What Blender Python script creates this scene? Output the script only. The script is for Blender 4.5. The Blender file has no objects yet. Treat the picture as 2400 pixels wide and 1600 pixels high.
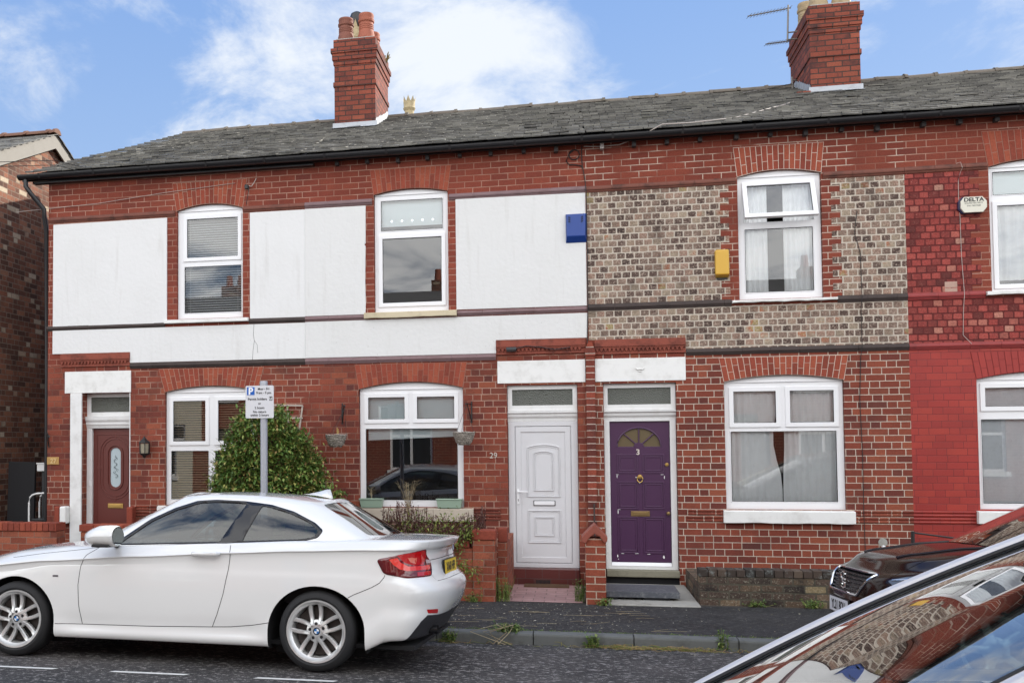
import bpy, bmesh, math, random
from mathutils import Vector, Matrix
from mathutils.bvhtree import BVHTree
rnd = random.Random(7)
sc = bpy.context.scene
PI = math.pi

# ---------------------------------------------------------------- camera
cam_d = bpy.data.cameras.new('camera'); cam = bpy.data.objects.new('camera', cam_d)
sc.collection.objects.link(cam); sc.camera = cam
YAW, PIT, ROL = 0.20384, 0.03816, -0.00674
_f = Vector((-math.sin(YAW)*math.cos(PIT), math.cos(YAW)*math.cos(PIT), math.sin(PIT)))
_r = Vector((math.cos(YAW), math.sin(YAW), 0)); _u = _r.cross(_f)
_r2 = _r*math.cos(ROL) + _u*math.sin(ROL); _u2 = _u*math.cos(ROL) - _r*math.sin(ROL)
cam.matrix_world = Matrix(((_r2.x, _u2.x, -_f.x, 0.0), (_r2.y, _u2.y, -_f.y, -13.4338), (_r2.z, _u2.z, -_f.z, 1.7947), (0, 0, 0, 1)))
cam_d.sensor_width = 36; cam_d.lens = 2249.97/2400*36
cam_d.shift_x = (1200-873.9)/2400; cam_d.shift_y = (950.5-800)/2400
cam_d.clip_start = 0.05; cam_d.clip_end = 2000

# ---------------------------------------------------------------- light
SUN = Vector((1.0, 1.0, 0.84)).normalized()
SUN_EL = math.asin(SUN.z); SUN_AZ = math.atan2(SUN.x, SUN.y)
world = bpy.data.worlds.new('World'); sc.world = world; world.use_nodes = True
sun_d = bpy.data.lights.new('sun', 'SUN'); sun = bpy.data.objects.new('sun', sun_d); sc.collection.objects.link(sun)
sun_d.energy = 5.0; sun_d.angle = math.radians(0.5); sun_d.color = (1.0, 0.93, 0.82)
sun.rotation_euler = SUN.to_track_quat('Z', 'Y').to_euler()
sc.view_settings.view_transform = 'Standard'; sc.view_settings.look = 'None'
sc.view_settings.exposure = 0.54; sc.view_settings.gamma = 1.0
sc.cycles.max_bounces = 8; sc.cycles.transparent_max_bounces = 24
sc.cycles.sample_clamp_indirect = 4.0

# ---------------------------------------------------------------- node helper
class NT:
    def __init__(s, tree): s.t = tree; s.n = tree.nodes; s.l = tree.links
    def new(s, typ, **kw):
        nd = s.n.new(typ)
        for k, v in kw.items(): setattr(nd, k, v)
        return nd
    def put(s, sock, v):
        if v is None: return
        if isinstance(v, bpy.types.NodeSocket): s.l.new(v, sock)
        else:
            if isinstance(v, (tuple, list)) and len(v) == 3 and sock.type == 'RGBA': v = (*v, 1)
            sock.default_value = v
    def m(s, op, a, b=None, c=None):
        nd = s.new('ShaderNodeMath', operation=op)
        for i, v in enumerate((a, b, c)): s.put(nd.inputs[i], v)
        return nd.outputs[0]
    def vm(s, op, a, b=None):
        nd = s.new('ShaderNodeVectorMath', operation=op)
        s.put(nd.inputs[0], a); s.put(nd.inputs[1], b)
        return nd.outputs[1] if op in ('DOT_PRODUCT', 'LENGTH') else nd.outputs[0]
    def comb(s, x=0.0, y=0.0, z=0.0):
        nd = s.new('ShaderNodeCombineXYZ')
        for i, v in enumerate((x, y, z)): s.put(nd.inputs[i], v)
        return nd.outputs[0]
    def sep(s, v):
        nd = s.new('ShaderNodeSeparateXYZ'); s.put(nd.inputs[0], v); return nd.outputs
    def noise(s, vec, scale, detail=2.0, rough=0.5, dist=0.0, out=0):
        nd = s.new('ShaderNodeTexNoise'); s.put(nd.inputs['Vector'], vec); nd.inputs['Scale'].default_value = scale
        nd.inputs['Detail'].default_value = detail; nd.inputs['Roughness'].default_value = rough; nd.inputs['Distortion'].default_value = dist
        return nd.outputs[out]
    def white(s, vec, out=0):
        nd = s.new('ShaderNodeTexWhiteNoise', noise_dimensions='3D'); s.put(nd.inputs['Vector'], vec); return nd.outputs[out]
    def voro(s, vec, scale, feature='F1', out='Distance'):
        nd = s.new('ShaderNodeTexVoronoi', feature=feature); s.put(nd.inputs['Vector'], vec); nd.inputs['Scale'].default_value = scale
        return nd.outputs[out]
    def ramp(s, fac, stops, interp='LINEAR'):
        nd = s.new('ShaderNodeValToRGB'); cr = nd.color_ramp; cr.interpolation = interp
        while len(cr.elements) < len(stops): cr.elements.new(0.5)
        for e, (p, c) in zip(cr.elements, stops):
            e.position = p; e.color = (*c, 1) if len(c) == 3 else c
        s.put(nd.inputs[0], fac); return nd.outputs[0]
    def mix(s, fac, a, b, blend='MIX'):
        nd = s.new('ShaderNodeMix', data_type='RGBA', blend_type=blend)
        s.put(nd.inputs[0], fac); s.put(nd.inputs[6], a); s.put(nd.inputs[7], b)
        return nd.outputs[2]
    def step(s, x, lo, hi):
        nd = s.new('ShaderNodeMapRange', interpolation_type='SMOOTHSTEP')
        s.put(nd.inputs[0], x); s.put(nd.inputs[1], lo); s.put(nd.inputs[2], hi); return nd.outputs[0]
    def bump(s, h, strength=0.5, dist=0.01):
        nd = s.new('ShaderNodeBump'); nd.inputs['Strength'].default_value = strength; nd.inputs['Distance'].default_value = dist
        s.put(nd.inputs['Height'], h); return nd.outputs[0]
    def pos(s): return s.new('ShaderNodeNewGeometry').outputs['Position']
    def island(s): return s.new('ShaderNodeNewGeometry').outputs['Random Per Island']
    def obj(s): return s.new('ShaderNodeTexCoord').outputs['Object']

# directions of the clouds that stand over the roofs, their spread and density
CLOUDS = [((-0.05, 0.932, 0.358), 0.09, 0.26), ((-0.103, 0.917, 0.386), 0.05, 0.14), ((-0.246, 0.879, 0.409), 0.07, 0.16), ((-0.303, 0.875, 0.385), 0.06, 0.12), ((-0.20, 0.92, 0.34), 0.03, -0.10), ((0.345, 0.875, 0.332), 0.08, 0.17), ((-0.503, 0.787, 0.358), 0.035, 0.13), ((-0.457, 0.821, 0.342), 0.04, 0.12), ((0.119, 0.925, 0.361), 0.08, -0.16), ((-0.403, 0.83, 0.387), 0.06, -0.16), ((-0.523, 0.804, 0.283), 0.08, -0.12), ((0.10, 0.88, 0.45), 0.08, -0.12), ((-0.45, 0.78, 0.43), 0.08, -0.12), ((0.06, 0.62, 0.78), 0.28, 0.20)]
# sky: the physical sky for its light, with a layer of broken cloud over it
W = NT(world.node_tree); W.n.clear()
sky = W.new('ShaderNodeTexSky', sky_type='NISHITA', sun_disc=False, sun_elevation=SUN_EL, sun_rotation=SUN_AZ, air_density=1.0, dust_density=0.6, ozone_density=2.0)
gen = W.new('ShaderNodeTexCoord').outputs['Generated']
dx, dy, dz = W.sep(gen)
inv = W.m('DIVIDE', 1.0, W.m('MAXIMUM', W.m('ADD', dz, 0.28), 0.05))
pl = W.comb(W.m('MULTIPLY', dx, inv), W.m('MULTIPLY', dy, inv), 0.0)
big = W.noise(W.vm('ADD', pl, (3.55, 1.2, 0.0)), 3.2, 9.0, 0.62, 0.4)
south = W.step(dy, 0.15, -0.45)                     # unseen brighter cloud bank, added behind the viewer to light the facades
cov = W.m('ADD', W.m('MULTIPLY_ADD', big, 1.75, -0.42), W.m('MULTIPLY', south, 0.30))
for d_, sg, amp in CLOUDS:
    gdot = W.vm('DOT_PRODUCT', gen, tuple(Vector(d_).normalized())); q_ = W.m('EXPONENT', W.m('DIVIDE', W.m('SUBTRACT', gdot, 1.0), sg*sg))
    cov = W.m('ADD', cov, W.m('MULTIPLY', q_, amp))
cl = W.step(cov, 0.42, 0.86)
blue = W.mix(W.step(dz, 0.10, 0.62), (0.44, 0.62, 0.93), (0.22, 0.42, 0.88))
hsv = W.new('ShaderNodeHueSaturation'); W.put(hsv.inputs['Color'], sky.outputs[0]); hsv.inputs['Saturation'].default_value = 1.15; hsv.inputs['Value'].default_value = 1.0
cloudc = W.mix(south, (8.0, 8.4, 8.9), (27.0, 27.0, 26.8))
soft = W.mix(W.m('MULTIPLY', cl, 0.95), W.mix(0.85, hsv.outputs[0], W.vm('MULTIPLY', blue, (8.6, 8.6, 8.6))), cloudc)
bg = W.new('ShaderNodeBackground'); bg.inputs['Strength'].default_value = 0.08
W.put(bg.inputs['Color'], soft)
W.l.new(bg.outputs[0], W.new('ShaderNodeOutputWorld').inputs[0])

# ---------------------------------------------------------------- materials
MATS = {}
def mat(name, color=(0.5, 0.5, 0.5), rough=0.6, metal=0.0, fn=None, spec=0.5, coat=0.0, **kw):
    if name in MATS: return MATS[name]
    m = bpy.data.materials.new(name); m.use_nodes = True
    t = NT(m.node_tree); b = m.node_tree.nodes['Principled BSDF']
    b.inputs['Base Color'].default_value = (*color, 1); b.inputs['Roughness'].default_value = rough
    b.inputs['Metallic'].default_value = metal; b.inputs['Specular IOR Level'].default_value = spec
    b.inputs['Coat Weight'].default_value = coat; b.inputs['Coat Roughness'].default_value = 0.03
    for k, v in kw.items(): b.inputs[k].default_value = v
    if fn: fn(t, b)
    MATS[name] = m; return m

def dirty(col, amt=0.25, scale=3.0, dark=(0.5, 0.48, 0.44), bump=0.0, bscale=60.0, rough=None):
    def fn(t, b):
        p = t.pos()
        n = t.noise(p, scale, 5.0, 0.65)
        f = t.m('MULTIPLY', t.step(n, 0.45, 0.75), amt)
        t.put(b.inputs['Base Color'], t.mix(f, col, tuple(c*d for c, d in zip(col, dark))))
        if bump: t.put(b.inputs['Normal'], t.bump(t.noise(p, bscale, 3.0), bump, 0.004))
        if rough: t.put(b.inputs['Roughness'], t.m('ADD', rough, t.m('MULTIPLY', n, 0.2)))
    return fn

def bricks(t, L=0.238, H=0.0875, mortar=0.010, bond='stretch', z0=0.0, x0=0.0, rag=0.006, soft=0.002, swap=False):
    """mask (1 on the brick), two random numbers per brick, in-brick coordinate; works on walls facing x or y"""
    p = t.pos(); x, y, z = t.sep(p)
    nrm = t.new('ShaderNodeNewGeometry').outputs['True Normal']; nx, ny, nz = t.sep(nrm)
    side = t.m('GREATER_THAN', t.m('ABSOLUTE', nx), 0.7); top = t.m('GREATER_THAN', t.m('ABSOLUTE', nz), 0.7)
    u = t.m('ADD', t.m('MULTIPLY', x, t.m('SUBTRACT', 1.0, side)), t.m('MULTIPLY', y, side))
    v = t.m('ADD', t.m('MULTIPLY', z, t.m('SUBTRACT', 1.0, top)), t.m('MULTIPLY', y, top))
    wob = t.sep(t.noise(p, 30.0, 3.0, 0.6, out=1))
    wob2 = t.sep(t.noise(p, 3.0, 2.0, 0.5, out=1))
    u = t.m('ADD', u, t.m('ADD', t.m('MULTIPLY', t.m('SUBTRACT', wob[0], 0.5), rag), t.m('MULTIPLY', t.m('SUBTRACT', wob2[0], 0.5), rag*1.5)))
    v = t.m('ADD', v, t.m('ADD', t.m('MULTIPLY', t.m('SUBTRACT', wob[1], 0.5), rag), t.m('MULTIPLY', t.m('SUBTRACT', wob2[1], 0.5), rag)))
    vv = t.m('DIVIDE', t.m('SUBTRACT', v, z0), H); row = t.m('FLOOR', vv); fv = t.m('FRACT', vv)
    dv = t.m('MULTIPLY', t.m('MINIMUM', fv, t.m('SUBTRACT', 1.0, fv)), H)
    odd = t.m('MODULO', t.m('ADD', row, 1000.0), 2.0)
    jit = t.m('MULTIPLY', t.m('SUBTRACT', t.white(t.comb(row, 3.3, 1.7)), 0.5), 0.22 if bond != 'stretch' else 0.10)
    P = L*1.5 if bond == 'flemish' else L
    uu = t.m('ADD', t.m('DIVIDE', t.m('SUBTRACT', u, x0), P), t.m('ADD', t.m('MULTIPLY', odd, 0.5), jit))
    col = t.m('FLOOR', uu); fu = t.m('FRACT', uu)
    if bond == 'flemish':
        hd = t.m('GREATER_THAN', fu, 0.6667)
        a = t.m('MINIMUM', fu, t.m('ABSOLUTE', t.m('SUBTRACT', fu, 0.6667)))
        du = t.m('MULTIPLY', t.m('MINIMUM', a, t.m('SUBTRACT', 1.0, fu)), P)
        col = t.m('ADD', t.m('MULTIPLY', col, 2.0), hd)
    else:
        du = t.m('MULTIPLY', t.m('MINIMUM', fu, t.m('SUBTRACT', 1.0, fu)), P)
    # rounded corners: combine the two distances
    a = t.m('SUBTRACT', du, mortar*0.5); c = t.m('SUBTRACT', dv, mortar*0.5)
    R = 0.012 if rag > 0.008 else 0.004
    qa = t.m('MAXIMUM', t.m('SUBTRACT', R, a), 0.0); qc = t.m('MAXIMUM', t.m('SUBTRACT', R, c), 0.0)
    d = t.m('SUBTRACT', R, t.m('SQRT', t.m('ADD', t.m('MULTIPLY', qa, qa), t.m('MULTIPLY', qc, qc))))
    mask = t.step(d, 0.0, soft)
    r1 = t.white(t.comb(col, row, 0.5)); r2 = t.white(t.comb(col, row, 7.5))
    return dict(mask=mask, r1=r1, r2=r2, d=d, p=p, z=z, x=x, row=row)

def brick_mat(name, stops, mort, rough=0.85, grain=0.35, soot=0.0, sootc=(0.02, 0.016, 0.014), bump=0.6, patch=0.35, mort_var=0.3, spec=0.3, sscale=1.3, fleck=None, mort2=None, clus=0.0, **kw):
    def fn(t, b):
        k = bricks(t, **kw)
        rr = k['r1']
        if clus: rr = t.m('MAXIMUM', 0.0, t.m('ADD', t.m('MULTIPLY', rr, 0.85), t.m('MULTIPLY', t.m('SUBTRACT', t.noise(k['p'], 1.7, 4.0, 0.6), 0.44), clus)))
        base = t.ramp(rr, stops)
        g = t.noise(k['p'], 55.0, 5.0, 0.7)
        base = t.mix(1.0, base, t.ramp(g, [(0.25, (1-grain,)*3), (0.75, (1+grain*0.7,)*3)]), 'MULTIPLY')
        pn = t.noise(k['p'], 0.9, 4.0, 0.6)
        base = t.mix(1.0, base, t.ramp(pn, [(0.3, (1-patch*0.6,)*3), (0.7, (1+patch*0.4,)*3)]), 'MULTIPLY')
        if fleck:
            fm = t.step(t.noise(t.vm('ADD', k['p'], t.comb(t.m('MULTIPLY', k['r2'], 9.0), 0.0, 0.0)), 42.0, 5.0, 0.75), fleck[1], fleck[1]+0.14)
            base = t.mix(t.m('MULTIPLY', fm, fleck[2]), base, fleck[0])
        mo = t.mix(1.0, mort, t.ramp(t.noise(k['p'], 14.0, 5.0, 0.7), [(0.3, (1-mort_var,)*3), (0.7, (1+mort_var*0.5,)*3)]), 'MULTIPLY')
        if mort2: mo = t.mix(t.step(t.noise(k['p'], 1.1, 3.0, 0.6), 0.47, 0.56), mo, mort2)
        colr = t.mix(k['mask'], mo, base)
        if soot:
            sn = t.m('ADD', t.noise(k['p'], sscale, 6.0, 0.72), t.m('MULTIPLY', t.m('SUBTRACT', k['r2'], 0.5), 0.30))
            colr = t.mix(t.m('MULTIPLY', t.step(sn, 0.50, 0.78), soot), colr, sootc)
        t.put(b.inputs['Base Color'], colr)
        h = t.m('ADD', t.m('MULTIPLY', k['mask'], 1.0), t.m('ADD', t.m('MULTIPLY', g, 0.35), t.m('MULTIPLY', k['r2'], 0.25)))
        t.put(b.inputs['Normal'], t.bump(h, bump, 0.006))
    return mat(name, rough=rough, fn=fn, spec=spec)

REDS = [(0.0, (0.195, 0.043, 0.027)), (0.5, (0.225, 0.050, 0.030)), (0.92, (0.25, 0.058, 0.034)), (1.0, (0.165, 0.040, 0.028))]
REDL = [(0.0, (0.13, 0.034, 0.026)), (0.2, (0.19, 0.044, 0.028)), (0.75, (0.24, 0.058, 0.034)), (0.94, (0.28, 0.078, 0.042)), (1.0, (0.10, 0.03, 0.026))]
M_red_up = brick_mat('red_facing_brick', REDS, (0.42, 0.24, 0.18), mortar=0.009, z0=5.2, soot=0.25, sootc=(0.10, 0.028, 0.022), rag=0.003, soft=0.002, mort2=(0.30, 0.14, 0.10))
M_red_lo = brick_mat('red_facing_brick_low', REDL, (0.40, 0.24, 0.18), mortar=0.009, bond='flemish', z0=0.88, soot=0.55, sootc=(0.055, 0.022, 0.020), rag=0.005, soft=0.003, mort2=(0.20, 0.08, 0.055))
M_red_pt = brick_mat('repointed_red_brick', REDL, (0.54, 0.45, 0.37), mortar=0.008, bond='flemish', z0=0.88, soot=0.45, sootc=(0.06, 0.024, 0.022), rag=0.005, mort_var=0.15)
M_red_pu = brick_mat('repointed_upper_brick', REDS, (0.55, 0.42, 0.34), mortar=0.009, z0=5.2, soot=0.35, sootc=(0.10, 0.028, 0.022), rag=0.003, mort2=(0.24, 0.10, 0.07))
STOCK = [(0.0, (0.060, 0.038, 0.032)), (0.20, (0.105, 0.064, 0.052)), (0.36, (0.17, 0.115, 0.09)), (0.52, (0.25, 0.17, 0.13)), (0.68, (0.31, 0.19, 0.14)), (0.80, (0.29, 0.22, 0.16)), (0.90, (0.36, 0.29, 0.21)), (0.96, (0.36, 0.13, 0.07)), (1.0, (0.31, 0.24, 0.11))]
M_stock = brick_mat('header_stock_brick', STOCK, (0.54, 0.47, 0.39), L=0.1165, mortar=0.013, z0=3.655, rag=0.011, soft=0.004, grain=0.55, soot=0.6, sootc=(0.05, 0.035, 0.029), sscale=2.2, fleck=((0.50, 0.40, 0.32), 0.50, 0.75), mort_var=0.15, bump=0.9, clus=1.1)
STOCKR = [(0.0, (0.14, 0.030, 0.026)), (0.22, (0.21, 0.040, 0.034)), (0.50, (0.30, 0.052, 0.043)), (0.86, (0.37, 0.075, 0.060)), (0.97, (0.42, 0.15, 0.11)), (1.0, (0.46, 0.27, 0.20))]
M_stock_r = brick_mat('red_washed_stock_brick', STOCKR, (0.13, 0.022, 0.020), L=0.1165, mortar=0.013, z0=3.655, rag=0.013, soft=0.004, grain=0.5, soot=0.6, sootc=(0.07, 0.022, 0.02), sscale=2.0, fleck=((0.45, 0.20, 0.16), 0.56, 0.6), bump=0.9)
M_red_paint = brick_mat('red_painted_brick', [(0.0, (0.27, 0.020, 0.015)), (0.5, (0.31, 0.023, 0.016)), (1.0, (0.35, 0.032, 0.019))], (0.19, 0.014, 0.011), mortar=0.006, bond='flemish', z0=0.88, rough=0.5, grain=0.12, bump=0.35, spec=0.5, soot=0.2, sootc=(0.16, 0.014, 0.012))
M_chim = brick_mat('chimney_brick', [(0.0, (0.15, 0.040, 0.029)), (0.5, (0.235, 0.058, 0.036)), (1.0, (0.275, 0.075, 0.044))], (0.060, 0.036, 0.030), mortar=0.015, z0=0.0, soot=0.95, sootc=(0.055, 0.026, 0.024), sscale=2.6, patch=0.5)
M_gable = brick_mat('brown_gable_brick', [(0.0, (0.09, 0.045, 0.032)), (0.4, (0.18, 0.075, 0.048)), (0.72, (0.25, 0.10, 0.060)), (0.90, (0.31, 0.135, 0.080)), (0.95, (0.46, 0.36, 0.26)), (1.0, (0.54, 0.45, 0.34))], (0.25, 0.19, 0.145), mortar=0.011, bond='flemish', rag=0.008, soot=0.55, sootc=(0.06, 0.034, 0.026))
M_garden = brick_mat('garden_wall_brick', [(0.0, (0.17, 0.045, 0.028)), (0.5, (0.30, 0.078, 0.042)), (1.0, (0.36, 0.11, 0.06))], (0.26, 0.15, 0.11), mortar=0.009, z0=0.02, soot=0.5, sootc=(0.07, 0.03, 0.025), rag=0.006)
M_pier = brick_mat('pier_brick', [(0.0, (0.24, 0.052, 0.030)), (1.0, (0.33, 0.08, 0.042))], (0.50, 0.38, 0.29), mortar=0.011, z0=0.02, x0=0.135, rag=0.005, soot=0.4, sootc=(0.09, 0.03, 0.025))
M_sooty = brick_mat('sooty_wall_brick', [(0.0, (0.055, 0.040, 0.032)), (0.5, (0.10, 0.065, 0.048)), (0.8, (0.15, 0.10, 0.065)), (1.0, (0.23, 0.18, 0.10))], (0.085, 0.075, 0.055), mortar=0.016, z0=0.015, rag=0.014, soot=0.9, sootc=(0.014, 0.012, 0.012), sscale=4.0, fleck=((0.34, 0.32, 0.25), 0.53, 0.75), grain=0.6, patch=0.9)
M_sill_band = brick_mat('moulded_brick', [(0.0, (0.10, 0.028, 0.022)), (1.0, (0.27, 0.062, 0.036))], (0.40, 0.26, 0.20), mortar=0.009, H=0.9, z0=0.3, soot=0.6)
M_vous = mat('arch_brick', rough=0.85, spec=0.3, fn=lambda t, b: (
    t.put(b.inputs['Base Color'], t.mix(1.0, t.ramp(t.island(), [(0, (0.20, 0.045, 0.028)), (0.5, (0.29, 0.062, 0.036)), (1, (0.33, 0.082, 0.044))]), t.ramp(t.noise(t.pos(), 50.0, 5.0, 0.7), [(0.25, (0.7,)*3), (0.75, (1.2,)*3)]), 'MULTIPLY')),
    t.put(b.inputs['Normal'], t.bump(t.noise(t.pos(), 60.0, 4.0), 0.4, 0.004))))
M_vous_p = mat('arch_brick_red_painted', rough=0.5, fn=lambda t, b: t.put(b.inputs['Base Color'], t.ramp(t.island(), [(0, (0.28, 0.020, 0.015)), (1, (0.33, 0.026, 0.018))])))
M_mort = mat('arch_mortar', (0.42, 0.27, 0.20), 0.9); M_mort_w = mat('arch_mortar_pale', (0.62, 0.52, 0.44), 0.9); M_mort_r = mat('arch_mortar_red', (0.20, 0.015, 0.013), 0.6)

def render_fn(base, spots):
    def fn(t, b):
        p = t.pos(); x, y, z = t.sep(p)
        n1 = t.noise(p, 1.3, 5.0, 0.6); n2 = t.noise(p, 7.0, 6.0, 0.7)
        c = t.mix(t.m('MULTIPLY', t.step(n1, 0.42, 0.72), 0.16), base, (0.58, 0.58, 0.55))
        streak = t.noise(t.vm('MULTIPLY', p, (9.0, 9.0, 0.8)), 1.0, 4.0, 0.6)
        c = t.mix(t.m('MULTIPLY', t.step(streak, 0.54, 0.76), 0.20), c, (0.44, 0.42, 0.38))
        lowedge = t.m('MAXIMUM', t.step(z, 3.80, 3.66), t.m('MULTIPLY', t.step(z, 3.08, 3.02), 0.35))
        f = t.step(t.m('ADD', t.noise(p, 26.0, 6.0, 0.75), t.m('MULTIPLY', lowedge, 0.13)), 0.79, 0.83)
        c = t.mix(t.m('MULTIPLY', f, spots), c, (0.20, 0.18, 0.15))
        f2 = t.step(t.noise(p, 4.3, 8.0, 0.8), 0.775, 0.79)
        c = t.mix(t.m('MULTIPLY', f2, spots*0.8), c, (0.30, 0.27, 0.24))
        t.put(b.inputs['Base Color'], c)
        t.put(b.inputs['Normal'], t.bump(t.m('ADD', t.m('MULTIPLY', t.noise(p, 18.0, 4.0), 1.0), t.m('MULTIPLY', n1, 2.5)), 0.5, 0.008))
    return fn
M_rend_a = mat('white_render', rough=0.75, fn=render_fn((0.72, 0.72, 0.715), 0.5))
M_rend_b = mat('white_render_flaking', rough=0.75, fn=render_fn((0.69, 0.69, 0.68), 1.0))
M_stone_w = mat('white_painted_stone', rough=0.6, fn=dirty((0.78, 0.78, 0.76), 0.35, 5.0, bump=0.25, bscale=25))
M_stone_c = mat('cream_stone', rough=0.75, fn=dirty((0.60, 0.52, 0.36), 0.45, 5.0, bump=0.3, bscale=30))
M_stone_b = mat('beige_painted_stone', rough=0.7, fn=dirty((0.50, 0.43, 0.35), 0.3, 4.0, bump=0.2, bscale=30))
M_flag = mat('weathered_stone_step', rough=0.85, fn=dirty((0.22, 0.205, 0.15), 0.6, 6.0, bump=0.6, bscale=40))
M_conc = mat('concrete', rough=0.9, fn=dirty((0.34, 0.33, 0.30), 0.5, 5.0, bump=0.5, bscale=50))
M_string = mat('sooty_string_course', rough=0.7, fn=dirty((0.050, 0.034, 0.030), 0.8, 2.2, (0.3, 0.3, 0.3), bump=0.4, bscale=30))
M_string_r = mat('brown_string_course', rough=0.7, fn=dirty((0.17, 0.055, 0.035), 0.85, 4.0, (0.22, 0.3, 0.35), bump=0.4, bscale=30))
M_string_m = mat('mauve_painted_string_course', rough=0.6, fn=dirty((0.20, 0.125, 0.13), 0.5, 4.0, (0.6, 0.5, 0.45), bump=0.3, bscale=30))
M_string_p = mat('red_painted_string_course', rough=0.5, fn=dirty((0.27, 0.03, 0.028), 0.7, 4.0, (0.4, 0.6, 0.6), bump=0.4, bscale=30))
M_corbel = mat('corbel_brick', rough=0.8, fn=dirty((0.25, 0.06, 0.036), 0.85, 6.0, (0.35, 0.35, 0.38), bump=0.4, bscale=40))
M_upvc = mat('white_upvc', (0.80, 0.80, 0.81), 0.28)
M_upvc_d = mat('white_upvc_door', rough=0.3, fn=dirty((0.63, 0.63, 0.645), 0.25, 4.0, (0.8, 0.78, 0.74)))
M_upvc_o = mat('aged_white_frame', rough=0.4, fn=dirty((0.74, 0.74, 0.73), 0.4, 9.0, (0.8, 0.78, 0.74)))
M_black = mat('black_plastic', (0.012, 0.012, 0.014), 0.35)
M_blackm = mat('black_matt', (0.010, 0.010, 0.012), 0.75)
M_rubber = mat('black_rubber', (0.015, 0.015, 0.016), 0.6)
M_iron = mat('black_iron', (0.014, 0.013, 0.013), 0.5)
M_brass = mat('brass', (0.55, 0.36, 0.12), 0.35, 0.9)
M_steel = mat('galvanised_steel', (0.40, 0.41, 0.44), 0.5, 0.4)
M_chrome = mat('chrome', (0.75, 0.76, 0.78), 0.12, 1.0)
M_lead = mat('lead_flashing', rough=0.6, fn=dirty((0.42, 0.44, 0.47), 0.5, 8.0), metal=0.2)
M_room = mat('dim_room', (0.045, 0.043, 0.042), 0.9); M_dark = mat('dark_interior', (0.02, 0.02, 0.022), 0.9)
def glass_fn(tint, refl, rough=0.0):
    def fn(t, b):
        out = [n for n in t.n if n.type == 'OUTPUT_MATERIAL'][0]
        tr = t.new('ShaderNodeBsdfTransparent'); tr.inputs[0].default_value = (*tint, 1)
        gl = t.new('ShaderNodeBsdfGlossy'); gl.inputs['Roughness'].default_value = rough; gl.inputs['Color'].default_value = (1, 1, 1, 1)
        fr = t.new('ShaderNodeFresnel'); fr.inputs['IOR'].default_value = 1.5
        mx = t.new('ShaderNodeMixShader'); t.put(mx.inputs[0], t.m('MINIMUM', t.m('ADD', t.m('MULTIPLY', fr.outputs[0], refl), 0.0), 1.0))
        t.l.new(tr.outputs[0], mx.inputs[1]); t.l.new(gl.outputs[0], mx.inputs[2]); t.l.new(mx.outputs[0], out.inputs[0])
    return fn
M_glass = mat('window_glass', fn=glass_fn((0.95, 0.98, 0.985), 3.0))
M_cglass = mat('tinted_car_glass', fn=glass_fn((0.24, 0.31, 0.32), 1.9))
M_sglass = mat('windscreen_glass', fn=glass_fn((0.55, 0.62, 0.58), 2.6))
M_frost = mat('obscured_glass', (0.10, 0.105, 0.09), 0.25, fn=lambda t, b: t.put(b.inputs['Normal'], t.bump(t.voro(t.pos(), 70.0), 0.9, 0.01)))
M_curt = mat('white_net_curtain', (0.90, 0.90, 0.90), 0.9, fn=dirty((0.90, 0.90, 0.90), 0.15, 8.0))
M_blind = mat('pale_blind', (0.76, 0.84, 0.85), 0.8)
M_slat = mat('venetian_slat', (0.66, 0.68, 0.68), 0.5)
M_slat_b = mat('brown_venetian_slat', (0.36, 0.27, 0.18), 0.5)

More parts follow.
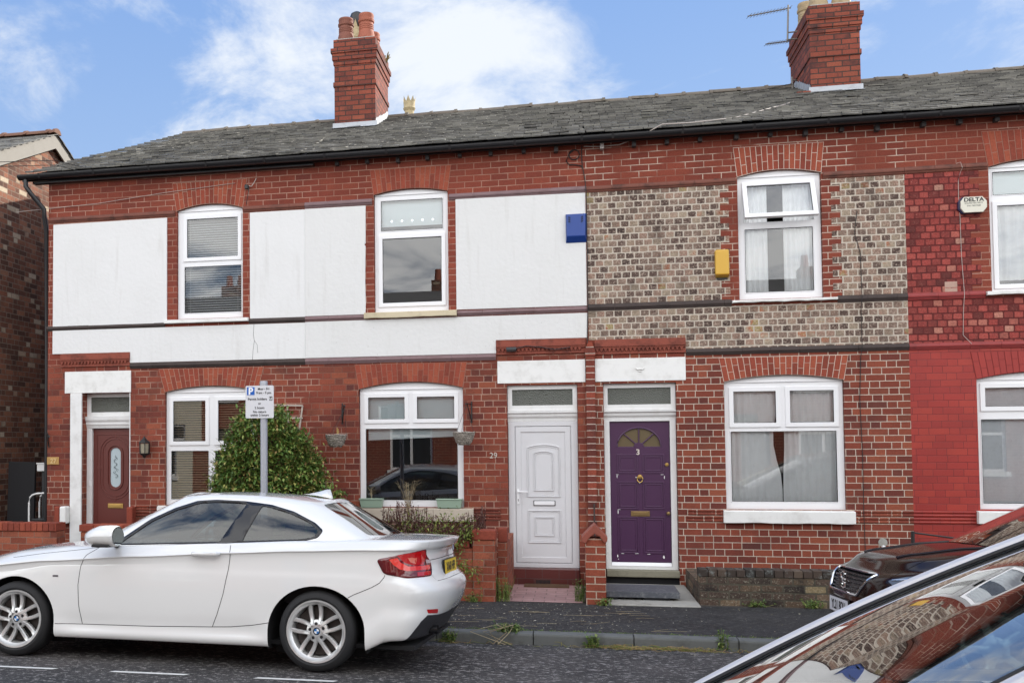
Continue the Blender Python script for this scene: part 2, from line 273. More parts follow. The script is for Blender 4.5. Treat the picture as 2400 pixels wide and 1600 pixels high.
# ---------------------------------------------------------------- mesh helpers
COL = sc.collection
def wloc(o):
    v = Vector((0, 0, 0))
    while o is not None: v = v + o.location; o = o.parent
    return v
class MB:
    def __init__(s): s.v = []; s.f = []; s.m = []; s.cur = 0
    def add(s, vs, fs):
        o = len(s.v); s.v += [tuple(p) for p in vs]
        for f in fs: s.f.append(tuple(i+o for i in f)); s.m.append(s.cur)
        return s
    def box(s, x0, x1, y0, y1, z0, z1):
        return s.add([(x0,y0,z0),(x1,y0,z0),(x1,y1,z0),(x0,y1,z0),(x0,y0,z1),(x1,y0,z1),(x1,y1,z1),(x0,y1,z1)],
                     [(0,3,2,1),(4,5,6,7),(0,1,5,4),(1,2,6,5),(2,3,7,6),(3,0,4,7)])
    def boxr(s, c, half, rot):
        R = rot.to_3x3(); c = Vector(c)
        vs = [c + R @ Vector((sx*half[0], sy*half[1], sz*half[2])) for sz in (-1, 1) for sx, sy in ((-1,-1),(1,-1),(1,1),(-1,1))]
        return s.add(vs, [(0,3,2,1),(4,5,6,7),(0,1,5,4),(1,2,6,5),(2,3,7,6),(3,0,4,7)])
    def prism(s, poly, y0, y1):           # convex-ish polygon in x,z, pushed along y (counter-clockwise seen from -y)
        n = len(poly)
        vs = [(x, y0, z) for x, z in poly] + [(x, y1, z) for x, z in poly]
        return s.add(vs, [tuple(range(n)), tuple(range(2*n-1, n-1, -1))] + [(i, i+n, (i+1) % n+n, (i+1) % n) for i in range(n)])
    def tube(s, pts, r, n=8, caps=True):
        pts = [Vector(p) for p in pts]; rings = []
        if len(pts) < 2: return s
        rs = r if isinstance(r, (list, tuple)) else [r]*len(pts)
        up = Vector((0, 0, 1))
        for i, p in enumerate(pts):
            d = (pts[min(i+1, len(pts)-1)] - pts[max(i-1, 0)])
            d = d.normalized() if d.length > 1e-9 else Vector((0, 0, 1))
            a = d.cross(up if abs(d.z) < 0.95 else Vector((1, 0, 0))).normalized(); b = a.cross(d)
            rings.append([p + (a*math.cos(2*PI*k/n) + b*math.sin(2*PI*k/n))*rs[i] for k in range(n)])
        vs = [q for rg in rings for q in rg]; fs = []
        for i in range(len(pts)-1):
            for k in range(n): fs.append((i*n+k, i*n+(k+1) % n, (i+1)*n+(k+1) % n, (i+1)*n+k))
        if caps: fs += [tuple(range(n-1, -1, -1)), tuple((len(pts)-1)*n+k for k in range(n))]
        return s.add(vs, fs)
    def lathe(s, prof, c, axis='z', n=24, a0=0.0, a1=2*PI, close=True):
        c = Vector(c); vs = []; full = abs(a1-a0-2*PI) < 1e-6; m = n if full else n+1
        for r, h in prof:
            for k in range(m):
                a = a0+(a1-a0)*k/n; x, y = r*math.cos(a), r*math.sin(a)
                vs.append(c + (Vector((x, y, h)) if axis == 'z' else Vector((x, h, y)) if axis == 'y' else Vector((h, x, y))))
        fs = []
        for i in range(len(prof)-1):
            for k in range(m if full else m-1):
                k2 = (k+1) % m; fs.append((i*m+k, i*m+k2, (i+1)*m+k2, (i+1)*m+k))
        if close and full: fs += [tuple(range(m-1, -1, -1)), tuple((len(prof)-1)*m+k for k in range(m))]
        return s.add(vs, fs)
    def sweep(s, prof, x0, x1, caps=True):     # profile of (y,z) pushed along x
        n = len(prof); vs = [(x0, y, z) for y, z in prof] + [(x1, y, z) for y, z in prof]
        fs = [(i, (i+1) % n, (i+1) % n+n, i+n) for i in range(n)]
        if caps: fs += [tuple(range(n-1, -1, -1)), tuple(range(n, 2*n))]
        return s.add(vs, fs)
    def grid(s, pts):
        R = len(pts); C = len(pts[0]); return s.add([p for r in pts for p in r], [(i*C+j, i*C+j+1, (i+1)*C+j+1, (i+1)*C+j) for i in range(R-1) for j in range(C-1)])
    def build(s, name, mats, parent=None, smooth=False, bevel=0.0, fix=True, **props):
        me = bpy.data.meshes.new(name); o = bpy.data.objects.new(name, me)
        off = wloc(parent) if parent is not None else Vector((0, 0, 0))
        me.from_pydata([tuple(Vector(p)-off) for p in s.v], [], s.f)
        if not isinstance(mats, (list, tuple)): mats = [mats]
        for m_ in mats: me.materials.append(m_)
        if len(mats) > 1: me.polygons.foreach_set('material_index', s.m)
        if fix:
            bm = bmesh.new(); bm.from_mesh(me); bmesh.ops.recalc_face_normals(bm, faces=bm.faces); bm.to_mesh(me); bm.free()
        if smooth:
            me.polygons.foreach_set('use_smooth', [True]*len(me.polygons))
            if smooth != 'all': me.set_sharp_from_angle(angle=math.radians(35))
        COL.objects.link(o)
        if parent is not None: o.parent = parent
        if bevel:
            bv = o.modifiers.new('bevel', 'BEVEL'); bv.width = bevel; bv.segments = 2; bv.limit_method = 'ANGLE'
        for k, v in props.items(): o[k] = v
        return o
def thing(name, label, cat, loc=(0, 0, 0), group=None):
    o = bpy.data.objects.new(name, None); COL.objects.link(o); o.location = loc; o.empty_display_size = 0.1
    o['label'] = label; o['category'] = cat
    if group: o['group'] = group
    return o
def tag(o, label, cat, group=None):
    o['label'] = label; o['category'] = cat
    if group: o['group'] = group
    return o
def struct(o): o['kind'] = 'structure'; return o
def holed(outer, holes, y0, y1, hole_depth=None):
    """a flat panel in x,z with holes, front face at y0, sides back to y1 (holes may go deeper)"""
    bm = bmesh.new(); loops = []
    for lp in [outer]+holes:
        vs = [bm.verts.new((x, y0, z)) for x, z in lp]
        es = [bm.edges.new((vs[i], vs[(i+1) % len(vs)])) for i in range(len(vs))]
        loops.append((vs, es))
    bmesh.ops.triangle_fill(bm, use_beauty=True, use_dissolve=False, edges=[e for _, es in loops for e in es], normal=(0, -1, 0))
    for k, (vs, es) in enumerate(loops):
        yb = y1 if k == 0 or hole_depth is None else hole_depth
        bk = [bm.verts.new((v.co.x, yb, v.co.z)) for v in vs]
        for i in range(len(vs)):
            j = (i+1) % len(vs); bm.faces.new((vs[i], vs[j], bk[j], bk[i]))
    bm.verts.index_update()
    mb = MB(); mb.add([tuple(v.co) for v in bm.verts], [tuple(v.index for v in f.verts) for f in bm.faces]); bm.free()
    return mb
def arc(x0, x1, zs, rise, n=14):
    w = (x1-x0)/2; R = (w*w+rise*rise)/(2*rise); cx = (x0+x1)/2; cz = zs+rise-R; a = math.asin(w/R)
    return [(cx+R*math.sin(t), cz+R*math.cos(t)) for t in [a-2*a*i/n for i in range(n+1)]]      # from x1 to x0
def arch_loop(x0, x1, z0, zs, rise): return [(x0, z0), (x1, z0)] + arc(x0, x1, zs, rise)
def text_mesh(txt, size, bold=0.0, align='CENTER', ext=0.0008, sx=1.0):
    c = bpy.data.curves.new('text', 'FONT'); c.body = txt; c.size = size; c.align_x = align; c.extrude = ext; c.offset = bold
    o = bpy.data.objects.new('text', c); COL.objects.link(o); dg = bpy.context.evaluated_depsgraph_get()
    me = o.evaluated_get(dg).to_mesh(); mb = MB()
    mb.add([(v.co.x*sx, v.co.y, v.co.z) for v in me.vertices], [tuple(p.vertices) for p in me.polygons])
    o.evaluated_get(dg).to_mesh_clear(); bpy.data.objects.remove(o); bpy.data.curves.remove(c); return mb
def place(mb, M):
    mb.v = [tuple(M @ Vector(p)) for p in mb.v]; return mb
FRONT = Matrix(((1, 0, 0, 0), (0, 0, -1, 0), (0, 1, 0, 0), (0, 0, 0, 1)))     # text plane (x,y) -> wall plane (x,z), facing -y
def at(x, y, z): return Matrix.Translation((x, y, z)) @ FRONT
# ---------------------------------------------------------------- ground
def asphalt(base, fleck, amt, streak):
    def fn(t, b):
        p = t.pos()
        g = t.noise(p, 130.0, 3.0, 0.75); bgn = t.noise(p, 1.1, 5.0, 0.6)
        c = t.mix(1.0, base, t.ramp(g, [(0.3, (0.35,)*3), (0.7, (1.75,)*3)]), 'MULTIPLY')
        c = t.mix(1.0, c, t.ramp(bgn, [(0.32, (0.55,)*3), (0.52, (1.0,)*3), (0.68, (1.55, 1.48, 1.45))]), 'MULTIPLY')
        q = t.vm('MULTIPLY', p, (1.0, streak, 1.0))
        f = t.step(t.noise(q, 17.0, 6.0, 0.8), 0.53, 0.60)
        c = t.mix(t.m('MULTIPLY', f, amt), c, fleck)
        f2 = t.step(t.noise(t.vm('ADD', q, (5.2, 3.1, 0)), 38.0, 2.0, 0.6), 0.71, 0.74)
        c = t.mix(t.m('MULTIPLY', f2, min(amt*1.5, 1.0)), c, tuple(v*1.6 for v in fleck))
        h = t.step(t.noise(t.vm('ADD', q, (1.2, 7.1, 0)), 14.0, 5.0, 0.8), 0.44, 0.37)
        c = t.mix(t.m('MULTIPLY', h, 0.75), c, (0.012, 0.012, 0.013))
        t.put(b.inputs['Base Color'], c)
        t.put(b.inputs['Roughness'], t.m('ADD', 0.50, t.m('MULTIPLY', bgn, 0.5)))
        t.put(b.inputs['Normal'], t.bump(t.m('ADD', g, t.m('MULTIPLY', t.noise(p, 40.0, 3.0), 1.5)), 0.8, 0.006))
    return fn
M_road = mat('worn_asphalt', fn=asphalt((0.046, 0.043, 0.042), (0.36, 0.335, 0.32), 0.8, 1.5), spec=0.35)
M_pave = mat('pavement_asphalt', fn=asphalt((0.024, 0.024, 0.025), (0.20, 0.195, 0.185), 0.4, 1.6), spec=0.35)
M_soil = mat('forecourt_soil', fn=dirty((0.055, 0.045, 0.035), 0.6, 9.0, bump=0.8, bscale=40), rough=0.95)
M_kerb = mat('granite_kerb', fn=dirty((0.13, 0.135, 0.13), 0.6, 7.0, bump=0.7, bscale=90), rough=0.85)
M_mark = mat('white_road_paint', rough=0.7, fn=lambda t, b: t.put(b.inputs['Base Color'], t.mix(t.step(t.noise(t.pos(), 45.0, 5.0, 0.75), 0.60, 0.70), (0.72, 0.71, 0.68), (0.20, 0.19, 0.18))))
M_far = mat('far_ground', (0.10, 0.10, 0.085), 0.95)
def tiles(t, b):
    k = bricks(t, L=0.26, H=0.17, mortar=0.008, rag=0.004, x0=-0.87)
    c = t.mix(k['mask'], (0.16, 0.10, 0.095), t.ramp(k['r1'], [(0, (0.33, 0.19, 0.19)), (1, (0.44, 0.27, 0.26))]))
    c = t.mix(t.m('MULTIPLY', t.step(t.noise(k['p'], 9.0, 5.0, 0.7), 0.5, 0.75), 0.6), c, (0.16, 0.11, 0.10))
    t.put(b.inputs['Base Color'], c); t.put(b.inputs['Normal'], t.bump(k['mask'], 0.5, 0.005))
M_tile = mat('pink_path_tiles', rough=0.6, fn=tiles)
def sheet(name, m, prof, x0, x1, nx=1):      # prof: (y,z) from front to back
    mb = MB(); mb.grid([[(x0+(x1-x0)*i/nx, y, z) for i in range(nx+1)] for y, z in prof])
    return struct(mb.build(name, m))
sheet('ground', M_far, [(-600, -0.34), (600, -0.34)], -600, 600)
sheet('forecourt', M_soil, [(-1.62, -0.146), (0.0, -0.172)], -40, 40)
sheet('pavement', M_pave, [(-4.10, -0.012), (-2.9, -0.075), (-1.6, -0.140)], -40, 40, 4)
sheet('road', M_road, [(-11.56, -0.10), (-9.9, -0.02), (-8.0, 0.012), (-6.1, 0.0), (-5.2, -0.045), (-4.18, -0.115)], -40, 40, 4)
sheet('pavement', M_pave, [(-17.2, 0.06), (-11.69, 0.02)], -40, 40)
sheet('path', M_tile, [(-1.64, -0.133), (-0.02, -0.158)], -0.875, 0.10)
def kerbs(y0, y1, zt, zb, flip, n0, n1):
    mb = MB(); x = -26.0; r = random.Random(3)
    while x < 24:
        L = 0.915; dz = r.uniform(-0.004, 0.004); e = 0.022
        pr = [(y0, zb), (y0, zt-e+dz), (y0+0.3*e, zt-0.3*e+dz), (y0+e, zt+dz), (y1, zt+dz), (y1, zb)]
        if flip: pr = [(y0, zb), (y0, zt+dz), (y1-e, zt+dz), (y1-0.3*e, zt-0.3*e+dz), (y1, zt-e+dz), (y1, zb)]
        mb.sweep(pr, x+0.005, x+L-0.005); x += L
    return struct(mb.build('kerb', M_kerb))
kerbs(-4.225, -4.09, -0.008, -0.25, False, 0, 0); kerbs(-11.70, -11.54, 0.025, -0.25, True, 0, 0)
for a, b_ in ((-5.35, -4.72), (-4.72+0.0, -4.09), (-3.60, -2.97), (-2.41, -1.78)):
    if (a, b_) == (-5.35, -4.72): continue
    m_ = MB(); m_.grid([[(a, -6.375, 0.0052), (b_, -6.375, 0.0052)], [(a+0.03, -6.325, 0.0032), (b_+0.03, -6.325, 0.0032)]]); struct(m_.build('road_marking', M_mark))

# ---------------------------------------------------------------- windows
def window(house, x0, x1, z0, zs, rise, cells, y=0.05, mtl=None, depth=0.045, fw=0.05, room=(0.5, 0.5), name='window', roomdepth=1.6):
    """frame with an arched head; cells: (x0,x1,z0,z1,kind) kind s = opening sash, f = fixed, o = sash standing open"""
    mtl = mtl or M_upvc
    w = thing_part(name, house, ((x0+x1)/2, y, z0))
    zt = zs - 0.005; g = 0.004
    fr = holed(arch_loop(x0+g, x1-g, z0, zs, rise-0.006), [[(a+0.0, c), (b, c), (b, d), (a, d)] for a, b, c, d, k in cells], y, y+depth)
    fr.sweep([(y-0.014, zs-0.012), (y+0.002, zs-0.012), (y+0.002, zs+0.006), (y-0.014, zs+0.006)], x0+0.012, x1-0.012)
    fr.build('frame', mtl, w, bevel=0.004)
    for a, b, c, d, k in cells:
        s_ = 0.058 if k in 'so' else 0.012; gap = 0.003
        A, B, Cc, D = a-0.014 if k in 'so' else a, b+0.014 if k in 'so' else b, c-0.014 if k in 'so' else c, d+0.014 if k in 'so' else d
        mb = holed([(A, Cc), (B, Cc), (B, D), (A, D)], [[(A+s_, Cc+s_), (B-s_, Cc+s_), (B-s_, D-s_), (A+s_, D-s_)]], y-0.016 if k in 'so' else y-0.004, y+0.03)
        yg = y+0.006
        ga = holed([(A+s_-0.004, Cc+s_-0.004), (B-s_+0.004, Cc+s_-0.004), (B-s_+0.004, D-s_+0.004), (A+s_-0.004, D-s_+0.004)],
                   [[(A+s_+0.006, Cc+s_+0.006), (B-s_-0.006, Cc+s_+0.006), (B-s_-0.006, D-s_-0.006), (A+s_+0.006, D-s_-0.006)]], yg-0.006, yg+0.006)
        pn = MB(); ti = rnd.uniform(-0.004, 0.004); tj = rnd.uniform(-0.004, 0.004)
        pn.grid([[(A+s_-0.002, yg+ti, Cc+s_-0.002), (B-s_+0.002, yg+tj, Cc+s_-0.002)], [(A+s_-0.002, yg-tj, D-s_+0.002), (B-s_+0.002, yg-ti, D-s_+0.002)]])
        if k == 'o':
            M = Matrix.Translation((0, y, D)) @ Matrix.Rotation(math.radians(-21), 4, 'X') @ Matrix.Translation((0, -y, -D))
            for q in (mb, ga, pn): place(q, M)
        mb.build('sash' if k in 'so' else 'glazing_bead', mtl, w, bevel=0.004)
        ga.build('gasket', M_rubber, w); pn.build('pane', M_glass, w, fix=False)
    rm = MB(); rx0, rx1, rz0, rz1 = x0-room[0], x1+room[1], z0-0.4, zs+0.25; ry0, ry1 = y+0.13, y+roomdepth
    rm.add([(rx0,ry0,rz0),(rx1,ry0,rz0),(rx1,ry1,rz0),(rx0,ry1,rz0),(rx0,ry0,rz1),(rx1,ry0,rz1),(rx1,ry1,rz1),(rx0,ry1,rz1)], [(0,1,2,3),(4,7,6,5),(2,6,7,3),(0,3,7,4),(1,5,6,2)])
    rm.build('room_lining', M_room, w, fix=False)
    return w
def thing_part(name, parent, wl):
    o = bpy.data.objects.new(name, None); COL.objects.link(o); o.parent = parent; o.location = Vector(wl) - wloc(parent); o.empty_display_size = 0.1
    return o
def pleat(x0, x1, z0, z1, y, amp, per, seed=0, flare=0.0, gather=None):
    r = random.Random(seed); n = max(8, int((x1-x0)/per*10)); ph = [r.uniform(0, 6) for _ in range(4)]
    rows = []
    for k in range(9):
        f = k/8; row = []
        for i in range(n+1):
            s = i/n; x = x0+(x1-x0)*s
            if gather: x = x0+(x1-x0)*s*(1-gather*math.sin(PI*min(1, f*1.15))**2) if gather > 0 else x1-(x1-x0)*(1-s)*(1+gather*math.sin(PI*min(1, f*1.15))**2)
            row.append((x, y+amp*math.sin(2*PI*(x-x0)/per+ph[0]+0.6*math.sin(5*s+ph[1]))*(1-flare*f)+0.25*amp*math.sin(17*s+ph[2]+3*f), z1+(z0-z1)*f))
        rows.append(row)
    mb = MB(); mb.grid(rows); return mb
def slats(parent, x0, x1, z0, z1, y, m_, pitch=0.034):
    mb = MB(); z = z1
    while z > z0:
        mb.add([(x0, y, z-0.008), (x1, y, z-0.008), (x1, y+0.022, z+0.010), (x0, y+0.022, z+0.010)], [(0, 1, 2, 3)]); z -= pitch
    mb.tube([(x0+0.1, y-0.004, z0), (x0+0.1, y-0.004, z1)], 0.002, 4); mb.tube([(x1-0.1, y-0.004, z0), (x1-0.1, y-0.004, z1)], 0.002, 4)
    return mb.build('venetian_blind', m_, parent, fix=False)

# ---------------------------------------------------------------- brickwork details
def flat_arch(parent, x0, x1, zs, rise, ztop, n, mv, mm, lean=0.10, split=True, name='brick_arch'):
    """segmental arch of cut bricks with a level top"""
    pts = arc(x0, x1, zs, rise, 24); pts.reverse()
    base = holed([(x0-0.004, zs)] + pts[1:-1] + [(x1+0.004, zs), (x1+lean, ztop), (x0-lean, ztop)], [], -0.0035, 0.01)
    base.build('arch_mortar', mm, parent)
    w = x1-x0; R = ((w/2)**2+rise**2)/(2*rise); cx = (x0+x1)/2; cz = zs+rise-R
    def low(s):
        a = math.asin(w/2/R)*(2*s-1); return (cx+R*math.sin(a), cz+R*math.cos(a))
    def top(s): return (x0-lean+(w+2*lean)*s, ztop)
    mb = MB(); r = random.Random(int(x0*100)); g = 0.0045
    for i in range(n):
        s0, s1 = (i+g*n/w)/n, (i+1-g*n/w)/n
        A, B, Cc, D = low(s0), low(s1), top(s1), top(s0)
        f = 0.36 if i % 2 else 0.64
        cuts = [(0.006/0.35, f-0.012), (f+0.012, 0.985)] if split else [(0.01, 0.99)]
        for c0, c1 in cuts:
            L = lambda P, Q, t: (P[0]+(Q[0]-P[0])*t, P[1]+(Q[1]-P[1])*t)
            mb.prism([L(A, D, c0), L(B, Cc, c0), L(B, Cc, c1), L(A, D, c1)], -0.0065-r.uniform(0, 0.0015), 0.004)
    return mb.build(name, mv, parent)
def string(parent, x0, x1, z, m_, h=0.085, out=0.035):
    """moulded string course, made of bricks end to end"""
    mb = MB(); x = x0; r = random.Random(int(x0*37+z*11))
    pr = [(0.01, z-h/2), (-out*0.35, z-h/2), (-out*0.55, z-h*0.30), (-out*0.5, z-h*0.22), (-out*0.9, z-h*0.15), (-out, z+h*0.05), (-out*0.9, z+h*0.22), (-out*0.5, z+h*0.28), (-out*0.45, z+h/2), (0.01, z+h/2)]
    while x < x1-0.001:
        L = min(0.355, x1-x); d = r.uniform(-0.003, 0.003)
        mb.sweep([(a+d*0.5, b+d*0.4) for a, b in pr], x+0.0015, x+L-0.0015); x += L
    return mb.build('string_course', m_, parent)
def band(parent, x0, x1, m_, z=0.80):      # three thin rolls at sill height
    mb = MB()
    for zz in (z-0.068, z-0.024, z+0.02, z+0.064):
        mb.sweep([(0.0, zz-0.016), (-0.012, zz-0.013), (-0.016, zz), (-0.012, zz+0.013), (0.0, zz+0.016)], x0, x1)
    return mb.build('moulded_band', m_, parent)
def corbel(parent, x0, x1, zt, m_):
    """brick course, roll, row of dentils, brick course above a door"""
    mb = MB()
    mb.box(x0, x1, -0.030, 0.004, zt-0.075, zt); mb.box(x0, x1, -0.052, 0.004, zt-0.098, zt-0.078); mb.box(x0, x1, -0.040, 0.004, zt-0.122, zt-0.100)
    x = x0+0.01
    while x < x1-0.05:
        mb.prism([(x, zt-0.124), (x+0.023, zt-0.168), (x+0.046, zt-0.124)], -0.036, 0.003); x += 0.055
    mb.box(x0, x1, -0.016, 0.003, zt-0.172, zt-0.124)
    mb.box(x0, x1, -0.022, 0.004, zt-0.198, zt-0.174)
    return mb.build('corbel_course', m_, parent)
def toothed(x0, x1, z0, z1, left, right, H=0.0875, a=0.115, b=0.225):
    """panel outline whose left/right side steps in and out with the quoin bricks; left/right: x of the window jamb or None"""
    P = []; n = int(round((z1-z0)/H))
    zz = [z0+(z1-z0)*i/n for i in range(n+1)]
    if right is None: P += [(x1, z0), (x1, z1)]
    else:
        for i in range(n):
            xx = right-(a if i % 2 else b); P += [(xx, zz[i]), (xx, zz[i+1])]
    if left is None: P += [(x0, z1), (x0, z0)]
    else:
        for i in range(n-1, -1, -1):
            xx = left+(a if i % 2 else b); P += [(xx, zz[i+1]), (xx, zz[i])]
    return P
def slab(parent, name, m_, x0, x1, z0, z1, proud, back=0.02, bevel=0.004, y0=0.0):
    mb = MB(); mb.box(x0, x1, y0-proud, y0+back, z0, z1); return mb.build(name, m_, parent, bevel=bevel)
def sill(parent, m_, x0, x1, z0, z1, proud, rag=0.0):
    mb = MB(); n = 14; r = random.Random(int(x0*31))
    rows = [[], [], [], []]
    for i in range(n+1):
        x = x0+(x1-x0)*i/n; d = r.uniform(0, rag)
        rows[0].append((x, 0.045, z1+0.012)); rows[1].append((x, -proud, z1)); rows[2].append((x, -proud+r.uniform(0, rag)*0.4, z0+d)); rows[3].append((x, 0.02, z0+d))
    mb.grid(rows)
    for e in (0, n): mb.add([rows[k][e] for k in range(4)], [(0, 1, 2, 3)])
    return mb.build('sill', m_, parent, bevel=0.006)

# ---------------------------------------------------------------- roof
EAVE_Y, EAVE_Z, RIDGE_Y, RIDGE_Z = -0.235, 5.955, 4.0, 7.84
def slate_tone(t, b):
    r = t.island(); p = t.pos()
    c = t.ramp(r, [(0.0, (0.085, 0.082, 0.076)), (0.5, (0.140, 0.134, 0.122)), (0.85, (0.185, 0.178, 0.160)), (1.0, (0.23, 0.22, 0.195))])
    n = t.noise(p, 16.0, 6.0, 0.75)
    c = t.mix(t.m('MULTIPLY', t.step(n, 0.50, 0.68), 0.5), c, (0.28, 0.27, 0.23))
    m_ = t.noise(p, 1.6, 4.0, 0.6)
    c = t.mix(t.m('MULTIPLY', t.step(m_, 0.55, 0.75), 0.35), c, (0.06, 0.065, 0.04))
    t.put(b.inputs['Base Color'], c); t.put(b.inputs['Normal'], t.bump(n, 0.5, 0.006))
M_slate = mat('grey_slate', rough=0.7, fn=slate_tone, spec=0.4)
M_ridge = mat('ridge_tile_clay', rough=0.85, fn=dirty((0.15, 0.125, 0.10), 0.8, 7.0, (0.5, 0.55, 0.45), bump=0.6, bscale=40))
def roof(house, xa, xb, verge=None):
    """front and back slopes in real slates; verge: (x at eave, x at ridge) for the skewed end of the row"""
    rt = thing_part('roof', house, ((xa+xb)/2, RIDGE_Y, RIDGE_Z))
    bd = MB(); ya, za = EAVE_Y+0.03, EAVE_Z-0.04; e0, e1 = verge if verge else (xa, xa)
    yb = 2*RIDGE_Y-EAVE_Y; e2 = e1+(e1-e0)
    bd.add([(e0+0.03, ya, za), (xb, ya, za), (xb, RIDGE_Y, RIDGE_Z-0.05), (e1+0.03, RIDGE_Y, RIDGE_Z-0.05), (xb, yb, EAVE_Z-0.04), (e2+0.03, yb, EAVE_Z-0.04)], [(0, 1, 2, 3), (3, 2, 4, 5)])
    bd.build('roof_boards', M_blackm, rt, fix=False)
    mb = MB(); r = random.Random(int(xa*7)+5)
    rows = 23; sl = Vector((0, RIDGE_Y-EAVE_Y, RIDGE_Z-EAVE_Z)); nrm = Vector((0, -sl.z, sl.y)).normalized(); su = sl.normalized(); gauge = sl.length/rows; Wd = 0.245
    for k in range(rows):
        f = (k*gauge)/sl.length; xl = e0+(e1-e0)*f
        x = xa-Wd*(0.5 if k % 2 else 0.0)-Wd*2 if not verge else xl-Wd*0.5
        sag = 0.012*math.sin(xa+k*0.5)
        while x < xb:
            w_ = Wd+r.uniform(-0.012, 0.012); x0, x1 = max(x+0.005, xl if verge else xa), min(x+w_-0.005, xb); x += w_
            if x1-x0 < 0.03: continue
            lift = r.uniform(0.0, 0.006) + (0.010 if r.random() < 0.04 else 0); dn = r.uniform(-0.012, 0.008); th = 0.020; tw = r.uniform(-0.004, 0.004)
            O = Vector((0, EAVE_Y, EAVE_Z)) + su*(k*gauge+dn) + nrm*(0.026+lift+sag*0.4)
            U = su*min(gauge*1.25, (rows-k)*gauge-dn); bend = nrm*(-0.024)
            P = [O+Vector((x0, 0, tw)), O+Vector((x1, 0, -tw)), O+U+bend+Vector((x1, 0, 0)), O+U+bend+Vector((x0, 0, 0))]
            Q = [p_-nrm*th for p_ in P]
            mb.add(P+Q, [(0, 1, 2, 3), (4, 5, 1, 0), (5, 6, 2, 1), (7, 4, 0, 3)])
    mb.build('slates', M_slate, rt, fix=False)
    bk = MB(); bk.add([(e1, RIDGE_Y, RIDGE_Z), (xb, RIDGE_Y, RIDGE_Z), (xb, yb, EAVE_Z), (e2, yb, EAVE_Z)], [(0, 1, 2, 3)]); bk.build('back_slope', M_slate, rt, fix=False)
    rg = MB(); x = e1-0.02
    while x < xb-0.001:
        L = min(0.455, xb-x); h = RIDGE_Z-0.02+r.uniform(-0.012, 0.010); tilt = r.uniform(-0.006, 0.006)
        for (a, b, rr) in ((x, x+L-0.003, 0.098), (x+L-0.055, x+L-0.002, 0.118)):
            n = 10; ring = [(RIDGE_Y-rr*math.cos(PI*j/n)*1.05, h+rr*math.sin(PI*j/n)*0.78) for j in range(n+1)]
            vs = [(a, y_, z_-tilt) for y_, z_ in ring]+[(b, y_, z_+tilt) for y_, z_ in ring]
            rg.add(vs, [(j, j+1, j+n+2, j+n+1) for j in range(n)]+[tuple(range(n, -1, -1)), tuple(range(n+1, 2*n+2))])
        x += L
    rg.build('ridge_tiles', M_ridge, rt)
    return rt
def gutter(house, xa, xb, soffit=None, lip=0.0):
    mb = MB(); n = 10; cy, cz, R = -0.205, 5.945-0.022, 0.068
    pr = [(cy+R*math.cos(PI+PI*j/n), cz+R*math.sin(PI+PI*j/n)*1.05) for j in range(n+1)] + [(cy+(R-0.006)*math.cos(-PI*j/n), cz+(R-0.006)*math.sin(-PI*j/n)*1.05) for j in range(n+1)]
    mb.sweep(pr, xa, xb)
    mb.box(xa, xb, -0.118, -0.09, 5.855, 5.965)                      # fascia board
    x = xa+0.35
    while x < xb:
        mb.sweep([(cy-R-0.006, cz+0.004), (cy-R*0.75, cz-R*0.9), (cy, cz-R*1.14), (cy+R, cz-R*0.6), (cy+R, cz-0.0)], x, x+0.03); x += 0.9
    if soffit: mb.box(soffit[0], soffit[1], -0.105, -0.005, 5.818, 5.85)
    return mb.build('gutter', M_black, house)
def brackets(house, xa, xb):
    r = random.Random(int(xa*9)); x = xa+0.2; m_ = mat('sooty_rafter', (0.05, 0.045, 0.045), 0.8); m2 = mat('pale_rafter_end', (0.40, 0.36, 0.34), 0.8)
    while x < xb-0.1:
        MB().box(x, x+0.05, -0.075-r.uniform(0, .02), 0.0, 5.80-r.uniform(-.01, .02), 5.855).build('rafter_end', m2 if r.random() < 0.2 else m_, house); x += 0.44+r.uniform(-0.02, 0.02)
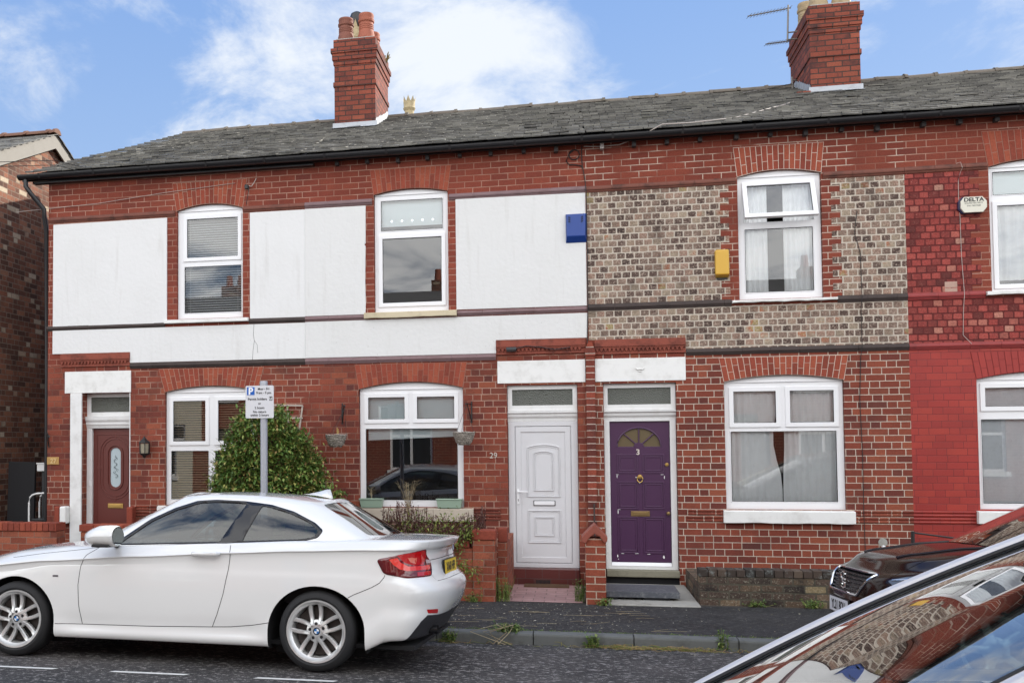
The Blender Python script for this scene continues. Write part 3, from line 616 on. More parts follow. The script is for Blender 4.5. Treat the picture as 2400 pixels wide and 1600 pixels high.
def chimney(house, x0, x1, y0, y1, z0, top, pots, flash=True):
    ch = thing_part('chimney', house, ((x0+x1)/2, (y0+y1)/2, z0))
    st = MB()
    for a, b, e in ((z0-0.5, top-0.845, 0.0), (top-0.845, top-0.76, 0.018), (top-0.76, top-0.455, 0.0), (top-0.455, top-0.37, 0.016), (top-0.37, top-0.25, 0.034), (top-0.25, top-0.165, 0.055), (top-0.165, top, 0.012)):
        st.box(x0-e, x1+e, y0-e, y1+e, a, b-0.0005)
    st.build('stack', M_chim, ch, bevel=0.004)
    fl = MB(); fl.box(x0+0.02, x1-0.02, y0+0.02, y1-0.02, top-0.01, top+0.03); fl.build('mortar_flaunching', M_conc, ch, bevel=0.015)
    if flash:
        lf = MB(); s = (RIDGE_Z-EAVE_Z)/(RIDGE_Y-EAVE_Y); zr = lambda y: EAVE_Z+(y-EAVE_Y)*s
        lf.add([(x0-0.03, y0-0.012, zr(y0)+0.10), (x1+0.03, y0-0.012, zr(y0)+0.10), (x1+0.03, y0-0.014, zr(y0)+0.02), (x0-0.03, y0-0.014, zr(y0)+0.02), (x1+0.03, y0-0.15, zr(y0-0.15)+0.035), (x0-0.03, y0-0.15, zr(y0-0.15)+0.035)], [(0, 3, 2, 1), (3, 5, 4, 2)])
        r = random.Random(1); yy = y0
        while yy < min(y1, RIDGE_Y-0.1):
            L = r.uniform(0.10, 0.16)
            for xs in (x1+0.006, x0-0.006): lf.add([(xs, yy, zr(yy)+0.01), (xs, yy+L-0.008, zr(yy+L)+0.01), (xs, yy+L-0.008, zr(yy+L)+0.13+r.uniform(0, 0.03)), (xs, yy, zr(yy)+0.13)], [(0, 1, 2, 3)])
            yy += L
        lf.build('lead_flashing', M_lead, ch, fix=False)
    for px, py, pr, ph, kind in pots:
        mb = MB()
        if kind == 'crown':
            prof = [(pr*0.95, 0), (pr*0.95, 0.05), (pr*0.8, 0.07), (pr*0.78, ph*0.45), (pr*0.95, ph*0.5), (pr*1.05, ph*0.55), (pr*0.95, ph*0.6), (pr*1.0, ph*0.8), (pr*0.8, ph*0.8)]
            mb.lathe(prof, (px, py, top), n=20, close=False)
            for k in range(8):
                a = 2*PI*k/8; mb.add([(px+pr*math.cos(a-0.36), py+pr*math.sin(a-0.36), top+ph*0.79), (px+pr*math.cos(a+0.36), py+pr*math.sin(a+0.36), top+ph*0.79), (px+pr*1.12*math.cos(a), py+pr*1.12*math.sin(a), top+ph)], [(0, 1, 2)])
            mb.build('chimney_pot', mat('buff_pot', rough=0.8, fn=dirty((0.42, 0.34, 0.20), 0.6, 9.0)), ch, smooth=True, fix=False, label='tall buff pot with a toothed rim')
        else:
            prof = [(pr, 0), (pr*0.98, ph*0.25), (pr*0.86, ph*0.40)]
            for k in range(3): prof += [(pr*0.84, ph*(0.42+k*0.07)), (pr*0.89, ph*(0.45+k*0.07)), (pr*0.84, ph*(0.48+k*0.07))]
            prof += [(pr*0.84, ph*0.68), (pr*0.95, ph*0.71), (pr*0.97, ph*0.78), (pr*0.88, ph*0.80), (pr*0.88, ph*0.90), (pr*0.92, ph*0.94), (pr*0.86, ph), (pr*0.7, ph), (pr*0.68, ph*0.6)]
            mb.lathe(prof, (px, py, top), n=24, close=False)
            c = (0.20, 0.07, 0.045) if kind == 'brown' else (0.36, 0.27, 0.16) if kind == 'buffround' else (0.33, 0.10, 0.058)
            mb.build('chimney_pot', mat('pot_'+kind, rough=0.75, fn=dirty(c, 0.6, 8.0)), ch, smooth=True, fix=False)
    return ch
# ---------------------------------------------------------------- the terrace
WB, WM, WT = -0.42, 2.99, 5.90
def walls(house, x0, x1, mlo, mup, lo_holes, up_holes, depth=0.13):
    holed([(x0, WB), (x1, WB), (x1, WM), (x0, WM)], lo_holes, 0.0, 0.12, depth).build('front_wall', mlo, house)
    holed([(x0, WM+0.0005), (x1, WM+0.0005), (x1, WT), (x0, WT)], up_holes, 0.0, 0.12, depth).build('front_wall', mup, house)
    mb = MB(); yb = 2*RIDGE_Y; mb.box(x0, x1, yb-0.22, yb, WB, WT); mb.build('back_wall', M_gable, house)
def ringm(x0, x1, z0, z1, w, y, t=0.012, rise=0.0):
    o = arch_loop(x0, x1, z0, z1, rise) if rise else [(x0, z0), (x1, z0), (x1, z1), (x0, z1)]
    i = arch_loop(x0+w, x1-w, z0+w, z1-w, rise*0.9) if rise else [(x0+w, z0+w), (x1-w, z0+w), (x1-w, z1-w), (x0+w, z1-w)]
    return holed(o, [i], y-t, y+0.003)
def add(mb, other): mb.add(other.v, other.f); return mb
def fanlight(house, x0, x1, z0, z1, gx0, gx1, gz0, gz1, y, m_):
    f = thing_part('fanlight', house, ((x0+x1)/2, y, z0))
    holed([(x0, z0), (x1, z0), (x1, z1), (x0, z1)], [[(gx0, gz0), (gx1, gz0), (gx1, gz1), (gx0, gz1)]], y, y+0.06).build('frame', m_, f, bevel=0.004)
    p = MB(); p.box(gx0-0.004, gx1+0.004, y+0.02, y+0.03, gz0-0.004, gz1+0.004); p.build('pane', M_frost, f)
    return f

# ---- number 27, the end house with white render and a red-brown door
X0, X1 = -7.885, -3.772
h27 = thing('terraced_house', 'end terrace house with white rendered panels and a brown door with an oval pane', 'house', ((X0+X1)/2, 0, -0.17))
w27u = (-5.772, -4.728, 3.655, 5.285, 0.087); w27g = (-5.955, -4.505, 0.88, 2.565, 0.085)
walls(h27, X0, X1, M_red_lo, M_red_up, [[(-7.30, WB+0.3), (-6.512, WB+0.3), (-6.512, 2.57), (-7.30, 2.57)], arch_loop(*w27g)], [arch_loop(*w27u)], 0.2)
gw = MB(); gw.add([(X0, 0.001, WB), (X0+0.79*2, 8.0, WB), (X0+0.79*2, 8.0, WT), (X0+0.79, 4.0, RIDGE_Z-0.06), (X0, 0.001, WT)], [(0, 1, 2, 3, 4)]); gw.build('gable_wall', M_gable, h27)
roof(h27, -8.15, X1, verge=(-8.15, -7.32)); gutter(h27, -8.27, X1, soffit=(-8.10, -3.62))
dp = MB(); dp.tube([(-8.16, -0.2, 5.88), (-8.16, -0.2, 5.76), (-8.10, -0.17, 5.66), (-7.93, -0.06, 5.42), (-7.93, -0.05, 5.30), (-7.94, 0.03, 5.1), (-7.93, 0.06, 3.0), (-7.93, 0.06, 0.0)], 0.036, 12); dp.build('downpipe', M_black, h27, smooth=True)
holed([(-7.800, 3.602), (-5.922, 3.602), (-5.922, 5.195), (-7.800, 5.185)], [], -0.016, 0.01).build('render_panel', M_rend_a, h27, bevel=0.006)
holed([(-4.613, 3.625), (X1-0.0005, 3.625), (X1-0.0005, 5.198), (-4.613, 5.198)], [], -0.016, 0.01).build('render_panel', M_rend_a, h27, bevel=0.003)
holed([(-7.800, 3.182), (-6.516, 3.182), (-6.516, 3.02), (X1-0.0005, 3.02), (X1-0.0005, 3.542), (-7.800, 3.542)], [], -0.016, 0.01).build('render_panel', M_rend_a, h27, bevel=0.003)
ck = MB(); ck.tube([(-4.55, -0.0165, 3.545), (-4.56, -0.0165, 3.40), (-4.545, -0.0165, 3.30), (-4.565, -0.0165, 3.16), (-4.575, -0.0165, 3.02)], 0.0025, 4); ck.tube([(-4.545, -0.0165, 3.30), (-4.50, -0.0165, 3.24), (-4.495, -0.0165, 3.12)], 0.002, 4); ck.build('render_crack', M_blackm, h27)
string(h27, X0+0.015, -5.79, 5.255, M_string_r); string(h27, -4.71, X1, 5.255, M_string_r)
string(h27, X0-0.02, -5.95, 3.575, M_string, 0.07); string(h27, -4.63, X1, 3.585, M_string, 0.07)
string(h27, -6.512, X1, 2.972, M_string)
corbel(h27, -7.66, -6.516, 3.178, M_corbel)
slab(h27, 'door_lintel', M_stone_w, -7.592, -6.502, 2.575, 2.905, 0.012)
lp = MB(); lp.box(-7.49, -7.302, -0.03, 0.16, -0.3, 2.57); lp.box(-6.53, -6.513, 0.0, 0.19, 0.0, 2.57); lp.build('door_jamb', mat('white_painted_brick', rough=0.6, fn=dirty((0.76, 0.76, 0.75), 0.35, 6.0, bump=0.5, bscale=18)), h27, bevel=0.006)
fanlight(h27, -7.30, -6.53, 2.22, 2.57, -7.235, -6.54, 2.285, 2.515, 0.14, M_upvc_o)
tr = MB(); tr.sweep([(0.20, 2.04), (0.135, 2.04), (0.125, 2.075), (0.11, 2.10), (0.11, 2.13), (0.09, 2.165), (0.085, 2.22), (0.20, 2.22)], -7.30, -6.53); tr.build('door_cornice', M_upvc_o, h27)
M_d27 = mat('red_brown_door_paint', (0.115, 0.022, 0.016), 0.4)
d = thing_part('front_door', h27, (-6.9, 0.19, 0.06)); dy_ = 0.185
df = MB(); df.box(-7.302, -7.215, 0.14, 0.24, 0.0, 2.04); df.build('door_frame', M_upvc_o, d, bevel=0.004)
oc, ow, oh = (-6.845, 1.44), 0.085, 0.30
def oval(w, h, n=14): return [(oc[0]+w*math.cos(a), oc[1]+(h-w)+w*math.sin(a)) for a in [PI*i/n for i in range(n+1)]] + [(oc[0]+w*math.cos(a), oc[1]-(h-w)+w*math.sin(a)) for a in [PI+PI*i/n for i in range(n+1)]]
dm = holed([(-7.214, 0.06), (-6.514, 0.06), (-6.514, 2.035), (-7.214, 2.035)], [oval(ow, oh)], dy_, dy_+0.045)
for (w, h, t) in ((ow+0.03, oh+0.03, 0.014), (0.205, 0.43, 0.008), (0.245, 0.47, 0.008)):
    add(dm, holed(oval(w+0.014, h+0.014), [oval(w, h)], dy_-t, dy_+0.002))
for a, b, c, e in ((-7.16, -6.90, 0.12, 0.50), (-6.79, -6.57, 0.12, 0.50), (-7.16, -6.57, 0.56, 1.95)):
    add(dm, ringm(a, b, c, e, 0.014, dy_, 0.007))
dm.box(-6.862, -6.828, dy_-0.006, dy_, 1.87, 1.96); dm.box(-6.862, -6.828, dy_-0.006, dy_, 0.93, 1.0); dm.box(-7.16, -7.05, dy_-0.006, dy_, 1.42, 1.46); dm.box(-6.64, -6.57, dy_-0.006, dy_, 1.42, 1.46)
dm.build('door_leaf', M_d27, d, bevel=0.003)
gp = MB(); gp.box(oc[0]-ow-0.005, oc[0]+ow+0.005, dy_+0.012, dy_+0.02, oc[1]-oh, oc[1]+oh); gp.build('oval_pane', mat('etched_pane', (0.42, 0.50, 0.53), 0.3), d)
lv = MB(); r = random.Random(4)
for i in range(26):
    z = oc[1]-0.17+0.34*i/26; x = oc[0]+0.03*math.sin(i*0.9); a = r.uniform(0, PI)
    lv.tube([(x, dy_+0.010, z), (x+0.018*math.cos(a), dy_+0.010, z+0.012+0.012*math.sin(a)), (x+0.02*math.cos(a+1.2), dy_+0.010, z+0.028)], 0.0028, 4)
lv.build('etched_scroll', mat('dark_etching', (0.05, 0.07, 0.075), 0.5), d)
lb = MB(); lb.box(-6.965, -6.715, dy_-0.010, dy_, 0.82, 0.89); lb.box(-6.935, -6.745, dy_-0.016, dy_, 0.835, 0.875); lb.build('letter_plate', M_brass, d, bevel=0.003)
bp = MB(); bp.box(-7.262, -7.235, 0.125, 0.142, 1.16, 1.24); bp.build('bell_push', M_upvc, d, bevel=0.003)
st = MB(); st.box(-7.30, -6.51, -0.25, 0.2, -0.3, 0.055); st.build('door_step', M_flag, h27, bevel=0.01)
flat_arch(h27, w27u[0], w27u[1], 5.285, 0.087, 5.712, 16, M_vous, M_mort, 0.07); flat_arch(h27, w27g[0], w27g[1], 2.565, 0.085, 2.915, 21, M_vous, M_mort, 0.10)
w = window(h27, *w27u, [(-5.665, -4.775, 4.535, 5.205, 's'), (-5.675, -4.755, 3.735, 4.455, 'f')])
slats(w, -5.70, -4.75, 3.70, 5.20, 0.135, M_slat, 0.036)
w = window(h27, *w27g, [(-5.885, -5.285, 1.785, 2.475, 's'), (-5.175, -4.575, 1.785, 2.475, 's'), (-5.885, -5.27, 0.955, 1.70, 'f'), (-5.19, -4.575, 0.955, 1.70, 'f')])
slats(w, -5.90, -4.55, 0.95, 2.52, 0.135, M_slat_b, 0.036)
sill(h27, M_stone_w, -5.945, -4.633, 3.590, 3.640, 0.07); sill(h27, M_stone_w, -6.05, -4.42, 0.70, 0.868, 0.07)
band(h27, -6.50, -6.06, M_sill_band); band(h27, -4.41, X1, M_sill_band)
bl = MB(); bl.boxr((-4.66, -0.02, 5.585), (0.025, 0.02, 0.03), Matrix.Identity(4)); bl.build('junction_box', M_black, h27, bevel=0.004)

# ---- number 29, white door
X0, X1 = -3.772, 0.238
h29 = thing('terraced_house', 'terraced house with flaking white render, a white panelled door and a cream upper sill', 'house', ((X0+X1)/2, 0, -0.17))
w29u = (-2.745, -1.674, 3.655, 5.350, 0.070); w29g = (-2.980, -1.485, 0.88, 2.555, 0.095)
D = [(-0.872, WB+0.25), (0.086, WB+0.25), (0.086, 2.575), (-0.872, 2.575)]
walls(h29, X0, X1, M_red_lo, M_red_up, [D, arch_loop(*w29g)], [arch_loop(*w29u)], 0.14)
roof(h29, X0, X1); gutter(h29, X0, X1); brackets(h29, -3.5, X1)
holed([(X0+0.0005, 3.632), (-2.875, 3.632), (-2.868, 3.80), (-2.875, 4.1), (-2.866, 4.62), (-2.885, 4.64), (-2.866, 4.66), (-2.862, 5.205), (X0+0.0005, 5.205)], [], -0.0155, 0.01).build('render_panel', M_rend_b, h29, bevel=0.003)
holed([(-1.562, 3.652), (0.232, 3.646), (0.232, 5.208), (-1.562, 5.222)], [], -0.0155, 0.01).build('render_panel', M_rend_b, h29, bevel=0.005)
holed([(X0+0.0005, 3.022), (-1.014, 3.022), (-1.014, 3.206), (0.234, 3.206), (0.234, 3.55), (X0+0.0005, 3.55)], [], -0.0155, 0.01).build('render_panel', M_rend_b, h29, bevel=0.005)
string(h29, X0, -2.765, 5.258, M_string_m); string(h29, -1.655, X1-0.004, 5.258, M_string_m)
string(h29, X0, -2.885, 3.592, M_string_m, 0.07); string(h29, -1.553, X1-0.004, 3.600, M_string_m, 0.075)
string(h29, X0, -1.018, 2.975, M_string_m)
corbel(h29, -1.010, 0.203, 3.202, M_corbel)
slab(h29, 'door_lintel', M_stone_w, -1.000, 0.197, 2.60, 2.912, 0.012)
chimney(h29, -4.005, -3.27, 2.78, 3.98, 7.25, 8.885, [(-3.84, 3.0, 0.148, 0.45, 'brown'), (-3.47, 3.0, 0.15, 0.50, 'red'), (-3.50, 3.72, 0.145, 0.46, 'red'), (-3.80, 3.72, 0.13, 0.72, 'crown')])
ch_ = [o for o in h29.children if o.name.startswith('chimney')][0]
cw = MB(); cw.lathe([(0.10, 0.62), (0.125, 0.70), (0.13, 0.80), (0.11, 0.86), (0.05, 0.90), (0.0, 0.905)], (-3.80, 3.72, 8.885), n=20, close=False); cw.build('chimney_cowl', M_black, ch_, smooth=True, fix=False)
wd = MB(); r = random.Random(2)
for i in range(14): wd.tube([(-3.215, 3.5+r.uniform(-.1, .1), 8.72), (-3.19+r.uniform(-.03, .05), 3.5+r.uniform(-.15, .15), 8.80+r.uniform(0, .08))], 0.006, 4)
wd.build('weed', mat('dry_weed', (0.22, 0.16, 0.06), 0.9), ch_)
chimney(h29, -3.55, -2.95, 6.1, 6.75, 6.6, 8.52, [(-3.26, 6.35, 0.125, 0.56, 'crown')], flash=False)
rc = [o for o in h29.children if o.name.startswith('chimney')][1]
fanlight(h29, -0.868, 0.082, 2.215, 2.572, -0.805, 0.020, 2.292, 2.512, 0.05, M_upvc_o)
tr = MB(); tr.sweep([(0.16, 2.07), (0.07, 2.07), (0.065, 2.11), (0.045, 2.14), (0.04, 2.17), (0.02, 2.19), (0.02, 2.212), (0.16, 2.212)], -0.868, 0.082); tr.build('door_cornice', M_upvc_o, h29)
d = thing_part('front_door', h29, (-0.39, 0.06, 0.06)); y = 0.065
holed([(-0.866, 0.058), (0.082, 0.058), (0.082, 2.068), (-0.866, 2.068)], [[(-0.775, 0.115), (-0.008, 0.115), (-0.008, 2.005), (-0.775, 2.005)]], y, y+0.07).build('door_frame', M_upvc_d, d, bevel=0.005)
dm = MB(); dm.box(-0.774, -0.009, y+0.016, y+0.06, 0.116, 2.004); yy = y+0.016
add(dm, holed([(-0.764, 0.126), (-0.019, 0.126), (-0.019, 1.994), (-0.764, 1.994)], [[(-0.692, 0.20), (-0.090, 0.20), (-0.090, 1.925), (-0.692, 1.925)]], yy-0.012, yy))
for ring in ((-0.613, -0.160, 1.025, 1.715, 0.012, 0.040), (-0.522, -0.250, 1.110, 1.635, 0.012, 0.030), (-0.606, -0.157, 0.395, 0.845, 0.012, 0.0), (-0.520, -0.248, 0.488, 0.755, 0.012, 0.0)):
    a, b, c, e, ww, ri = ring; add(dm, ringm(a, b, c, e, ww, yy, 0.012, ri)); add(dm, ringm(a+0.022, b-0.022, c+0.022, e-0.022, 0.008, yy, 0.006, ri*0.9))
dm.build('door_leaf', M_upvc_d, d, bevel=0.004)
lb = MB(); lb.box(-0.530, -0.232, yy-0.010, yy, 0.905, 0.980); lb.build('letter_plate_rim', M_black, d, bevel=0.006)
lb = MB(); lb.box(-0.520, -0.242, yy-0.017, yy, 0.914, 0.971); lb.build('letter_plate', M_upvc, d, bevel=0.006)
hd = MB(); hd.box(-0.752, -0.722, yy-0.024, yy-0.008, 0.93, 1.14); hd.tube([(-0.737, yy-0.02, 1.10), (-0.737, yy-0.06, 1.10), (-0.72, yy-0.066, 1.10), (-0.605, yy-0.066, 1.097)], 0.010, 8); hd.build('handle', M_upvc, d, smooth=True)
kh = MB(); kh.lathe([(0.007, 0), (0.007, 0.004)], (-0.737, yy-0.029, 0.99), 'y', 10); kh.box(-0.740, -0.734, yy-0.0275, yy-0.024, 0.965, 0.99); kh.build('keyhole', M_black, d)
stp = MB(); stp.box(-0.868, 0.080, -0.07, 0.13, -0.22, 0.056)
def qt(t, b):
    k = bricks(t, L=0.225, H=0.13, mortar=0.006, rag=0.002, z0=-0.075, x0=-0.87)
    t.put(b.inputs['Base Color'], t.mix(k['mask'], (0.10, 0.055, 0.05), t.ramp(k['r1'], [(0, (0.085, 0.018, 0.016)), (1, (0.125, 0.028, 0.024))])))
stp.build('tiled_step', mat('red_quarry_tile', rough=0.35, fn=qt), h29, bevel=0.008)
ab = MB(); ab.box(-0.515, -0.300, -0.082, -0.06, -0.158, -0.075); ab.build('air_brick', mat('air_brick_red', (0.10, 0.035, 0.03), 0.7), h29)
ab = MB()
for i in range(11): ab.box(-0.500+i*0.0172, -0.488+i*0.0172, -0.0835, -0.0815, -0.140, -0.090)
ab.build('air_brick_slots', M_blackm, h29)
flat_arch(h29, w29u[0], w29u[1], 5.350, 0.070, 5.718, 16, M_vous, mat('arch_mortar_thin', (0.33, 0.165, 0.12), 0.9), 0.055); flat_arch(h29, w29g[0], w29g[1], 2.555, 0.095, 2.912, 21, M_vous, MATS['arch_mortar_thin'], 0.06)
w = window(h29, *w29u, [(-2.660, -1.742, 4.818, 5.278, 'f'), (-2.672, -1.730, 3.745, 4.760, 's')])
b_ = MB(); b_.grid([[(-2.67, 0.125, 4.905), (-1.73, 0.125, 4.905)], [(-2.67, 0.125, 5.30), (-1.73, 0.125, 5.30)]]); b_.build('roller_blind', M_blind, w, fix=False)
b_ = MB()
for i in range(7): b_.lathe([(0.016, 0), (0.016, 0.002), (0.001, 0.003)], (-2.655+i*0.150, 0.122, 4.985), 'y', 10)
b_.build('blind_eyelet', M_chrome, w)
w = window(h29, *w29g, [(-2.898, -2.280, 2.080, 2.480, 's'), (-2.190, -1.570, 2.080, 2.480, 's'), (-2.905, -1.560, 0.960, 2.000, 'f')])
b_ = MB(); b_.grid([[(-2.87, 0.13, 1.825), (-1.52, 0.13, 1.875)], [(-2.87, 0.13, 2.52), (-1.52, 0.13, 2.52)]]); b_.sweep([(0.125, 1.82), (0.14, 1.82), (0.14, 1.835), (0.125, 1.835)], -2.87, -2.86); b_.build('roller_blind', M_blind, w, fix=False)
sill(h29, M_stone_c, -2.885, -1.556, 3.562, 3.645, 0.07, 0.008); sill(h29, M_stone_b, -3.055, -1.350, 0.685, 0.862, 0.08)
band(h29, X0, -3.06, M_sill_band); band(h29, -1.345, -0.98, M_sill_band, 0.79)
nb = place(text_mesh('29', 0.112, 0.0, ext=0.004), at(-1.068, -0.012, 1.566)); nb.build('house_number', mat('tarnished_number', (0.62, 0.56, 0.50), 0.5, 0.3), h29)

# ---- number 31, patterned brick and purple door
X0, X1 = 0.238, 4.258
h31 = thing('terraced_house', 'terraced house with cream-jointed patterned brick, a purple door and an upper window standing open', 'house', ((X0+X1)/2, 0, -0.17))
w31u = (2.215, 3.258, 3.655, 5.298, 0.075); w31g = (1.995, 3.473, 0.88, 2.565, 0.082)
D = [(0.430, WB+0.2), (1.384, WB+0.2), (1.384, 2.575), (0.430, 2.575)]
walls(h31, X0, X1, M_red_pt, M_red_pu, [D, arch_loop(*w31g)], [arch_loop(*w31u)], 0.16)
roof(h31, X0, X1); gutter(h31, X0, X1); brackets(h31, X0, X1)
holed(toothed(0.250, 2.2, 3.655, 5.205, None, w31u[0]), [], -0.004, 0.01).build('patterned_brick_panel', M_stock, h31)
holed(toothed(3.3, X1, 3.655, 5.205, w31u[1], None), [], -0.004, 0.01).build('patterned_brick_panel', M_stock, h31)
holed([(0.250, 3.172), (1.516, 3.172), (1.516, 3.010), (X1, 3.010), (X1, 3.580), (0.250, 3.580)], [], -0.004, 0.01).build('patterned_brick_panel', M_stock, h31)
string(h31, 0.246, 2.195, 5.252, M_string_r, 0.085); string(h31, 3.278, X1, 5.255, M_string_r, 0.085)
string(h31, 0.246, 2.110, 3.618, M_string, 0.092); string(h31, 3.420, X1, 3.618, M_string, 0.092)
string(h31, 1.520, X1, 2.975, M_string)
corbel(h31, 0.326, 1.514, 3.172, M_corbel)
slab(h31, 'door_lintel', M_stone_w, 0.326, 1.510, 2.60, 2.912, 0.012)
pl_ = MB(); pl_.box(0.205, 0.322, -0.05, 0.01, -0.25, 2.95); pl_.box(0.195, 0.330, -0.062, 0.01, 2.951, 3.03); pl_.prism([(0.195, 3.031), (0.33, 3.031), (0.29, 3.14), (0.235, 3.14)], -0.055, 0.01); pl_.build('brick_pilaster', brick_mat('pilaster_brick', [(0, (0.11, 0.03, 0.024)), (1, (0.28, 0.062, 0.036))], (0.55, 0.44, 0.37), L=0.5, mortar=0.010, z0=0.01, x0=-0.1, soot=0.7, sootc=(0.06, 0.026, 0.024)), h31)
em = MB()
for i in range(5):
    a = PI*(0.12+0.19*i); em.lathe([(0.014, 0), (0.008, 0.006), (0.0, 0.007)], (0.918+0.058*math.cos(a), -0.013, 2.775+0.035*math.sin(a)), 'y', 10)
em.tube([(0.862, -0.016, 2.775), (0.885, -0.018, 2.755), (0.918, -0.018, 2.762), (0.951, -0.018, 2.755), (0.974, -0.016, 2.775)], 0.009, 6); em.tube([(0.90, -0.016, 2.735), (0.918, -0.018, 2.725), (0.936, -0.016, 2.735)], 0.006, 6)
em.build('moulded_crown', M_stone_w, h31, smooth=True)
chimney(h31, 3.815, 4.555, 2.78, 4.15, 7.2, 8.715, [(4.02, 3.05, 0.15, 0.5, 'buffround'), (4.36, 3.05, 0.15, 0.5, 'buffround'), (4.02, 3.85, 0.15, 0.5, 'buffround')])
fanlight(h31, 0.434, 1.380, 2.210, 2.572, 0.490, 1.318, 2.286, 2.512, 0.06, M_upvc_o)
tr = MB(); tr.sweep([(0.17, 2.075), (0.09, 2.075), (0.085, 2.11), (0.06, 2.14), (0.055, 2.17), (0.03, 2.19), (0.03, 2.207), (0.17, 2.207)], 0.434, 1.380); tr.build('door_cornice', M_upvc_o, h31)
d = thing_part('front_door', h31, (0.9, 0.1, 0.06)); y = 0.075
holed([(0.436, 0.058), (1.378, 0.058), (1.378, 2.073), (0.436, 2.073)], [[(0.508, 0.095), (1.300, 0.095), (1.300, 2.060), (0.508, 2.060)]], y, y+0.08).build('door_frame', M_upvc_o, d, bevel=0.004)
M_purp = mat('purple_door_paint', rough=0.35, fn=lambda t, b: t.put(b.inputs['Base Color'], t.mix(t.step(t.noise(t.vm('MULTIPLY', t.pos(), (6.0, 6.0, 1.5)), 9.0, 7.0, 0.8), 0.745, 0.76), (0.060, 0.020, 0.062), (0.35, 0.30, 0.34))))
yy = y+0.03
el = [(0.895+0.288*math.cos(a), 1.715+0.255*math.sin(a)) for a in [PI*i/20 for i in range(21)]]
dm = holed([(0.510, 0.150), (1.298, 0.150), (1.298, 2.058), (0.510, 2.058)], [el], yy, yy+0.045)
for a in (PI*0.25, PI*0.5, PI*0.75):
    p0 = (0.895+0.06*math.cos(a), yy+0.006, 1.715+0.05*math.sin(a)); p1 = (0.895+0.29*math.cos(a), yy+0.006, 1.715+0.257*math.sin(a)); dm.tube([p0, p1], 0.010, 6)
dm.prism([(0.835, 1.71)] + [(0.895+0.07*math.cos(a), 1.715+0.06*math.sin(a)) for a in [PI*i/8 for i in range(9)]][::1] + [(0.825, 1.71)], yy-0.002, yy+0.03) if False else None
hub = [(0.895+0.07*math.cos(a), 1.712+0.06*math.sin(a)) for a in [PI*i/8 for i in range(9)]]; dm.prism(hub, yy-0.002, yy+0.03)
for a, b, c, e in [(q[0], q[1], s_[0], s_[1]) for s_ in ((1.365, 1.595), (0.880, 1.225), (0.285, 0.750)) for q in ((0.615, 0.860), (0.950, 1.205))]:
    add(dm, ringm(a-0.016, b+0.016, c-0.016, e+0.016, 0.020, yy, 0.008)); add(dm, ringm(a+0.012, b-0.012, c+0.012, e-0.012, 0.020, yy, 0.006))
dm.build('door_leaf', M_purp, d, bevel=0.004)
fg = MB(); fg.box(0.60, 1.19, yy+0.016, yy+0.022, 1.70, 1.98); fg.build('fan_pane', mat('amber_obscured_glass', (0.115, 0.085, 0.045), 0.15), d)
fr_ = MB(); fr_.tube([(0.895+0.288*math.cos(a), yy-0.002, 1.715+0.255*math.sin(a)) for a in [PI*i/20 for i in range(21)]], 0.010, 6); fr_.build('fan_moulding', M_purp, d, smooth=True)
wb = MB(); wb.sweep([(yy+0.03, 0.095), (yy-0.03, 0.095), (yy-0.035, 0.105), (yy-0.005, 0.148), (yy+0.03, 0.148)], 0.512, 1.296); wb.build('weather_bar', M_upvc, d, bevel=0.003)
lb = MB(); lb.box(0.775, 1.022, yy-0.010, yy, 0.770, 0.842); lb.box(0.805, 0.992, yy-0.016, yy, 0.785, 0.826); lb.build('letter_plate', mat('aged_brass', (0.30, 0.20, 0.09), 0.4, 0.8), d, bevel=0.003)
kn = MB(); kn.lathe([(0.0, -0.03), (0.028, -0.026), (0.034, 0.0)], (0.900, yy, 1.305), 'y', 14)
kn.tube([(0.900+0.036*math.sin(a), yy-0.022-0.006*math.cos(a), 1.275-0.045*math.cos(a)) for a in [2*PI*i/16 for i in range(17)]], 0.007, 8); kn.build('knocker', M_brass, d, smooth=True)
kb = MB(); kb.lathe([(0.0, -0.05), (0.022, -0.045), (0.026, -0.03), (0.012, -0.012), (0.012, 0.0)], (1.262, yy, 0.815), 'y', 14); kb.build('door_knob', MATS['aged_brass'], d, smooth=True)
lk = MB(); lk.lathe([(0.0, -0.018), (0.022, -0.016), (0.026, 0.0)], (1.255, yy, 1.470), 'y', 14); lk.build('door_lock', M_brass, d, smooth=True)
nb = place(text_mesh('3', 0.105, 0.003, ext=0.003), at(0.880, yy-0.004, 1.605)); nb.build('door_number', MATS['tarnished_number'], d)
cp = MB(); r = random.Random(8)
for cx, cz, wx, wz in ((0.60, 1.31, .010, .045), (0.605, 1.335, .05, .006), (1.22, 1.30, .012, .04), (1.19, 1.335, .04, .006), (0.605, 0.83, .012, .06), (0.62, 0.86, .04, .006), (0.59, 0.235, .018, .035), (0.60, 0.19, .012, .012), (0.84, 0.268, .05, .006), (0.655, 0.266, .05, .006), (1.195, 0.225, .022, .04), (1.0, 0.262, .05, .005), (0.85, 1.30, .012, .018), (0.895, 1.22, .016, .012)):
    n = 7; cp.add([(cx+wx*r.uniform(.5, 1)*math.cos(2*PI*i/n)*0.7, yy-0.0088, cz+wz*r.uniform(.5, 1)*math.sin(2*PI*i/n)*0.7) for i in range(n)], [tuple(range(n))])
cp.build('paint_chips', M_upvc_o, d, fix=False)
ss = MB(); ss.box(0.440, 1.386, -0.045, 0.12, -0.032, 0.057); ss.build('door_sill', M_flag, h31, bevel=0.008)
dv = MB(); dv.box(0.44, 1.384, 0.03, 0.09, -0.3, -0.033); dv.build('void_shade', M_blackm, h31)  # black box stands in for the shade in the void below the sill
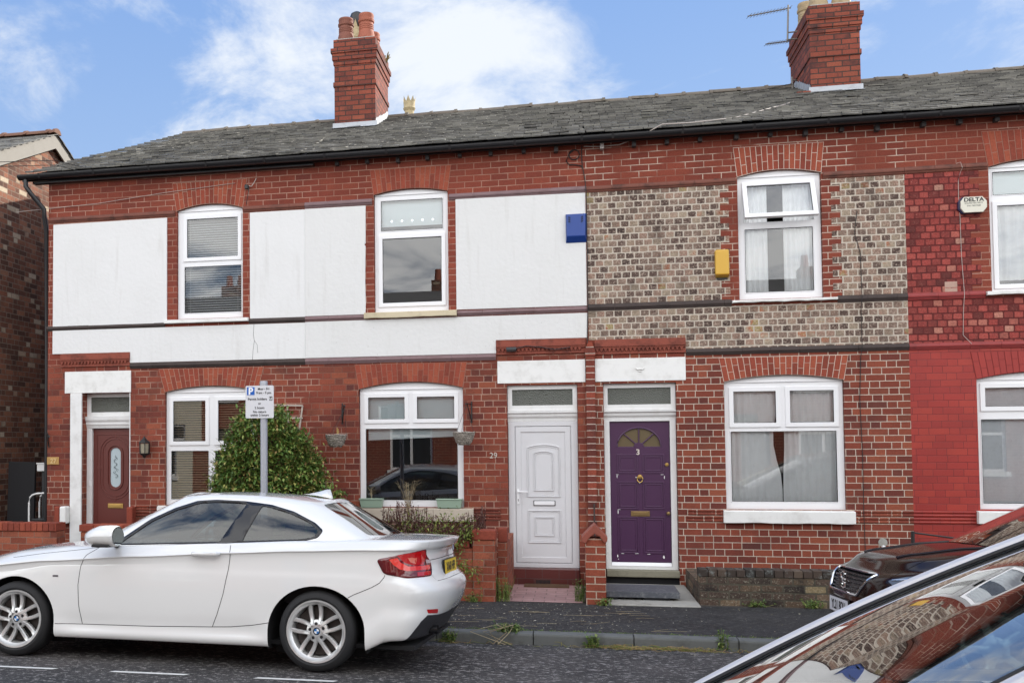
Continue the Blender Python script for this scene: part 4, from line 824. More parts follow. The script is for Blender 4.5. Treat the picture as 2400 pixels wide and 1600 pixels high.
flat_arch(h31, w31u[0], w31u[1], 5.298, 0.075, 5.700, 16, M_vous, M_mort_w, 0.045); flat_arch(h31, w31g[0], w31g[1], 2.565, 0.082, 2.890, 21, M_vous, M_mort_w, 0.062)
w = window(h31, *w31u, [(2.292, 3.170, 4.690, 5.215, 'o'), (2.292, 3.165, 3.740, 4.610, 'f')])
pleat(2.25, 2.60, 3.72, 5.25, 0.115, 0.009, 0.062, 3).build('curtain', M_curt, w, smooth='all', fix=False); pleat(2.80, 3.22, 3.72, 5.25, 0.115, 0.009, 0.062, 5).build('curtain', M_curt, w, smooth='all', fix=False)
w = window(h31, *w31g, [(2.072, 2.690, 1.975, 2.480, 's'), (2.776, 3.400, 1.975, 2.480, 's'), (2.062, 3.392, 0.968, 1.918, 'f')])
pleat(2.04, 2.72, 0.95, 2.5, 0.118, 0.010, 0.085, 1, gather=0.16).build('curtain', M_curt, w, smooth='all', fix=False)
pleat(2.73, 3.43, 0.95, 2.5, 0.122, 0.009, 0.085, 2, gather=-0.04).build('curtain', M_curt, w, smooth='all', fix=False)
sill(h31, M_stone_w, 2.115, 3.412, 3.603, 3.640, 0.07, 0.012); sill(h31, M_stone_w, 1.950, 3.555, 0.702, 0.862, 0.085, 0.012)
band(h31, 1.50, 1.945, M_red_pt); band(h31, 3.56, X1, M_red_pt)

# ---- number 33, washed and painted red
X0, X1 = 4.258, 8.28
h33 = thing('terraced_house', 'terraced house painted bright red below with red-washed patterned brick above', 'house', ((X0+X1)/2, 0, -0.17))
w33u = (5.240, 6.300, 3.655, 5.240, 0.08); w33g = (5.030, 6.510, 0.90, 2.540, 0.09)
walls(h33, X0, X1, M_red_paint, M_red_up, [arch_loop(*w33g)], [arch_loop(*w33u)], 0.14)
roof(h33, X0, X1); gutter(h33, X0, X1); brackets(h33, X0, X1)
holed(toothed(X0, 5.2, 3.655, 5.205, None, w33u[0]), [], -0.004, 0.01).build('patterned_brick_panel', M_stock_r, h33)
holed(toothed(6.4, X1, 3.655, 5.205, w33u[1], None), [], -0.004, 0.01).build('patterned_brick_panel', M_stock_r, h33)
holed([(X0, 3.010), (X1, 3.010), (X1, 3.580), (X0, 3.580)], [], -0.004, 0.01).build('patterned_brick_panel', M_stock_r, h33)
slab(h33, 'brick_patch', mat('pink_patch_brick', rough=0.85, fn=dirty((0.44, 0.29, 0.23), 0.3, 9.0)), 4.695, 4.842, 3.632, 3.712, 0.006); slab(h33, 'brick_patch', MATS['pink_patch_brick'], 4.695, 4.842, 3.718, 3.795, 0.006)
string(h33, X0, 5.225, 5.258, M_string_r); string(h33, 6.32, X1, 5.258, M_string_r)
string(h33, X0, 5.160, 3.618, M_string_p, 0.092); string(h33, 6.40, X1, 3.618, M_string_p, 0.092); string(h33, X0, X1, 2.975, M_string_p)
flat_arch(h33, w33u[0], w33u[1], 5.240, 0.08, 5.70, 16, M_vous, MATS['arch_mortar_thin'], 0.07); flat_arch(h33, w33g[0], w33g[1], 2.540, 0.09, 2.890, 21, M_vous_p, M_mort_r, 0.06)
w = window(h33, *w33u, [(5.290, 6.250, 4.875, 5.195, 'f'), (5.300, 6.240, 3.700, 4.790, 's')])
b_ = MB(); b_.grid([[(5.26, 0.125, 4.85), (6.28, 0.125, 4.85)], [(5.26, 0.125, 5.3), (6.28, 0.125, 5.3)]]); b_.build('roller_blind', M_blind, w, fix=False)
pleat(5.33, 6.2, 3.80, 4.8, 0.12, 0.012, 0.10, 9).build('curtain', M_curt, w, smooth='all', fix=False)
w = window(h33, *w33g, [(5.095, 5.75, 2.150, 2.475, 's'), (5.79, 6.45, 2.150, 2.475, 's'), (5.075, 6.465, 0.960, 2.045, 'f')])
pleat(5.05, 6.5, 0.93, 2.5, 0.115, 0.008, 0.22, 11).build('net_curtain', mat('grey_net_curtain', rough=0.9, fn=dirty((0.78, 0.79, 0.81), 0.4, 30.0, (0.8, 0.8, 0.8))), w, smooth='all', fix=False)
sill(h33, M_stone_w, 5.165, 6.38, 3.597, 3.645, 0.07, 0.01); sill(h33, M_stone_w, 4.985, 6.56, 0.72, 0.875, 0.08, 0.02)
band(h33, X0, 4.98, M_red_paint)
# ---------------------------------------------------------------- the brick house at the left end
GX = -9.3
nb_ = thing('gabled_house', 'brown brick house end-on at the far left with grey bargeboards and a sunlit gable top', 'house', (GX, 2.5, -0.2))
pk, sF, sR, yF, yR = (2.475, 7.46), 0.467, 0.50, -0.55, 7.0
zF, zR = pk[1]-sF*(pk[0]-yF), pk[1]-sR*(yR-pk[0])
mb = MB(); mb.add([(GX, yF, -0.4), (GX, yR, -0.4), (GX, yR, zR), (GX, pk[0], pk[1]), (GX, yF, zF), (GX-8, yF, -0.4), (GX-8, yF, zF), (GX-8, yR, -0.4), (GX-8, yR, zR), (GX-8, pk[0], pk[1])],
                  [(0, 1, 2, 3, 4), (5, 0, 4, 6), (1, 7, 8, 2), (7, 5, 6, 9, 8)]); mb.build('wall', M_gable, nb_)
M_barge = mat('grey_bargeboard', rough=0.6, fn=dirty((0.20, 0.185, 0.16), 0.25, 5.0))
mb = MB()
for (ya, za, yb, zb) in ((yF-0.25, zF-0.25*sF, pk[0], pk[1]), (pk[0], pk[1], yR+0.25, zR-0.25*sR)):
    t_ = 0.235
    mb.add([(GX+0.10, ya, za-t_), (GX+0.10, yb, zb-t_), (GX+0.10, yb, zb+0.03), (GX+0.10, ya, za+0.03), (GX+0.07, ya, za-t_), (GX+0.07, yb, zb-t_), (GX+0.07, yb, zb+0.03), (GX+0.07, ya, za+0.03)], [(0, 1, 2, 3), (7, 6, 5, 4), (0, 4, 5, 1), (3, 2, 6, 7)])
mb.build('bargeboard', M_barge, nb_)
rt = thing_part('roof', nb_, (GX-4, pk[0], pk[1])); mb = MB(); r = random.Random(12)
for sgn, s, ye in ((-1, sF, yF-0.3), (1, sR, yR+0.3)):
    n = 18
    for k in range(n):
        f0, f1 = k/n, (k+1.25)/n; ya, yb = ye+(pk[0]-ye)*f0, ye+(pk[0]-ye)*min(f1, 1)
        x = GX-8.1-(0.13 if k % 2 else 0)
        while x < GX+0.13:
            x1 = min(x+0.25, GX+0.14); za, zb = pk[1]+0.045-s*abs(ya-pk[0])+r.uniform(0, .008), pk[1]+0.03-s*abs(yb-pk[0])
            mb.add([(x+.002, ya, za), (x1-.002, ya, za), (x1-.002, yb, zb), (x+.002, yb, zb), (x+.002, ya, za-.012), (x1-.002, ya, za-.012), (x1-.002, yb, zb-.012)], [(0, 1, 2, 3), (4, 5, 1, 0), (5, 6, 2, 1)]); x += 0.25
mb.build('slates', M_slate, rt, fix=False)
mb = MB(); x = GX-8.1
while x < GX+0.12:
    L = min(0.45, GX+0.14-x); n = 8
    for a, b, rr in ((x, x+L-.004, .10), (x+L-.06, x+L-.002, .122)):
        vs = [(q, pk[0]-rr*math.cos(PI*j/n), pk[1]+0.03+rr*0.8*math.sin(PI*j/n)) for q in (a, b) for j in range(n+1)]
        mb.add(vs, [(j, j+1, j+n+2, j+n+1) for j in range(n)]+[tuple(range(n, -1, -1)), tuple(range(n+1, 2*n+2))])
    x += L
mb.build('ridge_tiles', mat('red_ridge_tile', rough=0.85, fn=dirty((0.17, 0.085, 0.055), 0.7, 6.0)), rt)

# ---------------------------------------------------------------- houses on the far side of the street (seen in the panes)
OY = -17.2
def opposite(i, x0, label, mw, door):
    h = thing('terraced_house', label, 'house', (x0+2.1, OY, 0.0)); x1 = x0+4.2-0.01
    def loc(mb): return place(mb, Matrix.Translation((2*(x0+2.1), 2*OY, 0)) @ Matrix.Rotation(PI, 4, 'Z')) if False else mb
    g = MB(); op = [(x0+0.55, x0+1.4, 0.1, 2.5), (x0+2.2, x0+3.6, 0.9, 2.5), (x0+0.6, x0+1.6, 3.5, 5.1), (x0+2.4, x0+3.4, 3.5, 5.1)]
    hw = holed([(x0, -0.3), (x1, -0.3), (x1, 5.6), (x0, 5.6)], [[(a, c), (b, c), (b, d_), (a, d_)] for a, b, c, d_ in op], 0.0, 0.14)
    hw.v = [(x, OY-y, z) for x, y, z in hw.v]; hw.build('wall', mw, h)
    for k, (a, b, c, d_) in enumerate(op):
        if k == 0:
            mb = MB(); mb.box(a, b, OY-0.16, OY-0.11, c, 2.05); mb.build('door', door, h); mb = MB(); mb.box(a, b, OY-0.16, OY-0.12, 2.1, d_); mb.build('fanlight', M_frost, h); continue
        w = thing_part('window', h, ((a+b)/2, OY-0.1, c)); m = (a+b)/2
        fr = holed([(a, c), (b, c), (b, d_), (a, d_)], [[(a+.07, c+.07), (m-.04, c+.07), (m-.04, d_-.55), (a+.07, d_-.55)], [(m+.04, c+.07), (b-.07, c+.07), (b-.07, d_-.55), (m+.04, d_-.55)], [(a+.07, d_-.47), (m-.04, d_-.47), (m-.04, d_-.07), (a+.07, d_-.07)], [(m+.04, d_-.47), (b-.07, d_-.47), (b-.07, d_-.07), (m+.04, d_-.07)]], 0.06, 0.12)
        fr.v = [(x, OY-y, z) for x, y, z in fr.v]; fr.build('frame', M_upvc, w)
        p = MB(); p.box(a+.03, b-.03, OY-0.112, OY-0.10, c+.03, d_-.03); p.build('pane', mat('dark_pane', (0.03, 0.035, 0.04), 0.05), w)
        sl = MB(); sl.box(a-.08, b+.08, OY-.1, OY+.07, c-.14, c-.002); sl.build('sill', M_stone_w, w)
    mb = MB(); mb.add([(x0, OY+0.3, 5.55), (x1, OY+0.3, 5.55), (x1, OY-3.6, 7.5), (x0, OY-3.6, 7.5), (x1, OY-7.4, 5.5), (x0, OY-7.4, 5.5)], [(0, 1, 2, 3), (3, 2, 4, 5)]); mb.build('roof', M_slate_f, h)
    mb = MB(); mb.box(x0, x1, OY+0.16, OY+0.30, 5.45, 5.55); mb.build('gutter', M_upvc if i % 2 else M_black, h)
    mb = MB(); mb.box(x1-0.9, x1, OY-4.6, OY-3.9, 6.2, 7.95); st_ = mb.build('chimney', M_gable, h)
    mb = MB()
    for q in (0.2, 0.65): mb.lathe([(.14, 0), (.11, .45)], (x1-0.9+q, OY-4.25, 7.95), n=12)
    mb.build('chimney_pot', mat('pot_red', (0.4, 0.125, 0.07), 0.75), st_)
M_slate_f = mat('plain_slate_roof', rough=0.7, fn=dirty((0.13, 0.125, 0.12), 0.6, 4.0))
M_opp = brick_mat('facing_red_brick', REDS, (0.42, 0.30, 0.22), mortar=0.010, z0=0.0, soot=0.3)
M_opp2 = mat('cream_render', rough=0.8, fn=dirty((0.62, 0.58, 0.48), 0.3, 3.0))
for i, (x0, lab, mw, dc) in enumerate(((-16.6, 'cream rendered terrace house with a green door across the street', M_opp2, (0.03, 0.10, 0.05)), (-12.4, 'red brick terrace house with a black door across the street', M_opp, (0.02, 0.02, 0.02)), (-8.2, 'red brick terrace house with a blue door across the street', M_opp, (0.03, 0.06, 0.16)),
        (-4.0, 'red brick terrace house with a white door across the street', M_opp, (0.7, 0.7, 0.7)), (0.2, 'cream rendered terrace house with a red door across the street', M_opp2, (0.25, 0.02, 0.02)), (4.4, 'red brick terrace house with a grey door across the street', M_opp, (0.2, 0.2, 0.21)), (8.6, 'red brick terrace house with a brown door across the street', M_opp, (0.12, 0.06, 0.03)))):
    opposite(i, x0, lab, mw, mat('far_door_%d' % i, dc, 0.4))

# ---------------------------------------------------------------- front walls, piers, steps
def coping(mb, x0, x1, y0, y1, z, h, r, L=0.075):
    x = x0
    while x < x1-0.02:
        e = min(x+L-0.008, x1); dz = r.uniform(-.004, .004); mb.box(x, e, y0-r.uniform(0, .006), y1, z, z+h+dz); x += L
r = random.Random(21)
t = thing('garden_wall', 'low red brick front wall with brick-on-edge coping beside the alley of the end house', 'wall', (-9, -1.5, -0.15))
mb = MB(); mb.box(-12.5, -6.80, -1.60, -1.38, -0.3, 0.625); mb.build('brick_wall', M_garden, t)
mb = MB(); coping(mb, -12.5, -6.80, -1.615, -1.365, 0.632, 0.105, r, 0.086); mb.build('coping', M_vous, t, bevel=0.004)
t = thing('garden_wall', 'short red brick wall by the step of the brown door, mostly behind the white car', 'wall', (-6, -0.5, -0.15))
mb = MB(); mb.box(-6.98, -4.9, -0.62, -0.40, -0.3, 0.53); mb.build('brick_wall', M_garden, t)
mb = MB(); coping(mb, -7.0, -4.9, -0.635, -0.385, 0.538, 0.10, r, 0.23); mb.build('coping', M_vous, t, bevel=0.006)
MB().box(-7.70, -7.61, -0.12, 0.0, 0.55, 0.86).build('plinth_block', M_vous, h27, bevel=0.02); MB().box(-6.51, -6.41, -0.14, 0.0, 0.50, 0.86).build('plinth_block', M_vous, h27, bevel=0.02)
mb = MB(); mb.box(-7.60, -7.495, -0.14, 0.0, 0.60, 0.86); mb.build('plinth_block', M_stone_w, h27, bevel=0.02)
t = thing('garden_wall', 'overgrown red brick front wall of the white-door house ending in a stepped end pier', 'wall', (-2.4, -1.6, -0.15))
mb = MB(); mb.box(-5.6, -1.20, -1.70, -1.48, -0.3, 0.50); mb.box(-1.195, -0.925, -1.715, -1.465, -0.3, 0.60); mb.build('brick_wall', M_garden, t)
mb = MB(); mb.box(-1.205, -0.915, -1.73, -1.46, 0.605, 0.72); coping(mb, -5.6, -1.21, -1.71, -1.47, 0.507, 0.075, r, 0.23); mb.box(-0.915, -0.80, -1.40, -1.18, 0.55, 0.72); mb.build('coping', M_vous, t, bevel=0.01)
mb = MB(); mb.box(-0.914, -0.80, -1.42, -0.1, -0.3, 0.545); mb.build('return_wall', M_garden, t)
t = thing('gate_pier', 'square red brick gate pier with a pointed clay cap between the white and purple doors', 'pier', (0.255, -1.6, -0.14))
mb = MB(); mb.box(0.142, 0.372, -1.725, -1.495, -0.3, 0.645); mb.build('pier', M_pier, t)
mb = MB(); mb.prism([(0.098, 0.60), (0.145, 0.585), (0.19, 0.655), (0.25, 0.70), (0.31, 0.665), (0.36, 0.59), (0.394, 0.61), (0.398, 0.66), (0.25, 0.815), (0.098, 0.66)], -1.76, -1.455); mb.build('cap', mat('red_clay_cap', rough=0.6, fn=dirty((0.27, 0.07, 0.045), 0.4, 7.0)), t, bevel=0.008)
mb = MB(); mb.box(0.20, 0.315, -1.495, -0.06, -0.3, 0.24); mb.build('dividing_wall', M_garden, t)
mb = MB(); mb.tube([(0.285, -0.075, 0.24), (0.285, -0.075, 0.95)], 0.012, 6); mb.build('pipe', M_string, t)
t = thing('garden_wall', 'low sooty brick wall in front of the patterned brick house', 'wall', (2.8, -1.45, -0.15))
mb = MB(); mb.box(1.455, 4.22, -1.46, -1.24, -0.3, 0.185); mb.build('brick_wall', M_sooty, t)
mb = MB(); coping(mb, 1.455, 4.22, -1.465, -1.235, 0.188, 0.085, r, 0.105); mb.build('coping', mat('sooty_coping', rough=0.9, fn=lambda t, b: t.put(b.inputs['Base Color'], t.mix(t.m('MULTIPLY', t.step(t.noise(t.pos(), 9.0, 5.0, .75), .52, .7), .8), t.ramp(t.island(), [(0, (.02, .018, .016)), (.7, (.06, .04, .03)), (1, (.10, .07, .05))]), (.22, .24, .23)))), t, bevel=0.006)
mb = MB(); mb.box(1.455, 1.60, -1.24, -0.05, -0.3, 0.10); mb.build('return_wall', M_sooty, t)
t = tag(MB().box(0.395, 1.44, -1.74, -0.05, -0.3, -0.118).build('concrete_slab', M_conc, bevel=0.015), 'pale concrete slab on the ground below the purple door', 'slab')
t = thing('doorstep', 'dark slatted composite step resting on concrete before the purple door', 'step', (0.82, -1.1, -0.12))
mb = MB(); mb.box(0.385, 1.235, -1.42, -0.80, -0.088, -0.018); mb.build('tread', mat('grey_blue_tread', rough=0.6, fn=dirty((0.075, 0.08, 0.095), 0.8, 25.0, (2.6, 2.5, 2.2), bump=0.5)), t, bevel=0.004)
mb = MB(); mb.box(0.39, 0.52, -1.40, -1.30, -0.118, -0.089); mb.box(0.82, 1.12, -1.40, -1.30, -0.118, -0.089); mb.box(0.39, 1.23, -1.0, -0.9, -0.118, -0.089); mb.build('bearer', M_blackm, t)
tag(MB().box(-0.655, -0.06, -0.36, -0.10, -0.158, -0.138).build('doormat', mat('brown_coir', rough=0.95, fn=dirty((0.11, 0.06, 0.03), 0.5, 30.0, bump=0.8, bscale=120))), 'worn brown doormat below the white door', 'doormat')
t = thing('garden_gate', 'black wrought iron gate with scrolls before the red painted house', 'gate', (4.2, -1.4, -0.15))
mb = MB(); xs = [3.80+0.13*i for i in range(9)]
top = lambda x: 0.725-0.13*(x-3.8)
mb.tube([(3.80, -1.4, -0.15), (3.80, -1.4, 0.74)], 0.02, 6); mb.tube([(4.85, -1.4, -0.15), (4.85, -1.4, 0.6)], 0.02, 6)
mb.tube([(3.80, -1.4, top(3.8)), (4.85, -1.4, top(4.85))], 0.011, 6); mb.tube([(3.80, -1.4, 0.45), (4.85, -1.4, 0.45)], 0.011, 6); mb.tube([(3.80, -1.4, 0.0), (4.85, -1.4, 0.0)], 0.011, 6)
for x in xs[1:-1]: mb.tube([(x, -1.4, 0.0), (x, -1.4, 0.45)], 0.007, 5)
mb.build('gate_frame', M_iron, t)
mb = MB()
for k, x in enumerate((3.92, 4.12, 4.32, 4.52, 4.72)):
    for s in (1, -1): mb.tube([(x+s*(0.02+0.05*math.sin(a*.5))*math.cos(a), -1.4, 0.555+0.048*math.sin(a)-0.06*(x-3.9)) for a in [i*0.5 for i in range(13)]], 0.007, 5)
mb.build('scrollwork', M_iron, t)

# ---------------------------------------------------------------- alley clutter
bd_ = MB(); bd_.boxr((-8.63, 0.5, 0.68), (0.235, 0.025, 0.845), Matrix.Rotation(math.radians(1.3), 4, 'Y')); tag(bd_.build('gate_leaf', M_blackm, bevel=0.005), 'tall flat black board gate standing in the alley', 'gate')
bd_ = MB(); bd_.box(-8.24, -8.11, 0.3, 0.5, 1.38, 1.49); bd_.box(-8.25, -8.10, 0.29, 0.51, 1.491, 1.51)
mbx = thing('meter_box', 'small white box on a dark post in the alley by the black gate', 'box', (-8.18, 0.4, -0.17)); bd_.build('box', M_upvc_o, mbx, bevel=0.006)
MB().box(-8.20, -8.15, 0.38, 0.43, -0.17, 1.38).build('post', M_black, mbx)
t = thing('hand_trolley', 'white tubular folding trolley frame standing in the alley', 'trolley', (-8.1, 0.2, -0.17))
mb = MB()
for y in (0.1, 0.4): mb.tube([(-8.25, y, -0.1), (-8.25, y, 0.90), (-8.235, y, 0.98), (-8.19, y, 1.02), (-8.12, y, 1.04), (-7.98, y, 1.05)], 0.014, 8)
mb.tube([(-8.25, 0.1, 0.6), (-8.25, 0.4, 0.6)], 0.012, 8); mb.build('tube_frame', M_upvc_o, t, smooth=True)
mb = MB(); mb.box(-8.24, -7.96, 0.12, 0.38, 0.60, 0.65); mb.build('shelf', M_black, t, bevel=0.01)
bn = MB(); bn.lathe([(0.09, -0.17), (0.115, 0.52), (0.12, 0.54), (0.11, 0.54)], (-8.08, 0.62, 0.0), n=18); tag(bn.build('plastic_tub', mat('grey_tub', (0.42, 0.44, 0.48), 0.5), smooth=True), 'grey plastic tub behind the trolley in the alley', 'tub')

# ---------------------------------------------------------------- parking sign
t = thing('parking_sign', 'grey pole with a white permit parking plate behind the white car', 'sign', (-3.115, -3.95, -0.03))
mb = MB(); mb.tube([(-3.115, -3.93, -0.2), (-3.118, -3.93, 2.40)], 0.037, 18); mb.build('pole', M_steel, t, smooth=True)
mb = MB(); mb.lathe([(0.041, 2.37), (0.041, 2.425), (0.038, 2.437), (0.0, 2.44)], (-3.118, -3.93, 0), n=18); mb.build('cap', M_steel, t, smooth=True)
sx, sz, sy = -3.149, 2.221, -3.975
def rrect(w, h, r_, n=5): return [(sx+cx*(w/2-r_)+r_*math.cos(a), sz+cz*(h/2-r_)+r_*math.sin(a)) for cx, cz, a0 in ((1, -1, -PI/2), (1, 1, 0), (-1, 1, PI/2), (-1, -1, PI)) for a in [a0+PI/2*i/n for i in range(n+1)]]
mb = MB(); mb.prism(rrect(0.304, 0.336, 0.014), sy, sy+0.003); pl8 = mb.build('plate', mat('grey_white_sign_face', (0.62, 0.62, 0.64), 0.35), t)
M_ink = mat('black_sign_ink', (0.012, 0.012, 0.013), 0.5); M_blue = mat('blue_sign_panel', (0.01, 0.10, 0.42), 0.4); M_wh = mat('white_sign_ink', (0.8, 0.8, 0.8), 0.5)
mb = MB(); mb.box(sx-0.136, sx-0.054, sy-0.0012, sy, sz+0.071, sz+0.153); mb.build('blue_square', M_blue, pl8)
place(text_mesh('P', 0.098, 0.0035, ext=0.0005), at(sx-0.096, sy-0.002, sz+0.078)).build('letter', M_wh, pl8)
wr = MB()
for txt, x, z, s in (('Mon - Fri', 0.043, 0.122, 0.033), ('9 am - 5 pm', 0.045, 0.083, 0.033), ('Permit holders', -0.024, 0.018, 0.034), ('or', 0.0, -0.026, 0.032), ('2 hours', 0.0, -0.072, 0.034), ('No return', 0.0, -0.113, 0.034), ('within 2 hours', 0.0, -0.148, 0.034)):
    add(wr, place(text_mesh(txt, s, 0.0006, ext=0.0005), at(sx+x, sy-0.0012, sz+z)))
wr.build('lettering', M_ink, pl8)
mb = MB(); mb.box(sx+0.106, sx+0.138, sy-0.0012, sy, sz+0.012, sz+0.054); mb.build('zone_square', M_ink, pl8)
place(text_mesh('U', 0.038, 0.001, ext=0.0005), at(sx+0.122, sy-0.002, sz+0.0195)).build('letter', M_wh, pl8)
mb = MB(); mb.box(sx-0.06, sx+0.13, sy+0.004, sy+0.018, 2.33, 2.35); mb.box(sx-0.06, sx+0.13, sy+0.004, sy+0.018, 2.10, 2.12); mb.build('clamp', M_steel, t)

# ---------------------------------------------------------------- alarm boxes, lamps, number plates, brackets
M_bl = mat('blue_alarm_plastic', (0.008, 0.045, 0.24), 0.4)
t = thing('alarm_box', 'dark blue burglar alarm box on the white render near the house joint', 'alarm', (0.1, 0, 4.7))
mb = MB(); mb.add([(-0.040, -0.016, 4.515), (0.240, -0.016, 4.515), (0.243, -0.016, 4.92), (-0.040, -0.016, 4.92), (-0.025, -0.085, 4.60), (0.222, -0.085, 4.60), (0.226, -0.07, 4.905), (-0.028, -0.07, 4.905), (0.02, -0.085, 4.605), (0.17, -0.085, 4.605)], [(0, 1, 5, 4), (1, 2, 6, 5), (2, 3, 7, 6), (3, 0, 4, 7), (4, 5, 6, 7), (3, 2, 1, 0)]); mb.build('cover', M_bl, t, bevel=0.008)
mb = MB()
for s in (0.0, 0.17):
    for i in range(3): mb.boxr((s+0.012, -0.079, 4.80+i*0.03), (0.014, 0.004, 0.005), Matrix.Rotation(math.radians(30 if s == 0 else -30), 4, 'Y'))
mb.build('sounder_slot', M_blackm, t)
t = thing('alarm_box', 'yellow plain alarm box at the left of the open upper window', 'alarm', (2.0, 0, 4.1))
mb = MB(); mb.box(1.905, 2.083, -0.085, -0.005, 3.985, 4.325); mb.add([(1.905, -0.085, 3.984), (2.083, -0.085, 3.984), (2.075, -0.005, 3.955), (1.912, -0.005, 3.955)], [(0, 1, 2, 3)]); mb.build('cover', mat('yellow_alarm_plastic', (0.62, 0.36, 0.045), 0.4), t, bevel=0.02)
mb = MB(); mb.box(1.925, 2.065, -0.02, -0.006, 3.935, 3.955); mb.build('base', M_black, t)
t = thing('alarm_box', 'cream eight-sided DELTA alarm box with dark blue sides on red-washed brick', 'alarm', (5.0, 0, 4.75))
ol = [(4.885, 4.71), (4.925, 4.655), (5.14, 4.655), (5.185, 4.715), (5.185, 4.795), (5.135, 4.855), (4.925, 4.855), (4.885, 4.80)]
mb = MB(); mb.prism(ol, -0.075, -0.045); mb.build('cover', mat('cream_alarm_plastic', (0.66, 0.64, 0.54), 0.35), t, bevel=0.004)
mb = MB(); mb.prism([(5.035+(x-5.035)*1.05-0.012, 4.755+(z-4.755)*1.05) for x, z in ol], -0.0445, -0.003); mb.build('base', mat('navy_plastic', (0.012, 0.014, 0.06), 0.35), t, bevel=0.004)
wr = place(text_mesh('DELTA', 0.068, 0.0022, sx=1.12, ext=0.0005), at(5.035, -0.0758, 4.795)); wr.build('brand_lettering', M_ink, t)
wr = place(text_mesh('SOUND SECURITY', 0.026, 0.0, sx=1.0, ext=0.0005), at(5.035, -0.0758, 4.765)); add(wr, place(text_mesh('0161 969 9200', 0.026, 0.0, sx=1.0, ext=0.0005), at(5.035, -0.0758, 4.732))); wr.build('small_lettering', M_ink, t)
t = thing('wall_lantern', 'black coach lantern on the red brick beside the brown door', 'lamp', (-6.22, -0.1, 1.75))
mb = MB(); c = (-6.23, -0.12, 0)
mb.lathe([(0.0, 1.915), (0.012, 1.905), (0.016, 1.89), (0.03, 1.875), (0.085, 1.825), (0.088, 1.81), (0.07, 1.805)], c, n=6); mb.lathe([(0.066, 1.66), (0.072, 1.655), (0.06, 1.635), (0.03, 1.62), (0.018, 1.59), (0.0, 1.585)], c, n=6)
for k in range(6):
    a = 2*PI*k/6; mb.tube([(c[0]+0.07*math.cos(a), c[1]+0.07*math.sin(a), 1.65), (c[0]+0.078*math.cos(a), c[1]+0.078*math.sin(a), 1.81)], 0.006, 5)
mb.box(-6.265, -6.195, -0.02, 0.0, 1.64, 1.80); mb.tube([(-6.23, -0.01, 1.66), (-6.23, -0.06, 1.62), (-6.23, -0.10, 1.63)], 0.009, 6); mb.build('lantern_cage', M_iron, t)
mb = MB(); mb.lathe([(0.062, 1.66), (0.070, 1.80)], c, n=6); mb.build('lantern_glass', mat('smoky_lantern_glass', (0.30, 0.27, 0.20), 0.2), t)
t = tag(None or MB().prism([(-7.885, 1.488), (-7.683, 1.488), (-7.683, 1.605), (-7.885, 1.605)], -0.014, 0.0).build('number_plaque', mat('gilt_wood_plaque', (0.42, 0.24, 0.07), 0.45), bevel=0.008), 'small gilt number plaque on the brick corner of the end house', 'plaque')
place(text_mesh('27', 0.105, 0.003, ext=0.003), at(-7.775, -0.017, 1.509)).build('numerals', mat('gilt_numerals', (0.60, 0.42, 0.18), 0.4), t)
mb = MB(); mb.tube([(-8.02, -0.02, 1.955), (-7.80, -0.30, 1.93), (-7.79, -0.31, 1.90)], 0.008, 6); mb.tube([(-7.98, -0.02, 1.78), (-7.85, -0.24, 1.92)], 0.007, 6); mb.tube([(-8.0, -0.015, 1.98), (-7.97, -0.015, 1.75)], 0.009, 6)
mb.v = [(x+0.12, y, z) for x, y, z in mb.v]; tag(mb.build('hanging_bracket', M_iron, smooth=True), 'empty black iron bracket on the corner above the number plaque', 'bracket')
def basket(bx, label, cx, cz, turn):
    t = thing('hanging_basket', label, 'hanging basket', (bx, 0, cz))
    mb = MB(); mb.tube([(bx, -0.008, 2.36), (bx, -0.008, 2.06)], 0.010, 6); mb.tube([(bx, -0.01, 2.32), (bx+turn, -0.30, 2.32), (bx+turn, -0.31, 2.30)], 0.008, 6); mb.tube([(bx, -0.01, 2.08), (bx+turn*0.75, -0.24, 2.31)], 0.008, 6)
    mb.build('bracket', M_iron, t, smooth=True)
    rr, h = 0.145, 0.155; c = (cx, -0.33, cz-h); mb = MB(); q = random.Random(int(bx*100))
    for k in range(9):
        z = h*k/8; rad = rr*(0.52+0.48*(k/8)**0.6); mb.tube([(c[0]+(rad+q.uniform(-.004, .004))*math.cos(a), c[1]+(rad+q.uniform(-.004, .004))*math.sin(a), c[2]+z+0.006*math.sin(5*a+k)) for a in [2*PI*i/22 for i in range(23)]], 0.012, 5, caps=False)
    mb.lathe([(rr*0.5, 0.0), (rr*0.70, h*0.35), (rr*0.9, h*0.95)], c, n=20); mb.build('wicker_bowl', mat('grey_wicker', rough=0.9, fn=lambda t, b: t.put(b.inputs['Base Color'], t.ramp(t.noise(t.pos(), 60.0, 3.0, .7), [(.35, (.10, .085, .07)), (.65, (.42, .38, .33))]))), t, smooth=True)
    mb = MB()
    for k in range(3):
        a = 2*PI*k/3+0.4; mb.tube([(c[0]+rr*math.cos(a), c[1]+rr*math.sin(a), cz), (bx+turn, -0.305, 2.28)], 0.0025, 4)
    mb.build('chain', M_iron, t)
    if turn > 0.1:
        mb = MB()
        for k in range(7): mb.tube([(c[0]+0.02, c[1], cz-0.02), (c[0]+0.03+q.uniform(-.02, .02), c[1]+q.uniform(-.02, .02), cz+0.06+q.uniform(0, .05))], 0.006, 4)
        mb.build('dead_stems', mat('straw', (0.40, 0.27, 0.10), 0.9), t)
basket(-3.225, 'grey wicker hanging basket left of the wide white window', -3.24, 1.90, 0.11)
basket(-1.365, 'grey wicker hanging basket right of the wide white window', -1.44, 1.92, -0.05)
M_sage = mat('sage_green_plastic', (0.30, 0.40, 0.31), 0.45)
